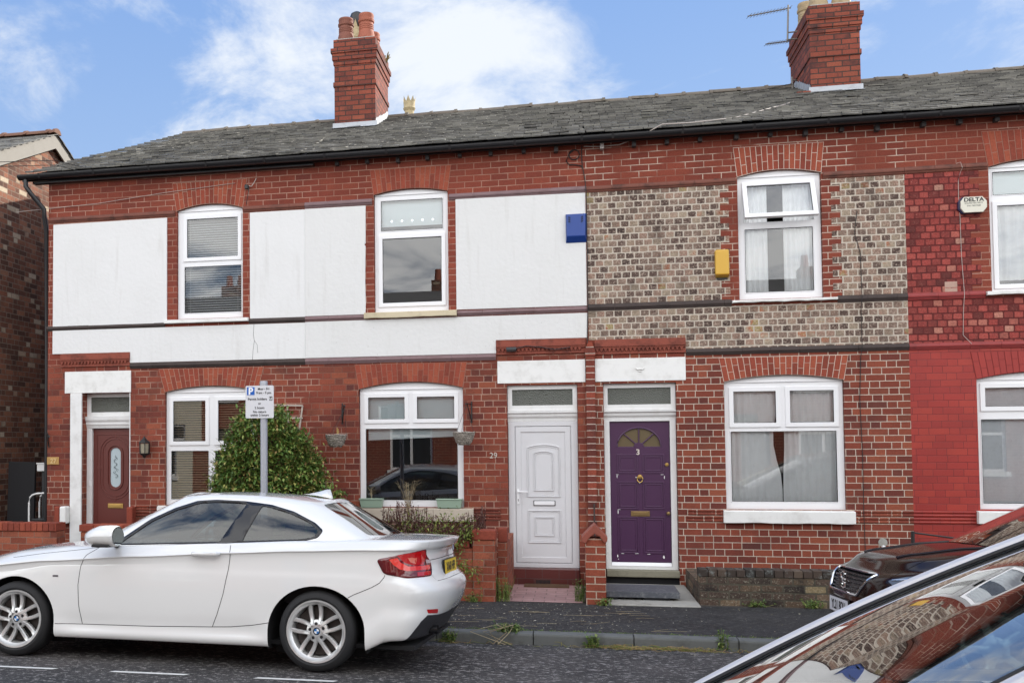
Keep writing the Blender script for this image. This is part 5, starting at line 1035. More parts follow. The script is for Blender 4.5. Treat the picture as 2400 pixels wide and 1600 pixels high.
def planter(x0, x1, label):
    t = thing('window_box', label, 'planter', ((x0+x1)/2, -0.03, 0.87)); mb = MB()
    o = [(x0+0.02, -0.075, 0.872), (x1-0.02, -0.075, 0.872), (x1-0.02, 0.035, 0.872), (x0+0.02, 0.035, 0.872), (x0, -0.09, 1.0), (x1, -0.09, 1.0), (x1, 0.04, 1.0), (x0, 0.04, 1.0)]
    mb.add(o, [(0, 3, 2, 1), (0, 1, 5, 4), (1, 2, 6, 5), (2, 3, 7, 6), (3, 0, 4, 7)]); mb.box(x0-0.006, x1+0.006, -0.098, -0.084, 0.985, 1.005); mb.build('trough', M_sage, t, bevel=0.006)
    MB().box(x0+0.01, x1-0.01, -0.08, 0.03, 0.96, 0.985).build('soil', M_soil, t)
planter(-2.965, -2.630, 'sage green trough on the left end of the beige window sill')
planter(-1.865, -1.505, 'sage green trough on the right end of the beige window sill')
t = thing('floodlight', 'small black floodlight on the dentil course above the white door', 'lamp', (-0.80, -0.06, 3.06))
mb = MB(); mb.boxr((-0.80, -0.085, 3.065), (0.068, 0.03, 0.022), Matrix.Rotation(math.radians(-25), 4, 'X')); mb.box(-0.82, -0.78, -0.06, -0.03, 3.06, 3.10); mb.build('housing', M_black, t, bevel=0.004)
mb = MB(); mb.tube([(-0.74, -0.056, 3.08), (-0.60, -0.058, 3.11), (-0.40, -0.058, 3.09), (-0.2, -0.058, 3.05), (0.0, -0.058, 3.08)], 0.006, 6); mb.build('flex', M_black, t)
t = thing('waste_outlet', 'grey round plate with a white overflow pipe low on the repointed brick', 'pipe', (3.89, 0, 0.45))
mb = MB(); mb.lathe([(0.055, 0.0), (0.055, -0.006), (0.0, -0.006)], (3.888, 0, 0.47), 'y', 20); mb.build('plate', M_conc, t)
mb = MB(); mb.tube([(3.888, 0.0, 0.42), (3.888, -0.05, 0.42), (3.888, -0.062, 0.41), (3.888, -0.065, 0.345)], 0.019, 10); mb.build('pipe', M_upvc, t, smooth=True)

# ---------------------------------------------------------------- cables and aerials
M_cab = mat('dark_cable', (0.02, 0.018, 0.018), 0.7); M_cabw = mat('pale_cable', (0.48, 0.42, 0.38), 0.7)
def cable(pts, r_, m_, label, name='cable'): return tag(MB().tube(pts, r_, 6).build(name, m_, smooth=True), label, 'cable')
lp = [(0.09+0.07*math.sin(a), -0.012, 5.745+0.07*math.cos(a)) for a in [i*0.4 for i in range(17)]]
cable([(0.19, -0.012, 5.86)]+[(0.19, -0.012, 5.70), (0.197, -0.012, 5.58)]+[(0.225, -0.012, 5.42), (0.237, -0.05, 5.30), (0.243, -0.05, 5.2), (0.245, -0.022, 4.95), (0.246, -0.022, 4.41), (0.243, -0.022, 3.7), (0.243, -0.05, 3.60), (0.240, -0.022, 3.5), (0.227, -0.022, 3.13)], 0.0065, M_cab, 'dark cable running down the joint between white render and patterned brick')
cable(lp[::-1]+[(0.09, -0.012, 5.815), (0.02, -0.012, 5.76), (-0.02, -0.012, 5.66), (0.02, -0.012, 5.61), (0.12, -0.012, 5.60), (0.18, -0.012, 5.585), (0.205, -0.012, 5.54)], 0.007, M_cab, 'dark cable coiled in a loop under the gutter near the house joint')
cable([(3.682, -0.012, 4.763), (3.66, -0.012, 4.6), (3.645, -0.012, 4.465), (3.68, -0.012, 4.33), (3.708, -0.012, 4.205), (3.712, -0.012, 3.82), (3.705, -0.055, 3.62), (3.70, -0.012, 3.5), (3.69, -0.05, 2.97), (3.681, -0.008, 2.86), (3.657, -0.008, 2.317), (3.673, -0.008, 1.579), (3.667, -0.018, 0.845), (3.677, -0.008, 0.332)], 0.0042, M_cab, 'dark cable down the patterned brick right of the open window')
cable([(4.86, -0.04, 5.30), (4.905, -0.052, 5.31), (4.925, -0.05, 5.24), (4.909, -0.012, 5.178), (4.887, -0.012, 5.084), (4.884, -0.012, 4.882), (4.894, -0.012, 4.617), (4.897, -0.012, 4.125), (4.907, -0.045, 3.62), (4.900, -0.012, 3.4), (4.889, -0.012, 3.106), (4.97, -0.05, 2.989)], 0.003, M_cabw, 'thin pale cable passing behind the DELTA alarm box')
cable([(3.75, 2.6, 7.20), (3.133, 1.4, 6.70), (2.239, 0.2, 6.17), (1.6, -0.19, 6.02), (1.239, -0.29, 5.995), (0.98, -0.15, 5.90), (0.70, -0.02, 5.84), (0.45, -0.012, 5.835), (0.22, -0.012, 5.85)], 0.0075, M_cabw, 'pale cable sagging over the slates from the right chimney to the gutter')
cable([(-8.429, -0.012, 5.42), (-7.048, -0.02, 5.473), (-5.979, -0.02, 5.573), (-4.838, -0.02, 5.652)], 0.0035, M_cabw, 'thin pale wire slanting across brick under the end house eaves')
cable([(-4.62, -0.03, 5.60), (-4.62, -0.05, 5.5), (-4.64, -0.05, 5.4), (-4.66, -0.04, 5.31)], 0.005, M_cab, 'short dark wire under the junction box by the first upper window')
cable([(-4.62, -0.03, 5.60), (-4.58, -0.04, 5.58), (-4.54, -0.04, 5.63), (-4.50, -0.04, 5.70)], 0.006, M_cabw, 'short pale wire curling above the junction box')
for z, lab in ((6.09, 'upper of two thin wires crossing the far gable'), (6.02, 'lower of two thin wires crossing the far gable')):
    cable([(-12.0, -0.5, z+0.02), (-9.0, -0.5, z), (-7.5, -0.5, z-0.06), (-7.2, -0.2, z-0.1)], 0.005, M_cab, lab)
M_alu = mat('weathered_aluminium', (0.22, 0.20, 0.18), 0.5, 0.6)
def yagi(mb, a, b, n, el):
    a, b = Vector(a), Vector(b); mb.tube([a, b], 0.010, 6); d = (b-a).normalized(); e = d.cross(Vector((0, 0, 1))).normalized()
    for i in range(n):
        p = a+(b-a)*(i+0.5)/n; mb.tube([p-e*el, p+e*el], 0.005, 4)
t = thing('television_aerial', 'twin yagi aerial on a short mast fixed left of the right chimney', 'aerial', (3.65, 3.4, 8.4))
mb = MB(); mb.tube([(3.641, 3.4, 9.03), (3.615, 3.4, 8.40)], 0.014, 8); mb.build('mast', M_alu, t)
mb = MB(); mb.tube([(3.61, 3.4, 8.565), (3.82, 3.4, 8.57)], 0.012, 6); mb.tube([(3.60, 3.4, 8.445), (3.82, 3.4, 8.45)], 0.012, 6); mb.build('bracket', M_alu, t)
mb = MB(); yagi(mb, (2.981, 3.3, 8.861), (3.70, 3.5, 9.02), 13, 0.10); mb.build('upper_yagi', M_alu, t)
mb = MB(); yagi(mb, (3.254, 3.3, 8.363), (3.66, 3.45, 8.44), 9, 0.09); mb.build('lower_yagi', M_alu, t)
t = thing('television_aerial', 'low long aerial pointing over the slates from the foot of the right chimney', 'aerial', (3.7, 3.6, 7.7))
mb = MB(); yagi(mb, (2.86, 3.2, 7.53), (3.74, 3.7, 7.80), 9, 0.05); mb.build('yagi', M_alu, t)
mb = MB(); mb.tube([(3.74, 3.7, 7.70), (3.74, 3.7, 7.92)], 0.014, 6); mb.tube([(3.74, 3.7, 7.86), (3.83, 3.7, 7.86)], 0.012, 6); mb.build('mast', M_alu, t)
hb = MB(); hb.box(3.60, 3.81, 2.75, 3.10, 7.18, 7.34); tag(hb.build('brick_remnant', M_chim, bevel=0.01), 'sooty brick block on the slates at the foot of the right chimney', 'block')
# ---------------------------------------------------------------- plants
def leaf_mat(name, stops, rough=0.5):
    def fn(t, b):
        t.put(b.inputs['Base Color'], t.ramp(t.island(), stops))
        b.inputs['Transmission Weight'].default_value = 0.0
    return mat(name, rough=rough, fn=fn, spec=0.4)
M_leaf = leaf_mat('glossy_green_leaf', [(0, (0.045, 0.095, 0.018)), (0.40, (0.10, 0.185, 0.034)), (0.70, (0.18, 0.255, 0.055)), (0.86, (0.28, 0.265, 0.07)), (1.0, (0.33, 0.21, 0.08))])
M_leafy = leaf_mat('yellow_green_leaf', [(0, (0.06, 0.10, 0.015)), (0.6, (0.14, 0.19, 0.03)), (1.0, (0.24, 0.24, 0.05))])
M_leafr = leaf_mat('dry_red_leaf', [(0, (0.055, 0.02, 0.018)), (0.6, (0.10, 0.04, 0.03)), (1.0, (0.16, 0.10, 0.06))])
M_twig = mat('brown_twig', (0.075, 0.045, 0.03), 0.9); M_straw = leaf_mat('straw_stem', [(0, (0.22, 0.16, 0.09)), (1, (0.40, 0.34, 0.22))], 0.9)
M_weed = leaf_mat('weed_leaf', [(0, (0.05, 0.10, 0.02)), (0.6, (0.12, 0.19, 0.04)), (1.0, (0.25, 0.26, 0.08))])
def leaf(mb, p, d, L, w, q, fold=0.25):
    d = d.normalized(); s = d.cross(Vector((q.uniform(-.4, .4), q.uniform(-.4, .4), 1))).normalized(); n = s.cross(d)
    a = p; b = p+d*L*0.45+s*w+n*fold*w; c = p+d*L-n*L*0.12; e = p+d*L*0.45-s*w+n*fold*w; m_ = p+d*L*0.5
    mb.add([a, b, c, e, m_], [(0, 1, 4), (1, 2, 4), (0, 4, 3), (4, 2, 3)])
def clump(mb, c, n, L, spread, q, droop=0.3):
    for _ in range(n):
        d = Vector((q.gauss(0, 1), q.gauss(0, 1), q.gauss(0.1, 0.7)-droop)); leaf(mb, Vector(c)+Vector((q.gauss(0, spread), q.gauss(0, spread), q.gauss(0, spread))), d, L*q.uniform(0.7, 1.3), L*0.20*q.uniform(.7, 1.3), q)
t = thing('shrub', 'large dark green round shrub in front of the red brick behind the parking sign', 'shrub', (-4.1, -0.75, -0.16))
q = random.Random(5); mb = MB(); tw = MB()
C_, R_ = Vector((-4.12, -0.72, 1.02)), Vector((0.80, 0.55, 1.12))
tw.tube([(-4.1, -0.7, -0.2), (-4.12, -0.72, 0.4)], [0.05, 0.035], 7)
lob = [(Vector((q.gauss(0, 1), q.gauss(0, 1), q.gauss(0.2, 1))).normalized(), q.uniform(0.10, 0.26)) for _ in range(26)]
for i in range(4200):
    d = Vector((q.gauss(0, 1), q.gauss(0, 1), q.gauss(0.1, 1))).normalized()
    if d.y > 0.7: continue
    k = 0.78 + 0.85*sum(a*max(0, (d.dot(l)-0.82)/0.18) for l, a in lob)*0.9 + q.uniform(-0.12, 0.07)
    if q.random() < 0.25: k *= q.uniform(0.6, 0.9)
    p = C_ + Vector((d.x*R_.x*k, d.y*R_.y*k, d.z*R_.z*k))
    if p.z < -0.1 or p.y > -0.08 or p.z > 2.26: continue
    for _ in range(q.randint(6, 10)):
        dd = (d*0.55+Vector((q.gauss(0, .75), q.gauss(0, .75), q.gauss(-0.15, .7)))); leaf(mb, p+Vector((q.gauss(0, .035),)*3)+Vector((q.gauss(0, .03), q.gauss(0, .03), q.gauss(0, .03))), dd, q.uniform(.05, .095), q.uniform(.012, .021), q)
    if i % 9 == 0: tw.tube([C_+Vector((d.x*.2, d.y*.1, -0.5)), C_+(p-C_)*0.6+Vector((0, 0, -.08)), p], [0.012, 0.007, 0.003], 4)
for i in range(120):
    a = q.uniform(-0.2, PI+0.2); b = q.uniform(-.3, .5); d = Vector((math.cos(a), -0.3*q.random(), math.sin(a)*0.8+b*0.1)).normalized(); s = C_+Vector((d.x*R_.x*.9, d.y*R_.y*.9, d.z*R_.z*.9)); e = s+d*q.uniform(.04, .20)+Vector((0, 0, .03)); tw.tube([s, e], [0.004, 0.002], 4)
    for k in range(7): leaf(mb, s+(e-s)*(k/6), d+Vector((q.gauss(0, .7), q.gauss(0, .7), q.gauss(0, .7))), q.uniform(.04, .07), .012, q)
mb.build('foliage', M_leaf, t, fix=False); tw.build('branch', M_twig, t)
for i in range(9):
    pass
t = thing('trellis', 'pale timber trellis panel on the brick behind the top of the shrub', 'trellis', (-4.0, -0.04, 2.2))
mb = MB()
for x in (-4.235, -4.03, -3.835): mb.boxr((x, -0.035, 2.15), (0.011, 0.008, 0.19), Matrix.Rotation(math.radians(-3 if x < -3.9 else 8), 4, 'Y'))
for z in (2.34, 2.16): mb.boxr((-4.03, -0.045, z), (0.225, 0.008, 0.011), Matrix.Rotation(math.radians(1.5), 4, 'Y'))
mb.build('lath', mat('pale_lath', (0.42, 0.36, 0.31), 0.8), t)
t = thing('shrub', 'straggly reddish shrub with yellow-green tips behind the end of the brick wall', 'shrub', (-1.7, -1.0, -0.15))
q = random.Random(9); mr, my, tw, stw = MB(), MB(), MB(), MB()
for i in range(420):
    x = q.uniform(-2.40, -1.10); y = q.uniform(-1.85, -0.5); ztop = 0.80+0.10*math.sin(x*5)+q.uniform(-.25, .14)
    b = Vector((x+q.uniform(-.1, .1), -0.9, -0.1)); e = Vector((x, y, ztop)); m_ = b.lerp(e, .6)+Vector((q.gauss(0, .04), q.gauss(0, .04), 0)); tw.tube([b, m_, e], [0.007, 0.005, 0.002], 4)
    for k in range(16):
        p = m_.lerp(e, q.random()); leaf(mr, p, Vector((q.gauss(0, 1), q.gauss(0, 1), q.gauss(0, 1))), q.uniform(.025, .055), q.uniform(.007, .013), q)
for cx, cy, cz, n, s in ((-2.18, -1.5, .74, 55, .07), (-1.98, -1.5, .77, 70, .09), (-1.72, -1.45, .78, 60, .07), (-1.62, -1.75, .56, 180, .085), (-2.05, -1.6, .62, 90, .09), (-1.85, -1.7, .52, 90, .09), (-1.35, -1.7, .60, 90, .07), (-1.5, -1.6, .80, 70, .08), (-1.3, -1.55, .78, 60, .06), (-1.48, -1.8, .52, 80, .06), (-1.22, -1.75, .68, 60, .05), (-1.3, -1.85, .30, 60, .05), (-1.15, -1.85, .22, 50, .06), (-1.5, -1.85, .12, 50, .05), (-1.75, -1.82, .45, 60, .07)):
    clump(my, (cx, cy, cz), int(n*1.6), 0.05, s*1.1, q, 0.1)
mr.build('red_foliage', M_leafr, t, fix=False); my.build('green_foliage', M_leafy, t, fix=False); tw.build('branch', mat('red_brown_twig', (0.085, 0.035, 0.03), 0.9), t)
def dry(label, x, y, z, h, n, sp, seed, group=None):
    q = random.Random(seed); mb = MB()
    for i in range(n):
        dx_, dy_ = q.gauss(0, sp), q.gauss(0, sp*.5); p = [Vector((x+dx_*k*k*0.4+q.gauss(0, .004), y+dy_*k*k*.4, z+h*k*q.uniform(.85, 1.0))) for k in (0, .35, .7, 1.0)]; mb.tube(p, [0.004, 0.003, 0.0025, 0.0012], 4)
        for k in range(9):
            a = p[1].lerp(p[3], q.random()); mb.tube([a, a+Vector((q.gauss(0, .035), q.gauss(0, .02), q.uniform(.01, .05)))], [0.0022, 0.001], 3)
    return tag(mb.build('dead_plant', M_straw), label, 'plant', group)
dry('tall dead straw-coloured plant standing before the middle of the wide window', -2.24, -0.25, 0.62, 0.68, 16, 0.16, 3)
dry('short dead stem in the left sage green trough', -2.80, -0.03, 0.97, 0.20, 3, 0.05, 4)
dry('thin dead reddish stems rising right of the round shrub', -3.2, -0.8, 0.5, 0.85, 6, 0.25, 6)
def weed(name, label, x, y, z, r_, h, n, seed, m_=None, group='weeds at the foot of walls and kerb'):
    q = random.Random(seed); mb = MB()
    for i in range(n):
        a = q.uniform(0, 2*PI); rr = r_*math.sqrt(q.random()); p = Vector((x+rr*math.cos(a), y+rr*0.5*math.sin(a), z)); top = Vector((p.x+q.gauss(0, r_*.4), p.y+q.gauss(0, r_*.3), z+h*q.uniform(.3, 1)))
        mb.tube([p, top], [0.0025, 0.0012], 3, caps=False)
        for k in range(5): leaf(mb, p.lerp(top, q.uniform(.2, 1)), Vector((q.gauss(0, 1), q.gauss(0, 1), q.gauss(.2, .6))), q.uniform(.02, .05), q.uniform(.004, .012), q)
    return tag(mb.build(name, m_ or M_weed, fix=False), label, 'weed', group)
weed('weed', 'tall pinkish and green weed at the left corner of the pink path', -0.86, -1.62, -0.14, 0.11, 0.33, 60, 1)
weed('weed', 'yellow-green weed trailing at the foot of the brick end pier', -1.19, -1.78, -0.14, 0.10, 0.14, 30, 2)
weed('weed', 'dark leafy weed at the right edge of the pink path by the gate pier', 0.07, -1.5, -0.14, 0.07, 0.30, 40, 3)
weed('weed', 'small weed at the right foot of the gate pier', 0.345, -1.80, -0.14, 0.08, 0.11, 26, 4)
weed('weed', 'small weed under the middle of the low sooty wall', 2.07, -1.53, -0.14, 0.12, 0.07, 26, 5)
weed('weed', 'broad green weed under the low sooty wall near the black car', 2.70, -1.53, -0.14, 0.10, 0.11, 40, 6)
weed('weed', 'leafy weed on the kerb just behind the white car bumper', -1.17, -4.24, -0.11, 0.07, 0.14, 30, 7)
weed('weed', 'upright green weed in the gutter below the gate pier', 0.16, -4.28, -0.115, 0.06, 0.14, 36, 8)
weed('weed', 'slim upright weed at the kerb joint in front of the low wall', 1.31, -4.22, -0.10, 0.05, 0.20, 26, 9)
t = weed('weed', 'sprawling weed with long pale runners on the kerb edge', -0.62, -4.15, -0.01, 0.13, 0.09, 50, 10)
mb = MB(); q = random.Random(6)
for i in range(5): mb.tube([(-0.6, -4.15, 0.0), (-0.6+q.uniform(-.2, .1), -4.2, 0.06), (-0.62+q.uniform(-.35, .1), -4.26, 0.0), (-0.7+q.uniform(-.2, .2), -4.32, -0.10)], 0.004, 4)
mb.build('runner', M_straw, t)
def scatter(name, m_, n, box, size, seed, zf, label=None):
    q = random.Random(seed); mb = MB()
    for _ in range(n):
        x, y = q.uniform(box[0], box[1]), q.uniform(box[2], box[3]); z = zf(y)+0.004; s = size*q.uniform(.4, 1.4); a = q.uniform(0, PI); e = q.uniform(.25, 1)
        c_, s_ = math.cos(a), math.sin(a); P = [(-s, -s*e*.5), (s*.3, -s*e*.6), (s, 0), (s*.2, s*e*.6)]
        mb.add([(x+u*c_-v*s_, y+u*s_+v*c_, z+q.uniform(0, .006)) for u, v in P], [(0, 1, 2, 3)])
    o = mb.build(name, m_, fix=False); o['kind'] = 'stuff'; return o
pv = lambda y: -0.012-(y+4.10)*0.0512
M_lit = leaf_mat('fallen_leaf', [(0, (0.18, 0.15, 0.09)), (0.5, (0.36, 0.34, 0.26)), (0.9, (0.55, 0.53, 0.47)), (1, (0.45, 0.28, 0.12))], 0.9)
scatter('leaf_litter', M_lit, 420, (-1.7, 0.6, -4.0, -1.8), 0.012, 11, pv); scatter('leaf_litter', M_lit, 260, (-1.6, 3.0, -4.05, -1.7), 0.010, 12, pv); scatter('leaf_litter', M_lit, 70, (-1.5, 2.0, -4.6, -4.25), 0.016, 13, lambda y: -0.115+(-4.18-y)*0.06)
mb = MB(); q = random.Random(15)
for i in range(26):
    x, y = q.uniform(-1.6, 0.8), q.uniform(-3.9, -2.4); a = q.gauss(0, .35); L = q.uniform(.08, .35); mb.tube([(x, y, pv(y)+.006), (x+L*.5*math.cos(a), y+L*.5*math.sin(a)*.5, pv(y)+.012), (x+L*math.cos(a+.3), y+L*.5*math.sin(a+.3), pv(y)+.006)], 0.0016, 3)
o = mb.build('straw_litter', M_straw); o['kind'] = 'stuff'
mb = MB(); q = random.Random(16)
for i in range(340):
    x = q.uniform(0.22, 1.20) if i < 250 else q.uniform(-1.3, 1.9); y = -4.225-abs(q.gauss(0, .035)); z = -0.115; d = Vector((q.gauss(0, .05), q.gauss(-.02, .03), q.uniform(.005, .045))); mb.tube([(x, y, z), (x+d.x, y+d.y, z+d.z), (x+d.x*2.2, y+d.y*2, z+d.z*.8)], [.003, .002, .001], 3, caps=False)
o = mb.build('dry_grass', leaf_mat('dry_grass_blade', [(0, (.30, .17, .08)), (.4, (.34, .25, .11)), (.6, (.26, .25, .07)), (1, (.11, .17, .035))], .9), fix=False); o['kind'] = 'stuff'
mb = MB(); q = random.Random(17)
for i in range(420):
    x = q.uniform(-1.5, 2.2); y = -4.09+abs(q.gauss(0, .012)); z = -0.010; mb.tube([(x, y, z), (x+q.gauss(0, .015), y+q.gauss(0, .01), z+q.uniform(.004, .022))], [.003, .001], 3, caps=False)
o = mb.build('kerb_grass', M_weed, fix=False); o['kind'] = 'stuff'
# ---------------------------------------------------------------- cars
def tab(T, u):
    if u <= T[0][0]: return T[0][1]
    for (a, x), (b, y) in zip(T, T[1:]):
        if u <= b:
            f = (u-a)/(b-a); f = f*f*(3-2*f)*0.5+f*0.5; return x+(y-x)*f
    return T[-1][1]
def crom(P, n):      # Catmull-Rom through the points, n steps per span
    out = []
    for i in range(len(P)-1):
        p0, p1, p2, p3 = P[max(i-1, 0)], P[i], P[i+1], P[min(i+2, len(P)-1)]
        if i == 0: p0 = tuple(2*a-b for a, b in zip(p1, p2))
        if i == len(P)-2: p3 = tuple(2*b-a for a, b in zip(p1, p2))
        for k in range(n):
            t = k/n; out.append(tuple(0.5*((2*b)+(-a+c)*t+(2*a-5*b+4*c-d)*t*t+(-a+3*b-3*c+d)*t**3) for a, b, c, d in zip(p0, p1, p2, p3)))
    out.append(tuple(P[-1])); return out
def plan(ring, ns=46, nc=12):
    """half outline of one level, rear centre to front centre"""
    ur, uf, Rr, Rf, W, Z, n = ring; out = []
    for j in range(nc):
        a = j/nc*PI/2; out.append((ur+Rr*(1-abs(math.cos(a))**(2/n)), tab(W, ur+Rr)*abs(math.sin(a))**(2/n)))
    for j in range(ns+1):
        u = ur+Rr+(uf-Rf-ur-Rr)*j/ns; out.append((u, tab(W, u)))
    for j in range(1, nc+1):
        a = PI/2-j/nc*PI/2; out.append((uf-Rf*(1-abs(math.cos(a))**(2/n)), tab(W, uf-Rf)*max(abs(math.sin(a)), 0)**(2/n)))
    return [(u, w, tab(Z, u)) for u, w in out]
def shell_bm(rings, crown, sub=4):
    rows = [plan(r) for r in rings]; J = len(rows[0])
    cols = [crom([row[j] for row in rows], sub) for j in range(J)]
    K = len(cols[0]); bm = bmesh.new()
    L = [[bm.verts.new(cols[j][k]) for j in range(J)] for k in range(K)]
    Rr_ = [[L[k][j] if cols[j][k][1] < 1e-6 else bm.verts.new((cols[j][k][0], -cols[j][k][1], cols[j][k][2])) for j in range(J)] for k in range(K)]
    def q(a, b, c, d):
        s = []
        for v in (a, b, c, d):
            if v not in s: s.append(v)
        if len(s) >= 3:
            try: bm.faces.new(s)
            except ValueError: pass
    for k in range(K-1):
        for j in range(J-1): q(L[k][j], L[k+1][j], L[k+1][j+1], L[k][j+1]); q(Rr_[k][j], Rr_[k][j+1], Rr_[k+1][j+1], Rr_[k+1][j])
    M_ = 12; G = []
    for j in range(J):
        u, w, z = cols[j][-1]; row = [L[-1][j]]
        if w < 1e-6: G.append([L[-1][j]]*(M_+1)); continue
        for m_ in range(1, M_):
            s = 1-2*m_/M_; row.append(bm.verts.new((u, w*s, z+tab(crown, u)*(1-abs(s)**2.2)*min(1, w/0.5))))
        row.append(Rr_[-1][j]); G.append(row)
    for j in range(J-1):
        for m_ in range(M_): q(G[j][m_], G[j+1][m_], G[j+1][m_+1], G[j][m_+1])
    bmesh.ops.recalc_face_normals(bm, faces=bm.faces); return bm
def house_bm(knots, bulge, crown, ns=10, nk=6, fb=0.0):
    """glasshouse: bottom and top knots, then the roof skin"""
    bot = crom([k[0] for k in knots], nk); top = crom([k[1] for k in knots], nk); J = len(bot); bm = bmesh.new(); L, R = [], []
    for k in range(ns+1):
        s = k/ns; row = []
        for j in range(J):
            b, t_ = bot[j], top[j]; f = bulge*math.sin(PI*min(1, s))*(1-0.3*s); d = math.hypot(b[0]-0.9, b[1]*2) or 1
            row.append((b[0]+(t_[0]-b[0])*s+f*0.8*((b[0]-0.9)/1.3 if b[1] < 0.6 else 0)*0.6, b[1]+(t_[1]-b[1])*s+(f if b[1] > 0.3 else f*b[1]/0.3*0.6), b[2]+(t_[2]-b[2])*s+(fb*math.sin(PI*s)*min(1, max(0, (b[0]-1.6)/0.3)) if fb else 0)))
        L.append([bm.verts.new(p) for p in row]); R.append([L[-1][j] if row[j][1] < 1e-6 else bm.verts.new((row[j][0], -row[j][1], row[j][2])) for j in range(J)])
    def q(*v):
        s = []
        for x in v:
            if x not in s: s.append(x)
        if len(s) >= 3:
            try: bm.faces.new(s)
            except ValueError: pass
    for k in range(ns):
        for j in range(J-1): q(L[k][j], L[k+1][j], L[k+1][j+1], L[k][j+1]); q(R[k][j], R[k][j+1], R[k+1][j+1], R[k+1][j])
    M_ = 12; G = []
    for j in range(J):
        v = L[-1][j].co
        if v.y < 1e-6: G.append([L[-1][j]]*(M_+1)); continue
        G.append([L[-1][j]]+[bm.verts.new((v.x, v.y*(1-2*m_/M_), v.z+crown*(1-abs(1-2*m_/M_)**2)*min(1, v.y/0.5))) for m_ in range(1, M_)]+[R[-1][j]])
    for j in range(J-1):
        for m_ in range(M_): q(G[j][m_], G[j+1][m_], G[j+1][m_+1], G[j][m_+1])
    bmesh.ops.recalc_face_normals(bm, faces=bm.faces); return bm
def inpoly(x, y, P):
    c = False; n = len(P)
    for i in range(n):
        (x0, y0), (x1, y1) = P[i], P[(i+1) % n]
        if (y0 > y) != (y1 > y) and x < (x1-x0)*(y-y0)/(y1-y0)+x0: c = not c
    return c
EU, EW, EZ = Vector((1, 0, 0)), Vector((0, 1, 0)), Vector((0, 0, 1))
def cut(bm, poly, e1, e2, pred):
    """cut the outline of poly (in the plane e1,e2) into the surface where pred(centre, normal) holds; return the faces inside"""
    for i in range(len(poly)):
        A, B = poly[i], poly[(i+1) % len(poly)]
        lo = (min(A[0], B[0])-1e-4, min(A[1], B[1])-1e-4); hi = (max(A[0], B[0])+1e-4, max(A[1], B[1])+1e-4)
        fs = []
        for f in bm.faces:
            a = [v.co.dot(e1) for v in f.verts]
            if max(a) < lo[0] or min(a) > hi[0]: continue
            b = [v.co.dot(e2) for v in f.verts]
            if max(b) < lo[1] or min(b) > hi[1]: continue
            if pred(f.calc_center_median(), f.normal): fs.append(f)
        if not fs: continue
        d = (B[0]-A[0], B[1]-A[1]); no = (e1*d[1]-e2*d[0]).normalized(); co = e1*A[0]+e2*A[1]
        geom = list({x for f in fs for x in (list(f.verts)+list(f.edges)+[f])})
        bmesh.ops.bisect_plane(bm, geom=geom, dist=1e-6, plane_co=co, plane_no=no)
    return [f for f in bm.faces if pred(f.calc_center_median(), f.normal) and inpoly(f.calc_center_median().dot(e1), f.calc_center_median().dot(e2), poly)]
def rounded(P, r, n=4):
    out = []
    for i in range(len(P)):
        p = Vector(P[i]); a = Vector(P[i-1])-p; b = Vector(P[(i+1) % len(P)])-p; k = min(r, a.length*.45, b.length*.45)
        s, e = p+a.normalized()*k, p+b.normalized()*k
        for j in range(n+1):
            t = j/n; out.append(tuple((1-t)**2*s+2*t*(1-t)*p+t*t*e))
    return out
class Car:
    def __init__(s, name, label, ox, oy, oz, tilt, cat='car', yaw=0.0, su=1.0):
        s.su = su; s.Mw = Matrix.Translation((ox, oy, oz)) @ Matrix.Rotation(tilt, 4, 'X') @ Matrix.Rotation(yaw, 4, 'Z') @ Matrix(((-1, 0, 0, 0), (0, -1, 0, 0), (0, 0, 1, 0), (0, 0, 0, 1)))
        s.M = s.Mw @ Matrix.Diagonal((su, 1, 1, 1))
        s.root = thing(name, label, cat, (ox, oy, oz))
    def put(s, mb, name, mats, parent=None, **kw): place(mb, s.M); return mb.build(name, mats, parent or s.root, **kw)
    def faces(s, bm, fs, name, m_, parent=None, inset=0.0, remove=True, thick=0.0, smooth='all', **props):
        ids, mb = {}, MB(); vs = []
        nv = {}
        for f in fs:
            for v in f.verts: nv[v] = nv.get(v, Vector())+f.normal
        for f in fs:
            for v in f.verts:
                if v not in ids: ids[v] = len(vs); vs.append(v.co+nv[v].normalized()*(-inset))
        fl = [tuple(ids[v] for v in f.verts) for f in fs]; mb.add(vs, fl)
        if thick:
            cnt = {}
            for f in fl:
                for i in range(len(f)):
                    e = (f[i], f[(i+1) % len(f)]); cnt[e] = 1
            o = len(mb.v); back = [vs[i]-nv_.normalized()*thick for i, nv_ in zip(range(len(vs)), [nv[v] for v in ids])]; mb.v += [tuple(p) for p in back]
            for a, b in list(cnt):
                if (b, a) not in cnt: mb.f.append((b, a, a+o, b+o)); mb.m.append(0)
        if remove: bmesh.ops.delete(bm, geom=fs, context='FACES')
        return s.put(mb, name, m_, parent, smooth=smooth, fix=False, **props)
def cast_side(bvh, pts, side=1, off=0.0008, ax=None):
    """points (u,z) -> on the skin seen from the side"""
    out = []
    for u, z in pts:
        h = bvh.ray_cast(Vector((u, 1.6*side, z)), Vector((0, -side, 0)))
        if h[0] is not None: out.append(h[0]+h[1]*off*(1 if h[1].y*side > 0 else -1))
    return out
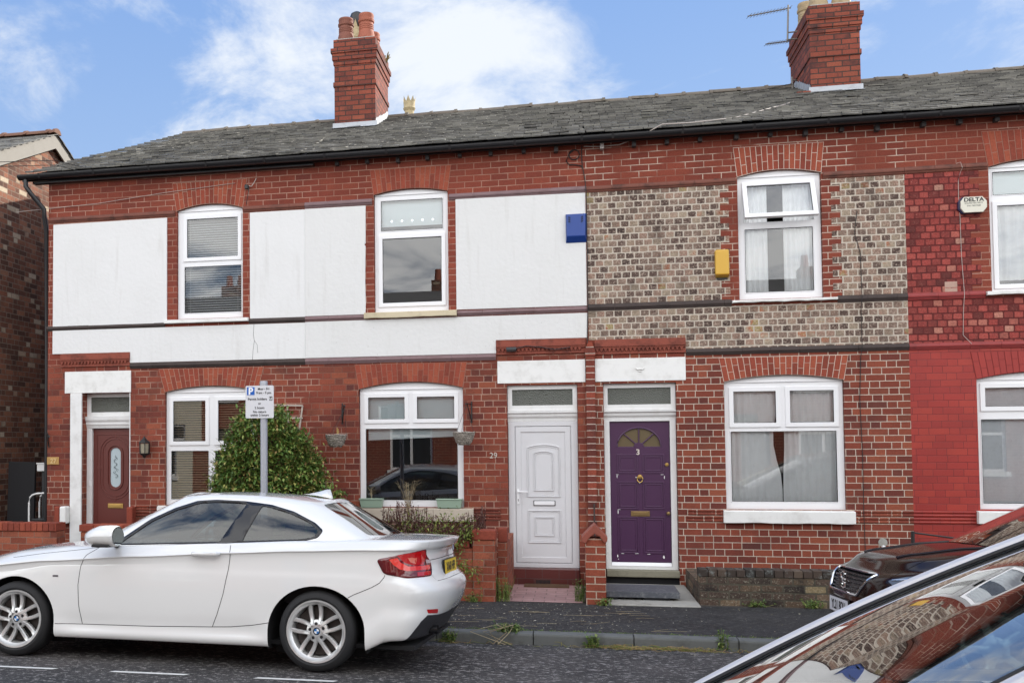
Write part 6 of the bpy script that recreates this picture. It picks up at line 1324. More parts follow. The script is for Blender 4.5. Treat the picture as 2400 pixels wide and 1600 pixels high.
def ribbon(mb, pts, w, nrm=None, side=1, e=None):
    """flat strip along pts lying on the skin"""
    n = len(pts)
    if n < 2: return
    o = len(mb.v)
    for i, p in enumerate(pts):
        d = (pts[min(i+1, n-1)]-pts[max(i-1, 0)]).normalized(); s = d.cross(e or Vector((0, side, 0))).normalized()*w/2; mb.v += [tuple(p+s), tuple(p-s)]
    for i in range(n-1): mb.f.append((o+2*i, o+2*i+1, o+2*i+3, o+2*i+2)); mb.m.append(mb.cur)
def dens(P, step=0.02, closed=False):
    out = []; Q = list(P)+([P[0]] if closed else [])
    for a, b in zip(Q, Q[1:]):
        n = max(1, int(math.dist(a, b)/step))
        for k in range(n): out.append(tuple(x+(y-x)*k/n for x, y in zip(a, b)))
    out.append(tuple(Q[-1])); return out
M_tyre = mat('tyre_rubber', (0.014, 0.014, 0.015), 0.75, fn=lambda t, b: t.put(b.inputs['Normal'], t.bump(t.noise(t.pos(), 70.0, 2.0), 0.15, 0.003)))
M_alloy = mat('silver_alloy', (0.66, 0.66, 0.65), 0.30, 0.55); M_disc = mat('brake_disc', (0.06, 0.052, 0.048), 0.5, 0.6); M_liner = mat('arch_liner', (0.006, 0.006, 0.007), 0.9)
M_trim = mat('black_window_trim', (0.010, 0.010, 0.013), 0.25); M_seam = mat('panel_gap', (0.03, 0.03, 0.03), 0.9); M_lower = mat('dark_bumper_plastic', (0.028, 0.028, 0.032), 0.55)
M_seat = mat('dark_seat_cloth', (0.035, 0.035, 0.04), 0.8)
def wheel(car, u, w, zc, R, rim, side, width=0.22, double=True, emblem=True, a0=0.0, yaw=0.0):
    """w: outer face of the tyre"""
    T = Matrix.Translation((u*car.su, w*side, zc)) @ Matrix.Rotation(yaw, 4, 'Z') @ Matrix.Scale(side, 4, (0, 1, 0))
    wh = thing_part('wheel', car.root, (car.Mw @ T).translation)
    def put(mb, name, m_, **kw): place(mb, car.Mw @ T); return mb.build(name, m_, wh, **kw)
    o = Vector((0, 0, 0)); mb = MB()
    mb.lathe([(rim-0.012, -width+0.01), (R-0.03, -width), (R-0.004, -width+0.02), (R, -width*0.6), (R, -0.06), (R-0.006, -0.03), (R-0.022, -0.010), (R-0.05, 0.001), (rim+0.02, 0.002), (rim+0.004, -0.008), (rim-0.004, -0.03)], o, 'y', 64, close=False); put(mb, 'tyre', M_tyre, smooth=True)
    mb = MB(); mb.lathe([(rim+0.003, -0.010), (rim+0.001, -0.002), (rim-0.010, -0.003), (rim-0.018, -0.020), (rim-0.034, -0.035), (rim-0.040, -0.09), (rim-0.045, -width+0.03)], o, 'y', 64, close=False)
    hub = 0.066; ys = -0.030
    for k in range(5):
        a = a0+2*PI*k/5; ca, sa = math.cos(a), math.sin(a)
        rad = Vector((ca, 0, sa)); tan = Vector((-sa, 0, ca))
        for sgn in (-1, 1) if double else (0,):
            pts = []
            for t_ in (0, 0.12, 0.25, 0.4, 0.6, 0.8, 1.0):
                rr = hub*0.72+(rim-0.006-hub*0.72)*t_; off = sgn*(0.026+0.018*math.sin(PI*min(1, t_*0.75))-0.002*t_); hw = (0.014+0.004*t_) if double else 0.030-0.008*t_
                dep = ys-0.012*math.sin(PI*t_)+(0.012 if t_ < 0.2 else 0.016*(t_ > 0.85)); pts.append((rad*rr+tan*(off-hw)+Vector((0, dep-0.010, 0)), rad*rr+tan*(off-hw*0.55)+Vector((0, dep, 0)), rad*rr+tan*(off+hw*0.55)+Vector((0, dep, 0)), rad*rr+tan*(off+hw)+Vector((0, dep-0.010, 0)), rad*rr+tan*(off+hw*0.8)+Vector((0, dep-0.045, 0)), rad*rr+tan*(off-hw*0.8)+Vector((0, dep-0.045, 0))))
            o_ = len(mb.v); mb.v += [tuple(p) for r_ in pts for p in r_]
            for i in range(len(pts)-1):
                for j in range(6): mb.f.append((o_+i*6+j, o_+i*6+(j+1) % 6, o_+(i+1)*6+(j+1) % 6, o_+(i+1)*6+j)); mb.m.append(0)
    mb.lathe([(hub+0.024, -0.06), (hub+0.022, ys-0.012), (hub, ys-0.002), (0.036, ys+0.001), (0.034, ys-0.004), (0.0, ys-0.004)], o, 'y', 40, close=False); put(mb, 'rim', M_alloy, smooth=True)
    mb = MB()
    for k in range(5):
        a = a0+2*PI*k/5; c = Vector((0.058*math.cos(a), ys-0.001, 0.058*math.sin(a))); mb.lathe([(0.0125, -0.01), (0.0125, 0.0012), (0.0, 0.0012)], c, 'y', 14)
    put(mb, 'bolt_hole', M_blackm)
    mb = MB(); mb.lathe([(rim-0.05, -0.12), (rim-0.05, -0.105), (0.07, -0.105), (0.07, -0.06), (0.0, -0.06)], o, 'y', 40); put(mb, 'brake_disc', M_disc, smooth=True)
    mb = MB(); mb.lathe([(rim-0.03, -width+0.035), (0, -width+0.03)], o, 'y', 40); put(mb, 'back_plate', M_liner)
    if emblem:
        e = roundel(put, Vector((0, ys+0.0005, 0)), 0.033, Vector((1, 0, 0)), Vector((0, 0, 1)), Vector((0, 1, 0)))
    return wh
def roundel(put, c, r, ex, ez, en):
    def disc(r0, r1, h, n=32, a0=0, a1=2*PI):
        mb = MB(); P = []
        for i in range(n+1):
            a = a0+(a1-a0)*i/n; P.append((c+ex*math.cos(a)*r0+ez*math.sin(a)*r0+en*h, c+ex*math.cos(a)*r1+ez*math.sin(a)*r1+en*h))
        mb.grid(P); return mb
    put(disc(0, r, 0.0004), 'roundel_rim', M_black, fix=False)
    b = disc(0, r*0.62, 0.0010, 8, 0, PI/2); add(b, disc(0, r*0.62, 0.0010, 8, PI, 1.5*PI)); put(b, 'roundel_blue', mat('roundel_blue', (0.02, 0.16, 0.45), 0.3), fix=False)
    b = disc(0, r*0.62, 0.0010, 8, PI/2, PI); add(b, disc(0, r*0.62, 0.0010, 8, 1.5*PI, 2*PI)); add(b, disc(r*0.93, r*1.02, 0.0012)); put(b, 'roundel_white', mat('roundel_white', (0.75, 0.76, 0.78), 0.3), fix=False)
def arch_poly(u, zc, a, b, zb): return [(u-a, zb)] + [(u-a*math.cos(t), zc+b*math.sin(t)) for t in [PI*i/26 for i in range(27)]] + [(u+a, zb)]
def liner(car, u, zc, a, side, w0, w1):
    mb = MB(); n = 20
    P = [[(u-(a+0.012)*math.cos(PI*i/n), side*w, zc+(a+0.0)*math.sin(PI*i/n)) for i in range(n+1)] for w in (w1, w0)]; mb.grid(P)
    mb.add([(u-a*1.1, side*w0, 0.1), (u+a*1.1, side*w0, 0.1), (u+a*1.1, side*w0, zc+a), (u-a*1.1, side*w0, zc+a)], [(0, 1, 2, 3)])
    for s in (-1, 1): mb.add([(u+s*(a+0.012), side*w0, 0.16), (u+s*(a+0.012), side*w1, 0.16), (u+s*(a+0.012), side*w1, zc), (u+s*(a+0.012), side*w0, zc)], [(0, 1, 2, 3)])
    car.put(mb, 'wheel_arch_liner', M_liner, fix=False)
def seat(car, u, w, z, h=0.62):
    mb = MB(); mb.boxr((u+0.25, w, z), (0.26, 0.24, 0.08), Matrix.Rotation(0.1, 4, 'Y')); mb.boxr((u-0.06, w, z+0.34), (0.07, 0.235, 0.34), Matrix.Rotation(-0.28, 4, 'Y')); mb.boxr((u-0.19, w, z+0.76), (0.05, 0.13, 0.085), Matrix.Rotation(-0.25, 4, 'Y'))
    return car.put(mb, 'seat', M_seat, bevel=0.05, smooth=True)
def plate(car, c, ex, ez, en, wd, ht, col, txt, size):
    c, ex, ez, en = Vector(c), Vector(ex).normalized(), Vector(ez).normalized(), Vector(en).normalized()
    B = Matrix(((ex.x, ez.x, en.x, c.x), (ex.y, ez.y, en.y, c.y), (ex.z, ez.z, en.z, c.z), (0, 0, 0, 1)))
    mb = MB(); mb.box(-wd/2-0.008, wd/2+0.008, -ht/2-0.008, ht/2+0.008, -0.012, -0.001); place(mb, B); p = car.put(mb, 'number_plate', M_black)
    mb = MB(); mb.box(-wd/2, wd/2, -ht/2, ht/2, -0.001, 0.001); place(mb, B); car.put(mb, 'plate_face', mat('plate_'+txt[0], col, 0.4), p)
    mb = place(text_mesh(txt, size, 0.003, ext=0.0006, sx=0.92), Matrix.Translation((0, -size*0.355, 0.0018))); place(mb, B); car.put(mb, 'registration', M_ink, p)
# ---------------------------------------------------------------- the white coupe at the kerb
M_white = mat('white_car_paint', (0.76, 0.76, 0.745), 0.25, coat=1.0, spec=0.4)
M_red_l = mat('red_lamp_lens', (0.48, 0.008, 0.010), 0.08, coat=1.0); M_red_d = mat('dark_red_lens', (0.13, 0.005, 0.008), 0.08, coat=1.0); M_red_b = mat('bright_red_lens', (0.75, 0.03, 0.02), 0.12, coat=1.0); M_orange = mat('salmon_lens', (0.66, 0.16, 0.10), 0.15, coat=1.0); M_clear = mat('clear_lens', (0.45, 0.36, 0.37), 0.1, coat=1.0)
cc = Car('parked_car', 'white two-door coupe parked along the far kerb beside dashed bay markings', -1.938, -5.262, -0.046, math.radians(-3.3), yaw=math.radians(-3.1), su=1.028)
A_, B_ = 3.43, 0
zt = lambda m, r, f: [(-0.95, r), (-0.55, r), (-0.38, m), (2.25, m), (2.95, f), (3.5, f)]
Wm = lambda k: [(-0.9, 0.855*k), (-0.5, 0.875*k), (0.0, 0.887*k), (0.6, 0.876*k), (1.5, 0.872*k), (2.4, 0.880*k), (2.9, 0.862*k), (3.4, 0.80*k)]
cre = [(-0.95, 0.945), (-0.8, 0.958), (-0.39, 0.956), (0.16, 0.938), (0.74, 0.911), (1.5, 0.868), (2.36, 0.815), (2.9, 0.76), (3.4, 0.69)]
belt = [(-0.95, 1.022), (-0.75, 1.022), (-0.4, 1.022), (0.11, 1.010), (0.82, 0.982), (1.74, 0.942), (2.2, 0.925), (2.6, 0.885), (3.0, 0.82), (3.35, 0.72)]
up = lambda T, d: [(a, b+d) for a, b in T]
Wsk = [(-.9, .852), (-.5, .870), (.36, .876), (.52, .848), (2.1, .848), (2.26, .868), (2.9, .85), (3.4, .79)]
rings = [(-0.74, 3.26, .26, .7, Wm(.925), zt(.180, .258, .20), 3.0), (-0.80, 3.32, .27, .7, Wm(.962), zt(.184, .270, .21), 3.2), (-0.83, 3.36, .29, .7, Wm(.985), zt(.225, .32, .27), 3.2), (-0.90, 3.40, .36, .7, Wsk, zt(.295, .42, .33), 3.0),
         (-0.955, 3.43, .42, .7, Wm(.985), zt(.42, .52, .43), 2.7), (-0.980, 3.43, .42, .7, Wm(.992), zt(.58, .62, .56), 2.7), (-0.960, 3.42, .42, .7, Wm(.990), zt(.72, .69, .64), 2.7), (-0.885, 3.40, .42, .7, Wm(.982), zt(.785, .76, .67), 2.9),
         (-0.860, 3.385, .42, .75, Wm(.980), up(cre, -0.055), 3.0), (-0.868, 3.37, .42, .75, Wm(.988), up(cre, -0.012), 3.0), (-0.875, 3.36, .42, .75, Wm(.998), cre, 3.0), (-0.895, 3.33, .42, .8, Wm(.976), up(cre, 0.022), 3.0), (-0.915, 3.22, .38, .9, [(-0.9, .775), (-.5, .81), (0, .825), (.8, .825), (1.6, .80), (2.2, .775), (2.8, .73), (3.3, .66)], belt, 3.0)]
bb = shell_bm(rings, [(-0.9, 0.018), (-0.5, 0.03), (0, 0.02), (2, 0.03), (2.4, 0.052), (3.3, 0.05)], 4)
sidep = lambda c, n: abs(c.y) > 0.45 and abs(n.y) > 0.2
zw, zf = 0.316, 0.316; UF = 2.632
full = BVHTree.FromBMesh(bb)
for u, a, b in ((0.0, 0.388, 0.352), (UF, 0.372, 0.362)):
    fs = cut(bb, arch_poly(u, zw, a, b, 0.05), EU, EZ, lambda c, n: abs(c.y) > 0.5 and c.z < 0.72); bmesh.ops.delete(bb, geom=fs, context='FACES')
# tail lamps (wrap round the rear corner: outlined in a plane that faces the corner)
e1 = Vector((-0.80, -0.60, 0)); 
lamp = rounded([(-0.135, 0.885), (0.05, 0.930), (0.275, 0.962), (0.285, 0.905), (0.335, 0.865), (0.350, 0.80), (0.335, 0.748), (0.07, 0.742), (-0.09, 0.775)], 0.025, 3)
lamps = []
for sd in (1, -1):
    ee = Vector((-0.80, -0.60*sd, 0)); fs = cut(bb, lamp, ee, EZ, lambda c, n: c.x < -0.35 and c.y*sd > 0.30)
    lp_ = cc.faces(bb, fs, 'tail_lamp', M_red_d, inset=-0.004, thick=0.02); lamps.append((sd, ee, lp_))
bl = BVHTree.FromBMesh(shell_bm(rings, [(-0.9, 0.018), (-0.5, 0.03), (0, 0.02), (2, 0.03), (2.4, 0.052), (3.3, 0.05)], 3))
def lens(sd, ee, lp_, poly, m_, off, name):
    d = Vector((0.60, -0.80*sd, 0)); mb = MB(); bm = bmesh.new(); vs = [bm.verts.new((x, z, 0)) for x, z in dens(poly, 0.012, True)[:-1]]; es = [bm.edges.new((vs[i], vs[(i+1) % len(vs)])) for i in range(len(vs))]
    bmesh.ops.triangle_fill(bm, use_beauty=True, edges=es); bmesh.ops.subdivide_edges(bm, edges=bm.edges[:], cuts=1); bm.verts.index_update(); P = []
    for v in bm.verts:
        h = bl.ray_cast(ee*v.co.x+EZ*v.co.y-d*2, d); P.append((h[0]+h[1]*off*(1 if h[1].dot(d) < 0 else -1)) if h[0] is not None else ee*v.co.x+EZ*v.co.y)
    mb.add(P, [tuple(v.index for v in f.verts) for f in bm.faces]); bm.free(); cc.put(mb, name, m_, lp_, smooth='all')
for sd, ee, lp_ in lamps:
    lens(sd, ee, lp_, [(0.0, 0.918), (0.105, 0.935), (0.262, 0.955), (0.272, 0.905), (0.24, 0.838), (0.14, 0.838), (0.06, 0.86)], M_red_l, 0.0052, 'upper_lens')
    lens(sd, ee, lp_, [(-0.055, 0.885), (0.005, 0.898), (0.03, 0.862), (0.09, 0.832), (0.315, 0.832), (0.322, 0.800), (0.08, 0.796), (0.02, 0.812), (-0.02, 0.842)], M_red_b, 0.0056, 'light_bar')
    lens(sd, ee, lp_, [(0.075, 0.915), (0.16, 0.928), (0.175, 0.90), (0.16, 0.848), (0.11, 0.862)], M_orange, 0.0060, 'indicator_lens')
    lens(sd, ee, lp_, [(0.17, 0.785), (0.325, 0.785), (0.318, 0.757), (0.17, 0.752)], M_red_l, 0.0056, 'fog_lens')
    lens(sd, ee, lp_, [(0.27, 0.878), (0.325, 0.872), (0.332, 0.845), (0.275, 0.848)], M_clear, 0.0058, 'reverse_lens')
# dark lower bumper, reflectors
fs = cut(bb, [(-0.83, 0.20), (-0.745, 0.41), (-0.69, 0.455), (-0.5, 0.44), (0.5, 0.44), (0.69, 0.455), (0.745, 0.41), (0.83, 0.20)], EW, EZ, lambda c, n: c.x < -0.60 and n.x < -0.12)
fs2 = [f for f in bb.faces if f.calc_center_median().x < -0.60 and f.calc_center_median().z < 0.30 and n_ok(f)] if False else []
cc.faces(bb, fs, 'rear_valance', M_lower)
for sd in (1, -1):
    fs = cut(bb, rounded([(0.54*sd, 0.455), (0.69*sd, 0.468), (0.71*sd, 0.500), (0.56*sd, 0.490)], 0.008, 2), EW, EZ, lambda c, n: c.x < -0.55 and n.x < -0.1); cc.faces(bb, fs, 'reflector', M_red_l, inset=-0.002)
ex_ = MB(); ex_.tube([(-0.70, 0.45, 0.315), (-0.87, 0.45, 0.315)], 0.036, 16, caps=False); cc.put(ex_, 'exhaust', M_black, smooth=True)
# door
dpoly = [(2.005, 0.296), (2.035, 0.45), (2.045, 0.62), (2.028, 0.78), (1.985, 0.87), (1.90, 0.93), (1.875, 0.99), (0.735, 1.03), (0.725, 0.985), (0.712, 0.90), (0.726, 0.78), (0.765, 0.58), (0.815, 0.42), (0.858, 0.318), (1.4, 0.302)]
for sd in (1, -1):
    fs = cut(bb, dpoly, EU, EZ, lambda c, n: c.y*sd > 0.6 and abs(n.y) > 0.35); dr = cc.faces(bb, fs, 'door', M_white)
    mb = MB(); hz = lambda u: 0.905-0.012*(u-0.78)
    P = cast_side(full, [(0.80, hz(0.8)), (0.87, hz(.87)), (0.96, hz(.96)), (1.03, hz(1.03))], sd, 0.0)
    if len(P) == 4:
        o = Vector((0, 0.035*sd, 0)); mb.tube([P[0]-Vector((0.0, 0.0, 0))+Vector((0, .006*sd, 0)), P[0]+o+Vector((0.02, 0, 0)), P[1]+o*1.12, P[2]+o*1.12, P[3]+o-Vector((0.02, 0, 0)), P[3]+Vector((0, .006*sd, 0))], [0.012, 0.017, 0.0165, 0.0165, 0.017, 0.012], 10); cc.put(mb, 'handle', M_white, dr, smooth=True)
cc.faces(bb, bb.faces[:], 'body', M_white, remove=False); body_bvh = full
sm = MB()
def seam(P, w=0.005, sd=1): ribbon(sm, cast_side(full, dens(P, 0.015), sd, 0.0010), w, side=sd)
seam(dpoly[:7]); seam(dpoly[7:15]); seam([(0.858, 0.318), (1.4, 0.302), (2.005, 0.296), (2.25, 0.292)]); seam([(0.858, 0.318), (0.70, 0.325), (0.52, 0.345), (0.375, 0.372)])
seam([(-0.255, 0.585), (-0.30, 0.61), (-0.36, 0.635), (-0.44, 0.67), (-0.50, 0.705), (-0.535, 0.75), (-0.54, 0.765)])
seam([(1.90, 0.93), (2.1, 0.905), (2.4, 0.872), (2.7, 0.83)], 0.004)
for zz, yy0 in ((0.715, 0.56), (0.875, 0.56)):
    P = []
    for i in range(41):
        y = -yy0+2*yy0*i/40; h = full.ray_cast(Vector((-1.8, y, zz-0.02*abs(y)**2)), EU)
        if h[0] is not None: P.append(h[0]-EU*0.001)
    ribbon(sm, P, 0.006, e=EU)
for sd in (1, -1):
    P = []
    for zz in [0.715+0.30*i/20 for i in range(21)]:
        h = full.ray_cast(Vector((-1.8, (0.56+(0.07 if zz > 0.87 else 0))*sd, zz)), EU)
        if h[0] is not None: P.append(h[0]-EU*0.001)
    ribbon(sm, P, 0.005, e=EU)
cc.put(sm, 'panel_gaps', M_seam, fix=False)
# glasshouse
kn = [((-.43, 0, 1.035), (.05, 0, 1.335)), ((-.42, .35, 1.03), (.065, .27, 1.33)), ((-.37, .61, 1.015), (.125, .475, 1.312)), ((-.22, .705, 1.00), (.23, .533, 1.322)), ((.11, .745, .99), (.38, .558, 1.342)), ((.5, .772, .975), (.62, .572, 1.362)), ((1.0, .777, .955), (.86, .575, 1.371)), ((1.5, .765, .93), (1.06, .570, 1.371)),
      ((1.85, .735, .92), (1.19, .552, 1.362)), ((2.02, .68, .93), (1.28, .51, 1.358)), ((2.14, .40, .955), (1.33, .30, 1.382)), ((2.19, 0, .965), (1.345, 0, 1.390))]
gb = house_bm(kn, 0.022, 0.036)
gfull = BVHTree.FromBMesh(gb)
wside = lambda c, n: abs(c.y) > 0.45 and abs(n.y) > 0.4
wpoly = rounded([(1.80, 0.948), (0.82, 0.984), (0.15, 1.008), (0.035, 1.035), (0.0, 1.095), (0.075, 1.155), (0.27, 1.245), (0.47, 1.300), (0.70, 1.328), (0.95, 1.338), (1.12, 1.328), (1.32, 1.265), (1.52, 1.170), (1.74, 1.010)], 0.02, 2)
g1 = rounded([(1.755, 0.962), (0.845, 0.996), (0.675, 1.307), (0.95, 1.318), (1.10, 1.308), (1.30, 1.248), (1.50, 1.152), (1.70, 1.005)], 0.012, 2)
g2 = rounded([(0.655, 1.003), (0.16, 1.026), (0.065, 1.045), (0.04, 1.092), (0.11, 1.150), (0.29, 1.228), (0.47, 1.278), (0.545, 1.290)], 0.02, 3)
for sd in (1, -1):
    pr = lambda c, n: c.y*sd > 0.45 and abs(n.y) > 0.4
    for P in (g1, g2):
        fs = cut(gb, P, EU, EZ, pr); cc.faces(gb, fs, 'side_window', M_cglass, inset=0.006)
    fs = cut(gb, wpoly, EU, EZ, pr); cc.faces(gb, fs, 'window_trim', M_trim, inset=-0.001, thick=0.012)
fs = cut(gb, rounded([(-.555, 1.058), (-.30, 1.048), (.30, 1.048), (.555, 1.058), (.45, 1.300), (.25, 1.318), (-.25, 1.318), (-.45, 1.300)], 0.03, 3), EW, EZ, lambda c, n: c.x < 0.3 and n.x < -0.25); cc.faces(gb, fs, 'rear_window', mat('dark_rear_glass', fn=glass_fn((0.16, 0.20, 0.19), 1.9)), inset=0.003)
fs = cut(gb, rounded([(-.64, 0.975), (.64, 0.975), (.485, 1.335), (.25, 1.365), (-.25, 1.365), (-.485, 1.335)], 0.03, 3), EW, EZ, lambda c, n: c.x > 1.1 and n.x > 0.25); cc.faces(gb, fs, 'windscreen', M_cglass, inset=0.003)
cc.faces(gb, gb.faces[:], 'roof', M_white, remove=False)
fin = MB(); fin.grid([[(0.40, s*0.030*k, 1.385+0.006) for s in (-1, 0, 1)] for k in (0.3,)]+[[(u, -w, z0), (u-0.01, 0, zt_), (u, w, z0)] for u, w, z0, zt_ in ((0.36, .02, 1.385, 1.392), (0.28, .03, 1.378, 1.408), (0.20, .032, 1.365, 1.430), (0.165, .028, 1.357, 1.432), (0.15, .01, 1.352, 1.39), (0.14, 0.001, 1.35, 1.352))]); cc.put(fin, 'roof_fin', M_white, smooth='all', fix=False)
# mirrors
for sd in (1, -1):
    mr = MB(); R_ = []
    for k, (du, s) in enumerate(((0.16, 0.02), (0.14, 0.55), (0.095, 0.82), (0.03, 0.97), (-0.05, 1.02), (-0.115, 0.99), (-0.125, 0.90))):
        R_.append([(1.755+du, sd*(0.985+0.10*s*math.cos(a)*(1+0.1*math.cos(a))), 1.025+0.012*(k > 2)+0.086*s*math.copysign(abs(math.sin(a))**0.8, math.sin(a))) for a in [2*PI*i/20 for i in range(21)]])
    mr.grid(R_); mm = cc.put(mr, 'door_mirror', M_white, smooth='all')
    ml = MB(); ml.tube([(1.735, sd*0.80, 0.955), (1.745, sd*0.88, 0.965), (1.76, sd*0.93, 0.985)], [0.028, 0.022, 0.03], 10); ml.boxr((1.745, sd*0.985, 0.958), (0.075, 0.085, 0.012), Matrix.Rotation(0, 4, 'X')); cc.put(ml, 'mirror_base', M_black, mm, smooth=True, bevel=0.006)
    mg = MB(); mg.lathe([(0.0, 0.0), (0.082, 0.0)], (1.628, sd*0.985, 1.032), 'x', 20, close=False); mg.v = [(x, sd*0.985+(y-sd*0.985)*1.15, 1.032+(z-1.032)*0.9) for x, y, z in mg.v]; cc.put(mg, 'mirror_glass', mat('mirror', (0.6, 0.65, 0.66), 0.02, 1.0), mm)
for sd in (1, -1):
    wheel(cc, 0.0, 0.868, zw, 0.316, 0.241, sd, a0=math.radians(84)); wheel(cc, UF, 0.862, zf, 0.316, 0.241, sd, a0=math.radians(86), yaw=math.radians(4))
    liner(cc, 0.0, zw, 0.385, sd, 0.58, 0.84); liner(cc, UF, zf, 0.37, sd, 0.58, 0.82)
fl = MB(); fl.box(-0.75, 3.2, -0.76, 0.76, 0.19, 0.22); fl.box(0.45, 2.2, -0.80, 0.80, 0.185, 0.30); cc.put(fl, 'floor_pan', M_liner)
it = MB(); it.box(-0.35, 0.35, -0.66, 0.66, 0.5, 0.93); cc.put(it, 'rear_bench', M_seat, bevel=0.04); it = MB(); it.box(1.45, 2.05, -0.66, 0.66, 0.6, 0.91); cc.put(it, 'dashboard', M_seat, bevel=0.04)
for w in (-0.36, 0.36): seat(cc, 0.80, w, 0.34)
stw = MB(); stw.tube([(1.36+0.06*math.cos(a), -0.36+0.185*math.sin(a), 0.90+0.17*math.cos(a)) for a in [2*PI*i/24 for i in range(25)]], 0.015, 8); cc.put(stw, 'steering_wheel', M_black, smooth=True)
plate(cc, (-0.893, 0.0, 0.795), (0, -1, 0), (0.06, 0, 1), (-1, 0, 0.06), 0.52, 0.111, (0.72, 0.50, 0.03), 'XA60 HFP', 0.098)
roundel(lambda mb, n, m_, **kw: cc.put(mb, n, m_, **kw), Vector((-0.912, 0, 0.945)), 0.038, Vector((0, -1, 0)), Vector((0, 0, 1)), Vector((-1, 0, 0)))
nose = MB(); nose.box(3.405, 3.435, -0.30, 0.30, 0.45, 0.62); cc.put(nose, 'grille', M_black, bevel=0.02)
for sd in (1, -1):
    P = cast_side(full, [(2.255, 0.69)], sd, 0.002)
    if P: b_ = MB(); b_.box(P[0].x-0.025, P[0].x+0.025, P[0].y-0.001, P[0].y+0.001, 0.683, 0.697); cc.put(b_, 'wing_badge', mat('badge', (0.12, 0.11, 0.13), 0.3, 0.6))
# ---------------------------------------------------------------- the black car beyond, nose towards us
M_blk = mat('black_car_paint', (0.009, 0.003, 0.003), 0.12, coat=0.0, spec=0.38)
sc_ = Car('parked_car', 'black car parked nose first along the far kerb with a chrome-edged grille', 5.47, -5.21, -0.05, math.radians(-3.3))
zt2 = lambda m, r, f: [(-0.9, r), (-0.3, m), (2.4, m), (2.9, f), (3.5, f)]
W2 = lambda k: [(-0.9, 0.86*k), (0, 0.91*k), (1.4, 0.90*k), (2.5, 0.915*k), (2.9, 0.90*k), (3.3, 0.84*k)]
sh2 = [(-0.9, 0.98), (0, 0.98), (1.5, 0.95), (2.5, 0.905), (2.9, 0.865), (3.35, 0.80)]
bel = [(-0.9, 1.06), (0, 1.05), (1.5, 1.03), (2.2, 1.005), (2.6, 0.985), (3.0, 0.935), (3.3, 0.87)]
rings2 = [(-0.80, 3.22, .3, .55, W2(.88), zt2(.25, .32, .22), 2.5), (-0.85, 3.30, .35, .55, W2(.96), zt2(.27, .36, .26), 2.6), (-0.88, 3.37, .35, .55, W2(.985), zt2(.42, .45, .36), 2.7), (-0.90, 3.40, .35, .55, W2(.995), zt2(.56, .58, .50), 2.8), (-0.90, 3.395, .35, .56, W2(1.0), zt2(.70, .72, .62), 2.9),
          (-0.88, 3.36, .35, .58, W2(.998), zt2(.82, .84, .74), 3.0), (-0.87, 3.33, .35, .60, W2(1.0), up(sh2, -0.02), 3.0), (-0.87, 3.30, .35, .62, W2(.995), sh2, 3.0), (-0.88, 3.255, .35, .66, W2(.955), up(sh2, 0.022), 3.0), (-0.86, 3.20, .35, .7, [(-.9, .78), (0, .84), (1.4, .83), (2.2, .80), (2.8, .76), (3.3, .70)], bel, 3.0)]
crown2 = [(-0.9, 0.03), (1.5, 0.02), (2.3, 0.045), (3.2, 0.03)]
bs = shell_bm(rings2, crown2, 4); bsf = BVHTree.FromBMesh(bs)
for u, a, b in ((0.0, 0.385, 0.375), (2.63, 0.385, 0.375)):
    fs = cut(bs, arch_poly(u, 0.34, a, b, 0.05), EU, EZ, lambda c, n: abs(c.y) > 0.5 and c.z < 0.78); bmesh.ops.delete(bs, geom=fs, context='FACES')
    for sd in (1, -1): liner(sc_, u, 0.34, 0.385, sd, 0.6, 0.86); wheel(sc_, u, 0.89, 0.34, 0.34, 0.235, sd, emblem=False, double=False)
gp_ = rounded([(-0.50, 0.815), (0.50, 0.815), (0.37, 0.645), (-0.37, 0.645)], 0.02, 2)
fp = lambda c, n: c.x > 2.9 and n.x > 0.12
fs = cut(bs, gp_, EW, EZ, fp); gr = sc_.faces(bs, fs, 'grille', M_black, inset=0.02)
mb = MB(); q = dens(gp_, 0.02, True); P = []
for w, z in q:
    h = bsf.ray_cast(Vector((4.5, w, z)), Vector((-1, 0, 0))); P.append(h[0]+EU*0.004)
mb.tube(P+[P[0]], 0.011, 8); sc_.put(mb, 'chrome_surround', M_chrome, gr, smooth=True)
mb = MB()
for k in range(1, 6):
    z = 0.645+0.17*k/6; hw = 0.37+0.13*k/6-0.02; R_ = []
    for i in range(29):
        w = -hw+2*hw*i/28; h = bsf.ray_cast(Vector((4.5, w, z+0.004*(1 if (i+k) % 2 else -1))), Vector((-1, 0, 0))); R_.append(h[0]-EU*0.010)
    mb.tube(R_, 0.006, 5)
sc_.put(mb, 'grille_bars', M_trim, gr)
h0 = bsf.ray_cast(Vector((4.5, 0, 0.735)), Vector((-1, 0, 0)))[0]
mb = MB(); k_ = 0.062
for a, b in (((0.55, 0.55), (0.95, 0.85)), ((0.95, 0.85), (0.2, 1.0)), ((0.2, 1.0), (-0.75, 0.75)), ((-0.75, 0.75), (-0.75, 0.30)), ((-0.75, 0.30), (0.35, 0.02)), ((0.75, 0.10), (-0.35, -0.12)), ((-0.35, -0.12), (0.75, -0.35)), ((0.75, -0.35), (0.75, -0.80)), ((0.75, -0.80), (-0.2, -1.0)), ((-0.2, -1.0), (-0.95, -0.85)), ((-0.95, -0.85), (-0.55, -0.55))):
    mb.tube([(h0.x+0.012, a[0]*k_, 0.735+a[1]*k_), (h0.x+0.012, b[0]*k_, 0.735+b[1]*k_)], 0.008, 6)
sc_.put(mb, 'emblem', M_chrome, gr, smooth=True)
mb = MB(); mb.boxr((h0.x-0.008, 0.25, 0.70), (0.004, 0.018, 0.010), Matrix.Identity(4)); sc_.put(mb, 'trim_badge', M_chrome, gr)
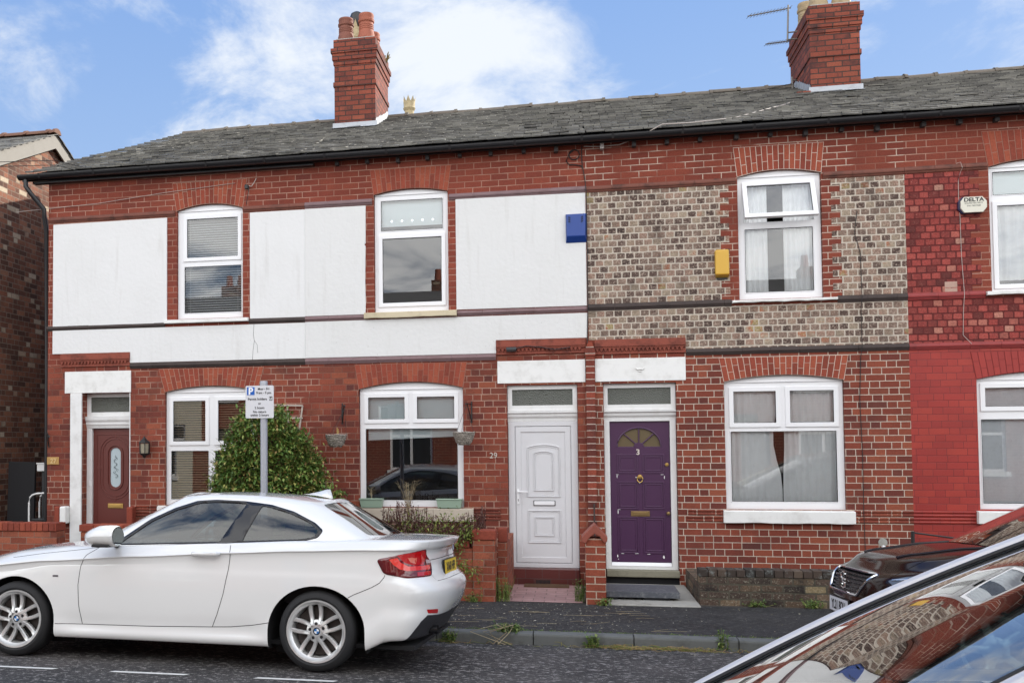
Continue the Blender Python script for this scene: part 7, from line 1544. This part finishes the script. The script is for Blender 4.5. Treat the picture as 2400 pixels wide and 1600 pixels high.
for sd in (1, -1):
    e = Vector((0.55, 0.835*sd, 0)).normalized(); ex2 = Vector((-0.835, 0.55*sd, 0)).normalized()
    hp = lambda c, n: c.x > 2.3 and c.y*sd > 0.3 and c.z > 0.6
    c0 = Vector((3.1, 0.62*sd, 0)).dot(ex2)
    pl_2 = rounded([(c0-0.10, 0.785), (c0+0.04, 0.825), (c0+0.42, 0.868), (c0+0.44, 0.848), (c0+0.20, 0.745), (c0-0.02, 0.735)], 0.015, 2)
    fs = cut(bs, pl_2, ex2, EZ, hp); hl = sc_.faces(bs, fs, 'headlight', mat('lamp_lens', (0.10, 0.11, 0.13), 0.05, coat=1.0), inset=0.003)
    mb = MB()
    for da, zz, rr in ((0.08, 0.785, 0.036), (0.18, 0.795, 0.030)):
        h = bsf.ray_cast(ex2*(c0+da)+EZ*zz+e*4, -e)
        if h[0] is not None: mb.lathe([(rr, 0), (rr*.9, .004), (rr*.5, .012), (0, .014)], (0, 0, 0), 'y', 16); n0 = len(mb.v)-64; mb.v[n0:] = [tuple(h[0]+ex2*x+EZ*z+e*(y-0.008)) for x, y, z in mb.v[n0:]]
    sc_.put(mb, 'projector', mat('blue_grey_projector', (0.16, 0.22, 0.32), 0.1, 0.5), hl, smooth=True)
    mb = MB(); P = []
    for t_ in [i/16 for i in range(17)]:
        h = bsf.ray_cast(ex2*(c0-0.06+0.44*t_)+EZ*(0.79+0.062*t_)+e*4, -e)
        if h[0] is not None: P.append(h[0]+e*0.002)
    if len(P) > 2: mb.tube(P, 0.006, 5)
    P = []
    for t_ in [i/10 for i in range(11)]:
        h = bsf.ray_cast(ex2*(c0-0.05+0.22*t_)+EZ*(0.752+0.008*t_)+e*4, -e)
        if h[0] is not None: P.append(h[0]+e*0.002)
    if len(P) > 2: mb.tube(P, 0.006, 5)
    sc_.put(mb, 'daylight_strip', M_chrome, hl, smooth=True)
fs = cut(bs, rounded([(-0.62, 0.40), (0.62, 0.40), (0.55, 0.27), (-0.55, 0.27)], 0.02, 2), EW, EZ, fp); sc_.faces(bs, fs, 'lower_intake', M_lower, inset=0.02)
sc_.faces(bs, bs.faces[:], 'body', M_blk, remove=False)
sm = MB()
for sd in (1, -1):
    P = []
    for t_ in [i/40 for i in range(41)]:
        u = 2.25+0.98*t_; h = bsf.ray_cast(Vector((u, (0.74-0.08*t_)*sd, 2)), Vector((0, 0, -1)))
        if h[0] is not None: P.append(h[0]+EZ*0.0012)
    ribbon(sm, P, 0.006, e=EZ)
    P = []
    for t_ in [i/30 for i in range(31)]:
        u = 2.2+0.9*t_; h = bsf.ray_cast(Vector((u, (0.50-0.10*t_)*sd, 2)), Vector((0, 0, -1)))
        if h[0] is not None: P.append(h[0]+EZ*0.003)
    if len(P) > 2: rb = MB(); rb.tube(P, 0.012, 6); sc_.put(rb, 'bonnet_crease', M_blk, smooth=True)
sc_.put(sm, 'panel_gaps', M_seam, fix=False)
kn2 = [((-.70, 0, 1.06), (-.35, 0, 1.50)), ((-.68, .4, 1.06), (-.33, .35, 1.50)), ((-.6, .70, 1.05), (-.25, .55, 1.50)), ((-.3, .80, 1.05), (0.0, .60, 1.53)), ((.4, .83, 1.04), (.5, .63, 1.565)), ((1.2, .82, 1.03), (.9, .63, 1.575)), ((1.9, .78, 1.0), (1.2, .61, 1.55)), ((2.36, .72, 0.995), (1.40, .56, 1.52)), ((2.46, .42, 1.03), (1.46, .32, 1.55)), ((2.50, 0, 1.04), (1.48, 0, 1.56))]
gs = house_bm(kn2, 0.02, 0.03)
for sd in (1, -1):
    pr = lambda c, n: c.y*sd > 0.45 and abs(n.y) > 0.4
    fs = cut(gs, rounded([(2.05, 1.06), (-0.25, 1.10), (0.0, 1.42), (0.5, 1.50), (1.15, 1.50)], 0.03, 3), EU, EZ, pr); sc_.faces(gs, fs, 'side_window', M_cglass, inset=0.004)
fs = cut(gs, rounded([(-.67, 1.03), (.67, 1.03), (.53, 1.50), (-.53, 1.50)], 0.04, 3), EW, EZ, lambda c, n: c.x > 1.2 and n.x > 0.2); sc_.faces(gs, fs, 'windscreen', mat('dark_screen_glass', fn=glass_fn((0.30, 0.34, 0.33), 2.2)), inset=0.003)
fs = cut(gs, rounded([(-.58, 1.10), (.58, 1.10), (.48, 1.47), (-.48, 1.47)], 0.04, 3), EW, EZ, lambda c, n: c.x < 0 and n.x < -0.2); sc_.faces(gs, fs, 'rear_window', M_cglass, inset=0.003)
sc_.faces(gs, gs.faces[:], 'roof', M_blk, remove=False)
it = MB(); it.box(1.75, 2.35, -0.68, 0.68, 0.6, 0.98); sc_.put(it, 'dashboard', M_seat, bevel=0.04); it = MB(); it.box(-0.6, 1.9, -0.7, 0.7, 0.3, 0.5); sc_.put(it, 'cabin_floor', M_seat, bevel=0.04)
for w in (-0.37, 0.37): seat(sc_, 0.85, w, 0.50)
mb = MB(); mb.boxr((1.62, 0.0, 1.47), (0.02, 0.11, 0.035), Matrix.Rotation(0.2, 4, 'Y')); sc_.put(mb, 'rear_view_mirror', M_black, bevel=0.01)
mb = MB(); mb.boxr((1.96, -0.36, 1.215), (0.05, 0.055, 0.003), Matrix.Rotation(math.radians(28), 4, 'Y')); sc_.put(mb, 'windscreen_sticker', mat('pale_green_sticker', (0.42, 0.62, 0.55), 0.4), bevel=0.01)
h1 = bsf.ray_cast(Vector((4.5, 0, 0.555)), Vector((-1, 0, 0)))[0]
plate(sc_, (h1.x+0.016, 0.0, 0.535), (0, 1, 0), (-0.04, 0, 1), (1, 0, 0.04), 0.52, 0.111, (0.68, 0.68, 0.70), 'YL21 BDU', 0.098)
for sd in (1, -1):
    mr = MB(); mr.boxr((1.93, sd*1.0, 1.07), (0.06, 0.10, 0.065), Matrix.Rotation(0.1, 4, 'Z')); mr.tube([(1.95, sd*0.85, 1.01), (1.94, sd*0.94, 1.03)], 0.025, 8); sc_.put(mr, 'door_mirror', M_blk, bevel=0.03, smooth=True)

# ---------------------------------------------------------------- the pale silver car close by at the near kerb
M_silv = mat('pale_silver_car_paint', (0.56, 0.55, 0.57), 0.28, 0.1, coat=1.0)
nc = Car('parked_car', 'pale silver car close to the viewer with houses mirrored in its windscreen', 2.40, -10.22, 0.015, 0.0)
rings3 = [(-0.70, 3.20, .3, .6, W2(.83), zt2(.20, .30, .22), 2.5), (-0.78, 3.28, .35, .6, W2(.92), zt2(.24, .34, .26), 2.6), (-0.80, 3.33, .35, .6, W2(.93), zt2(.45, .50, .45), 2.7), (-0.80, 3.33, .35, .6, W2(.935), zt2(.65, .70, .60), 2.8), (-0.78, 3.26, .35, .7, W2(.93), [(-.8, .88), (1.5, .77), (2.5, .72), (3.3, .64)], 3.0), (-0.78, 3.20, .35, .7, W2(.915), [(-.8, .91), (1.5, .81), (2.5, .76), (3.3, .67)], 3.0), (-0.76, 3.05, .35, .8, [(-.8, .74), (0, .78), (1.4, .78), (2.2, .74), (3.2, .62)], [(-.8, .94), (1.5, .85), (2.2, .82), (3.1, .72)], 3.0)]
bn_ = shell_bm(rings3, [(-.8, .02), (1.8, .02), (2.3, .04), (3.1, .04)], 4)
for u in (0.0, 2.56):
    fs = cut(bn_, arch_poly(u, 0.31, 0.36, 0.345, 0.05), EU, EZ, lambda c, n: abs(c.y) > 0.5 and c.z < 0.7); bmesh.ops.delete(bn_, geom=fs, context='FACES')
    for sd in (1, -1): liner(nc, u, 0.31, 0.36, sd, 0.58, 0.80); wheel(nc, u, 0.84, 0.31, 0.31, 0.20, sd, width=0.19, emblem=False, double=False)
nc.faces(bn_, bn_.faces[:], 'body', M_silv, remove=False)
kn3 = [((-.68, 0, .95), (-.40, 0, 1.40)), ((-.66, .4, .95), (-.38, .35, 1.40)), ((-.58, .66, .93), (-.30, .52, 1.39)), ((-.3, .76, .92), (-.05, .585, 1.42)), ((.4, .79, .89), (.3, .60, 1.46)), ((1.1, .79, .87), (.50, .60, 1.475)), ((1.62, .775, .85), (.62, .598, 1.475)), ((1.87, .74, .828), (.73, .575, 1.462)), ((1.945, .66, .832), (.758, .515, 1.467)), ((1.960, .60, .834), (.768, .46, 1.470)), ((1.985, .35, .840), (.790, .27, 1.476)), ((1.995, 0, .842), (.797, 0, 1.478))]
gn = house_bm(kn3, 0.012, 0.03, 12, 10, 0.028)
wsp = [(-.640, .83), (.640, .83), (.495, 1.45), (.25, 1.462), (-.25, 1.462), (-.495, 1.45)]
fpn = lambda c, n: c.x > 0.6 and n.x > 0.12
fs = cut(gn, rounded(wsp, .03, 3), EW, EZ, fpn); wsn = nc.faces(gn, fs, 'windscreen', M_sglass, inset=0.004)
for sd in (1, -1):
    fs = cut(gn, rounded([(1.68, .90), (-.30, .96), (-.05, 1.34), (.3, 1.40), (.74, 1.40)], .03, 3), EU, EZ, lambda c, n: c.y*sd > .4 and abs(n.y) > .4); nc.faces(gn, fs, 'side_window', M_cglass, inset=0.004)
fs = cut(gn, rounded([(-.55, 1.05), (.55, 1.05), (.45, 1.45), (-.45, 1.45)], .04, 3), EW, EZ, lambda c, n: c.x < 0 and n.x < -.2); nc.faces(gn, fs, 'rear_window', M_cglass, inset=0.003)
gnb = BVHTree.FromBMesh(gn); 
nc.faces(gn, gn.faces[:], 'roof', M_silv, remove=False)
gn2 = house_bm(kn3, 0.012, 0.03, 12, 10, 0.028); gnf = BVHTree.FromBMesh(gn2)
mb = MB()
for sd in (1, -1):
    P = []
    for t_ in [i/40 for i in range(41)]:
        w, z = .632+(.488-.632)*t_, .842+(1.445-.842)*t_; h = gnf.ray_cast(Vector((4, w*sd, z)), Vector((-1, 0, 0)))
        if h[0] is not None: P.append(h[0]+Vector((0.004, 0, 0.003)))
    P.insert(0, P[0]+(P[0]-P[4])*2.0); mb.tube(P, 0.0075, 8)
P = []
for i in range(41):
    w = -.65+1.30*i/40; h = gnf.ray_cast(Vector((4, w, .845+0.018*(1-(w/.65)**2))), Vector((-1, 0, 0)))
    if h[0] is not None: P.append(h[0]+Vector((0.004, 0, 0.002)))
mb.tube(P, 0.012, 8); nc.put(mb, 'screen_seal', M_rubber, wsn, smooth=True)
pm = MB()
for sd in (1, -1):
    P = []
    for t_ in [i/40 for i in range(41)]:
        w, z = .680+(.530-.680)*t_, .830+(1.470-.830)*t_; h = gnf.ray_cast(Vector((4, w*sd, z)), Vector((-1, 0, 0)))
        if h[0] is not None: P.append(h[0]+h[1]*(-0.004 if h[1].x < 0 else 0.004))
    P.insert(0, P[0]+(P[0]-P[4])*2.0); pm = MB(); pm.tube(P, 0.024, 12); nc.put(pm, 'pillar_moulding', M_silv, smooth=True)
it = MB(); P = []
for (u, z) in ((2.00, .82), (1.88, .84), (1.62, .86), (1.45, .84), (1.42, .55)): P.append([(u-0.12*(w/.66)**2, w, z) for w in [-.66+1.32*i/16 for i in range(17)]])
it.grid(P); it.box(-.5, 1.45, -.70, .70, .25, .42); nc.put(it, 'dashboard', mat('dark_dashboard', (0.016, 0.016, 0.017), 0.6), smooth=True, fix=False)
for w in (-.36, .36): seat(nc, .62, w, .32)
mb = MB(); mb.tube([(1.30+0.07*math.cos(a), -.36+.185*math.sin(a),   .84+.17*math.cos(a)) for a in [2*PI*i/28 for i in range(29)]], .014, 8); mb.boxr((1.30, -.36, .84), (.03, .06, .05), Matrix.Rotation(-.4, 4, 'Y')); nc.put(mb, 'steering_wheel', M_black, smooth=True)
mb = MB(); mb.boxr((1.02, 0.0, 1.37), (.02, .11, .035), Matrix.Rotation(.2, 4, 'Y')); nc.put(mb, 'rear_view_mirror', M_black, bevel=.01)
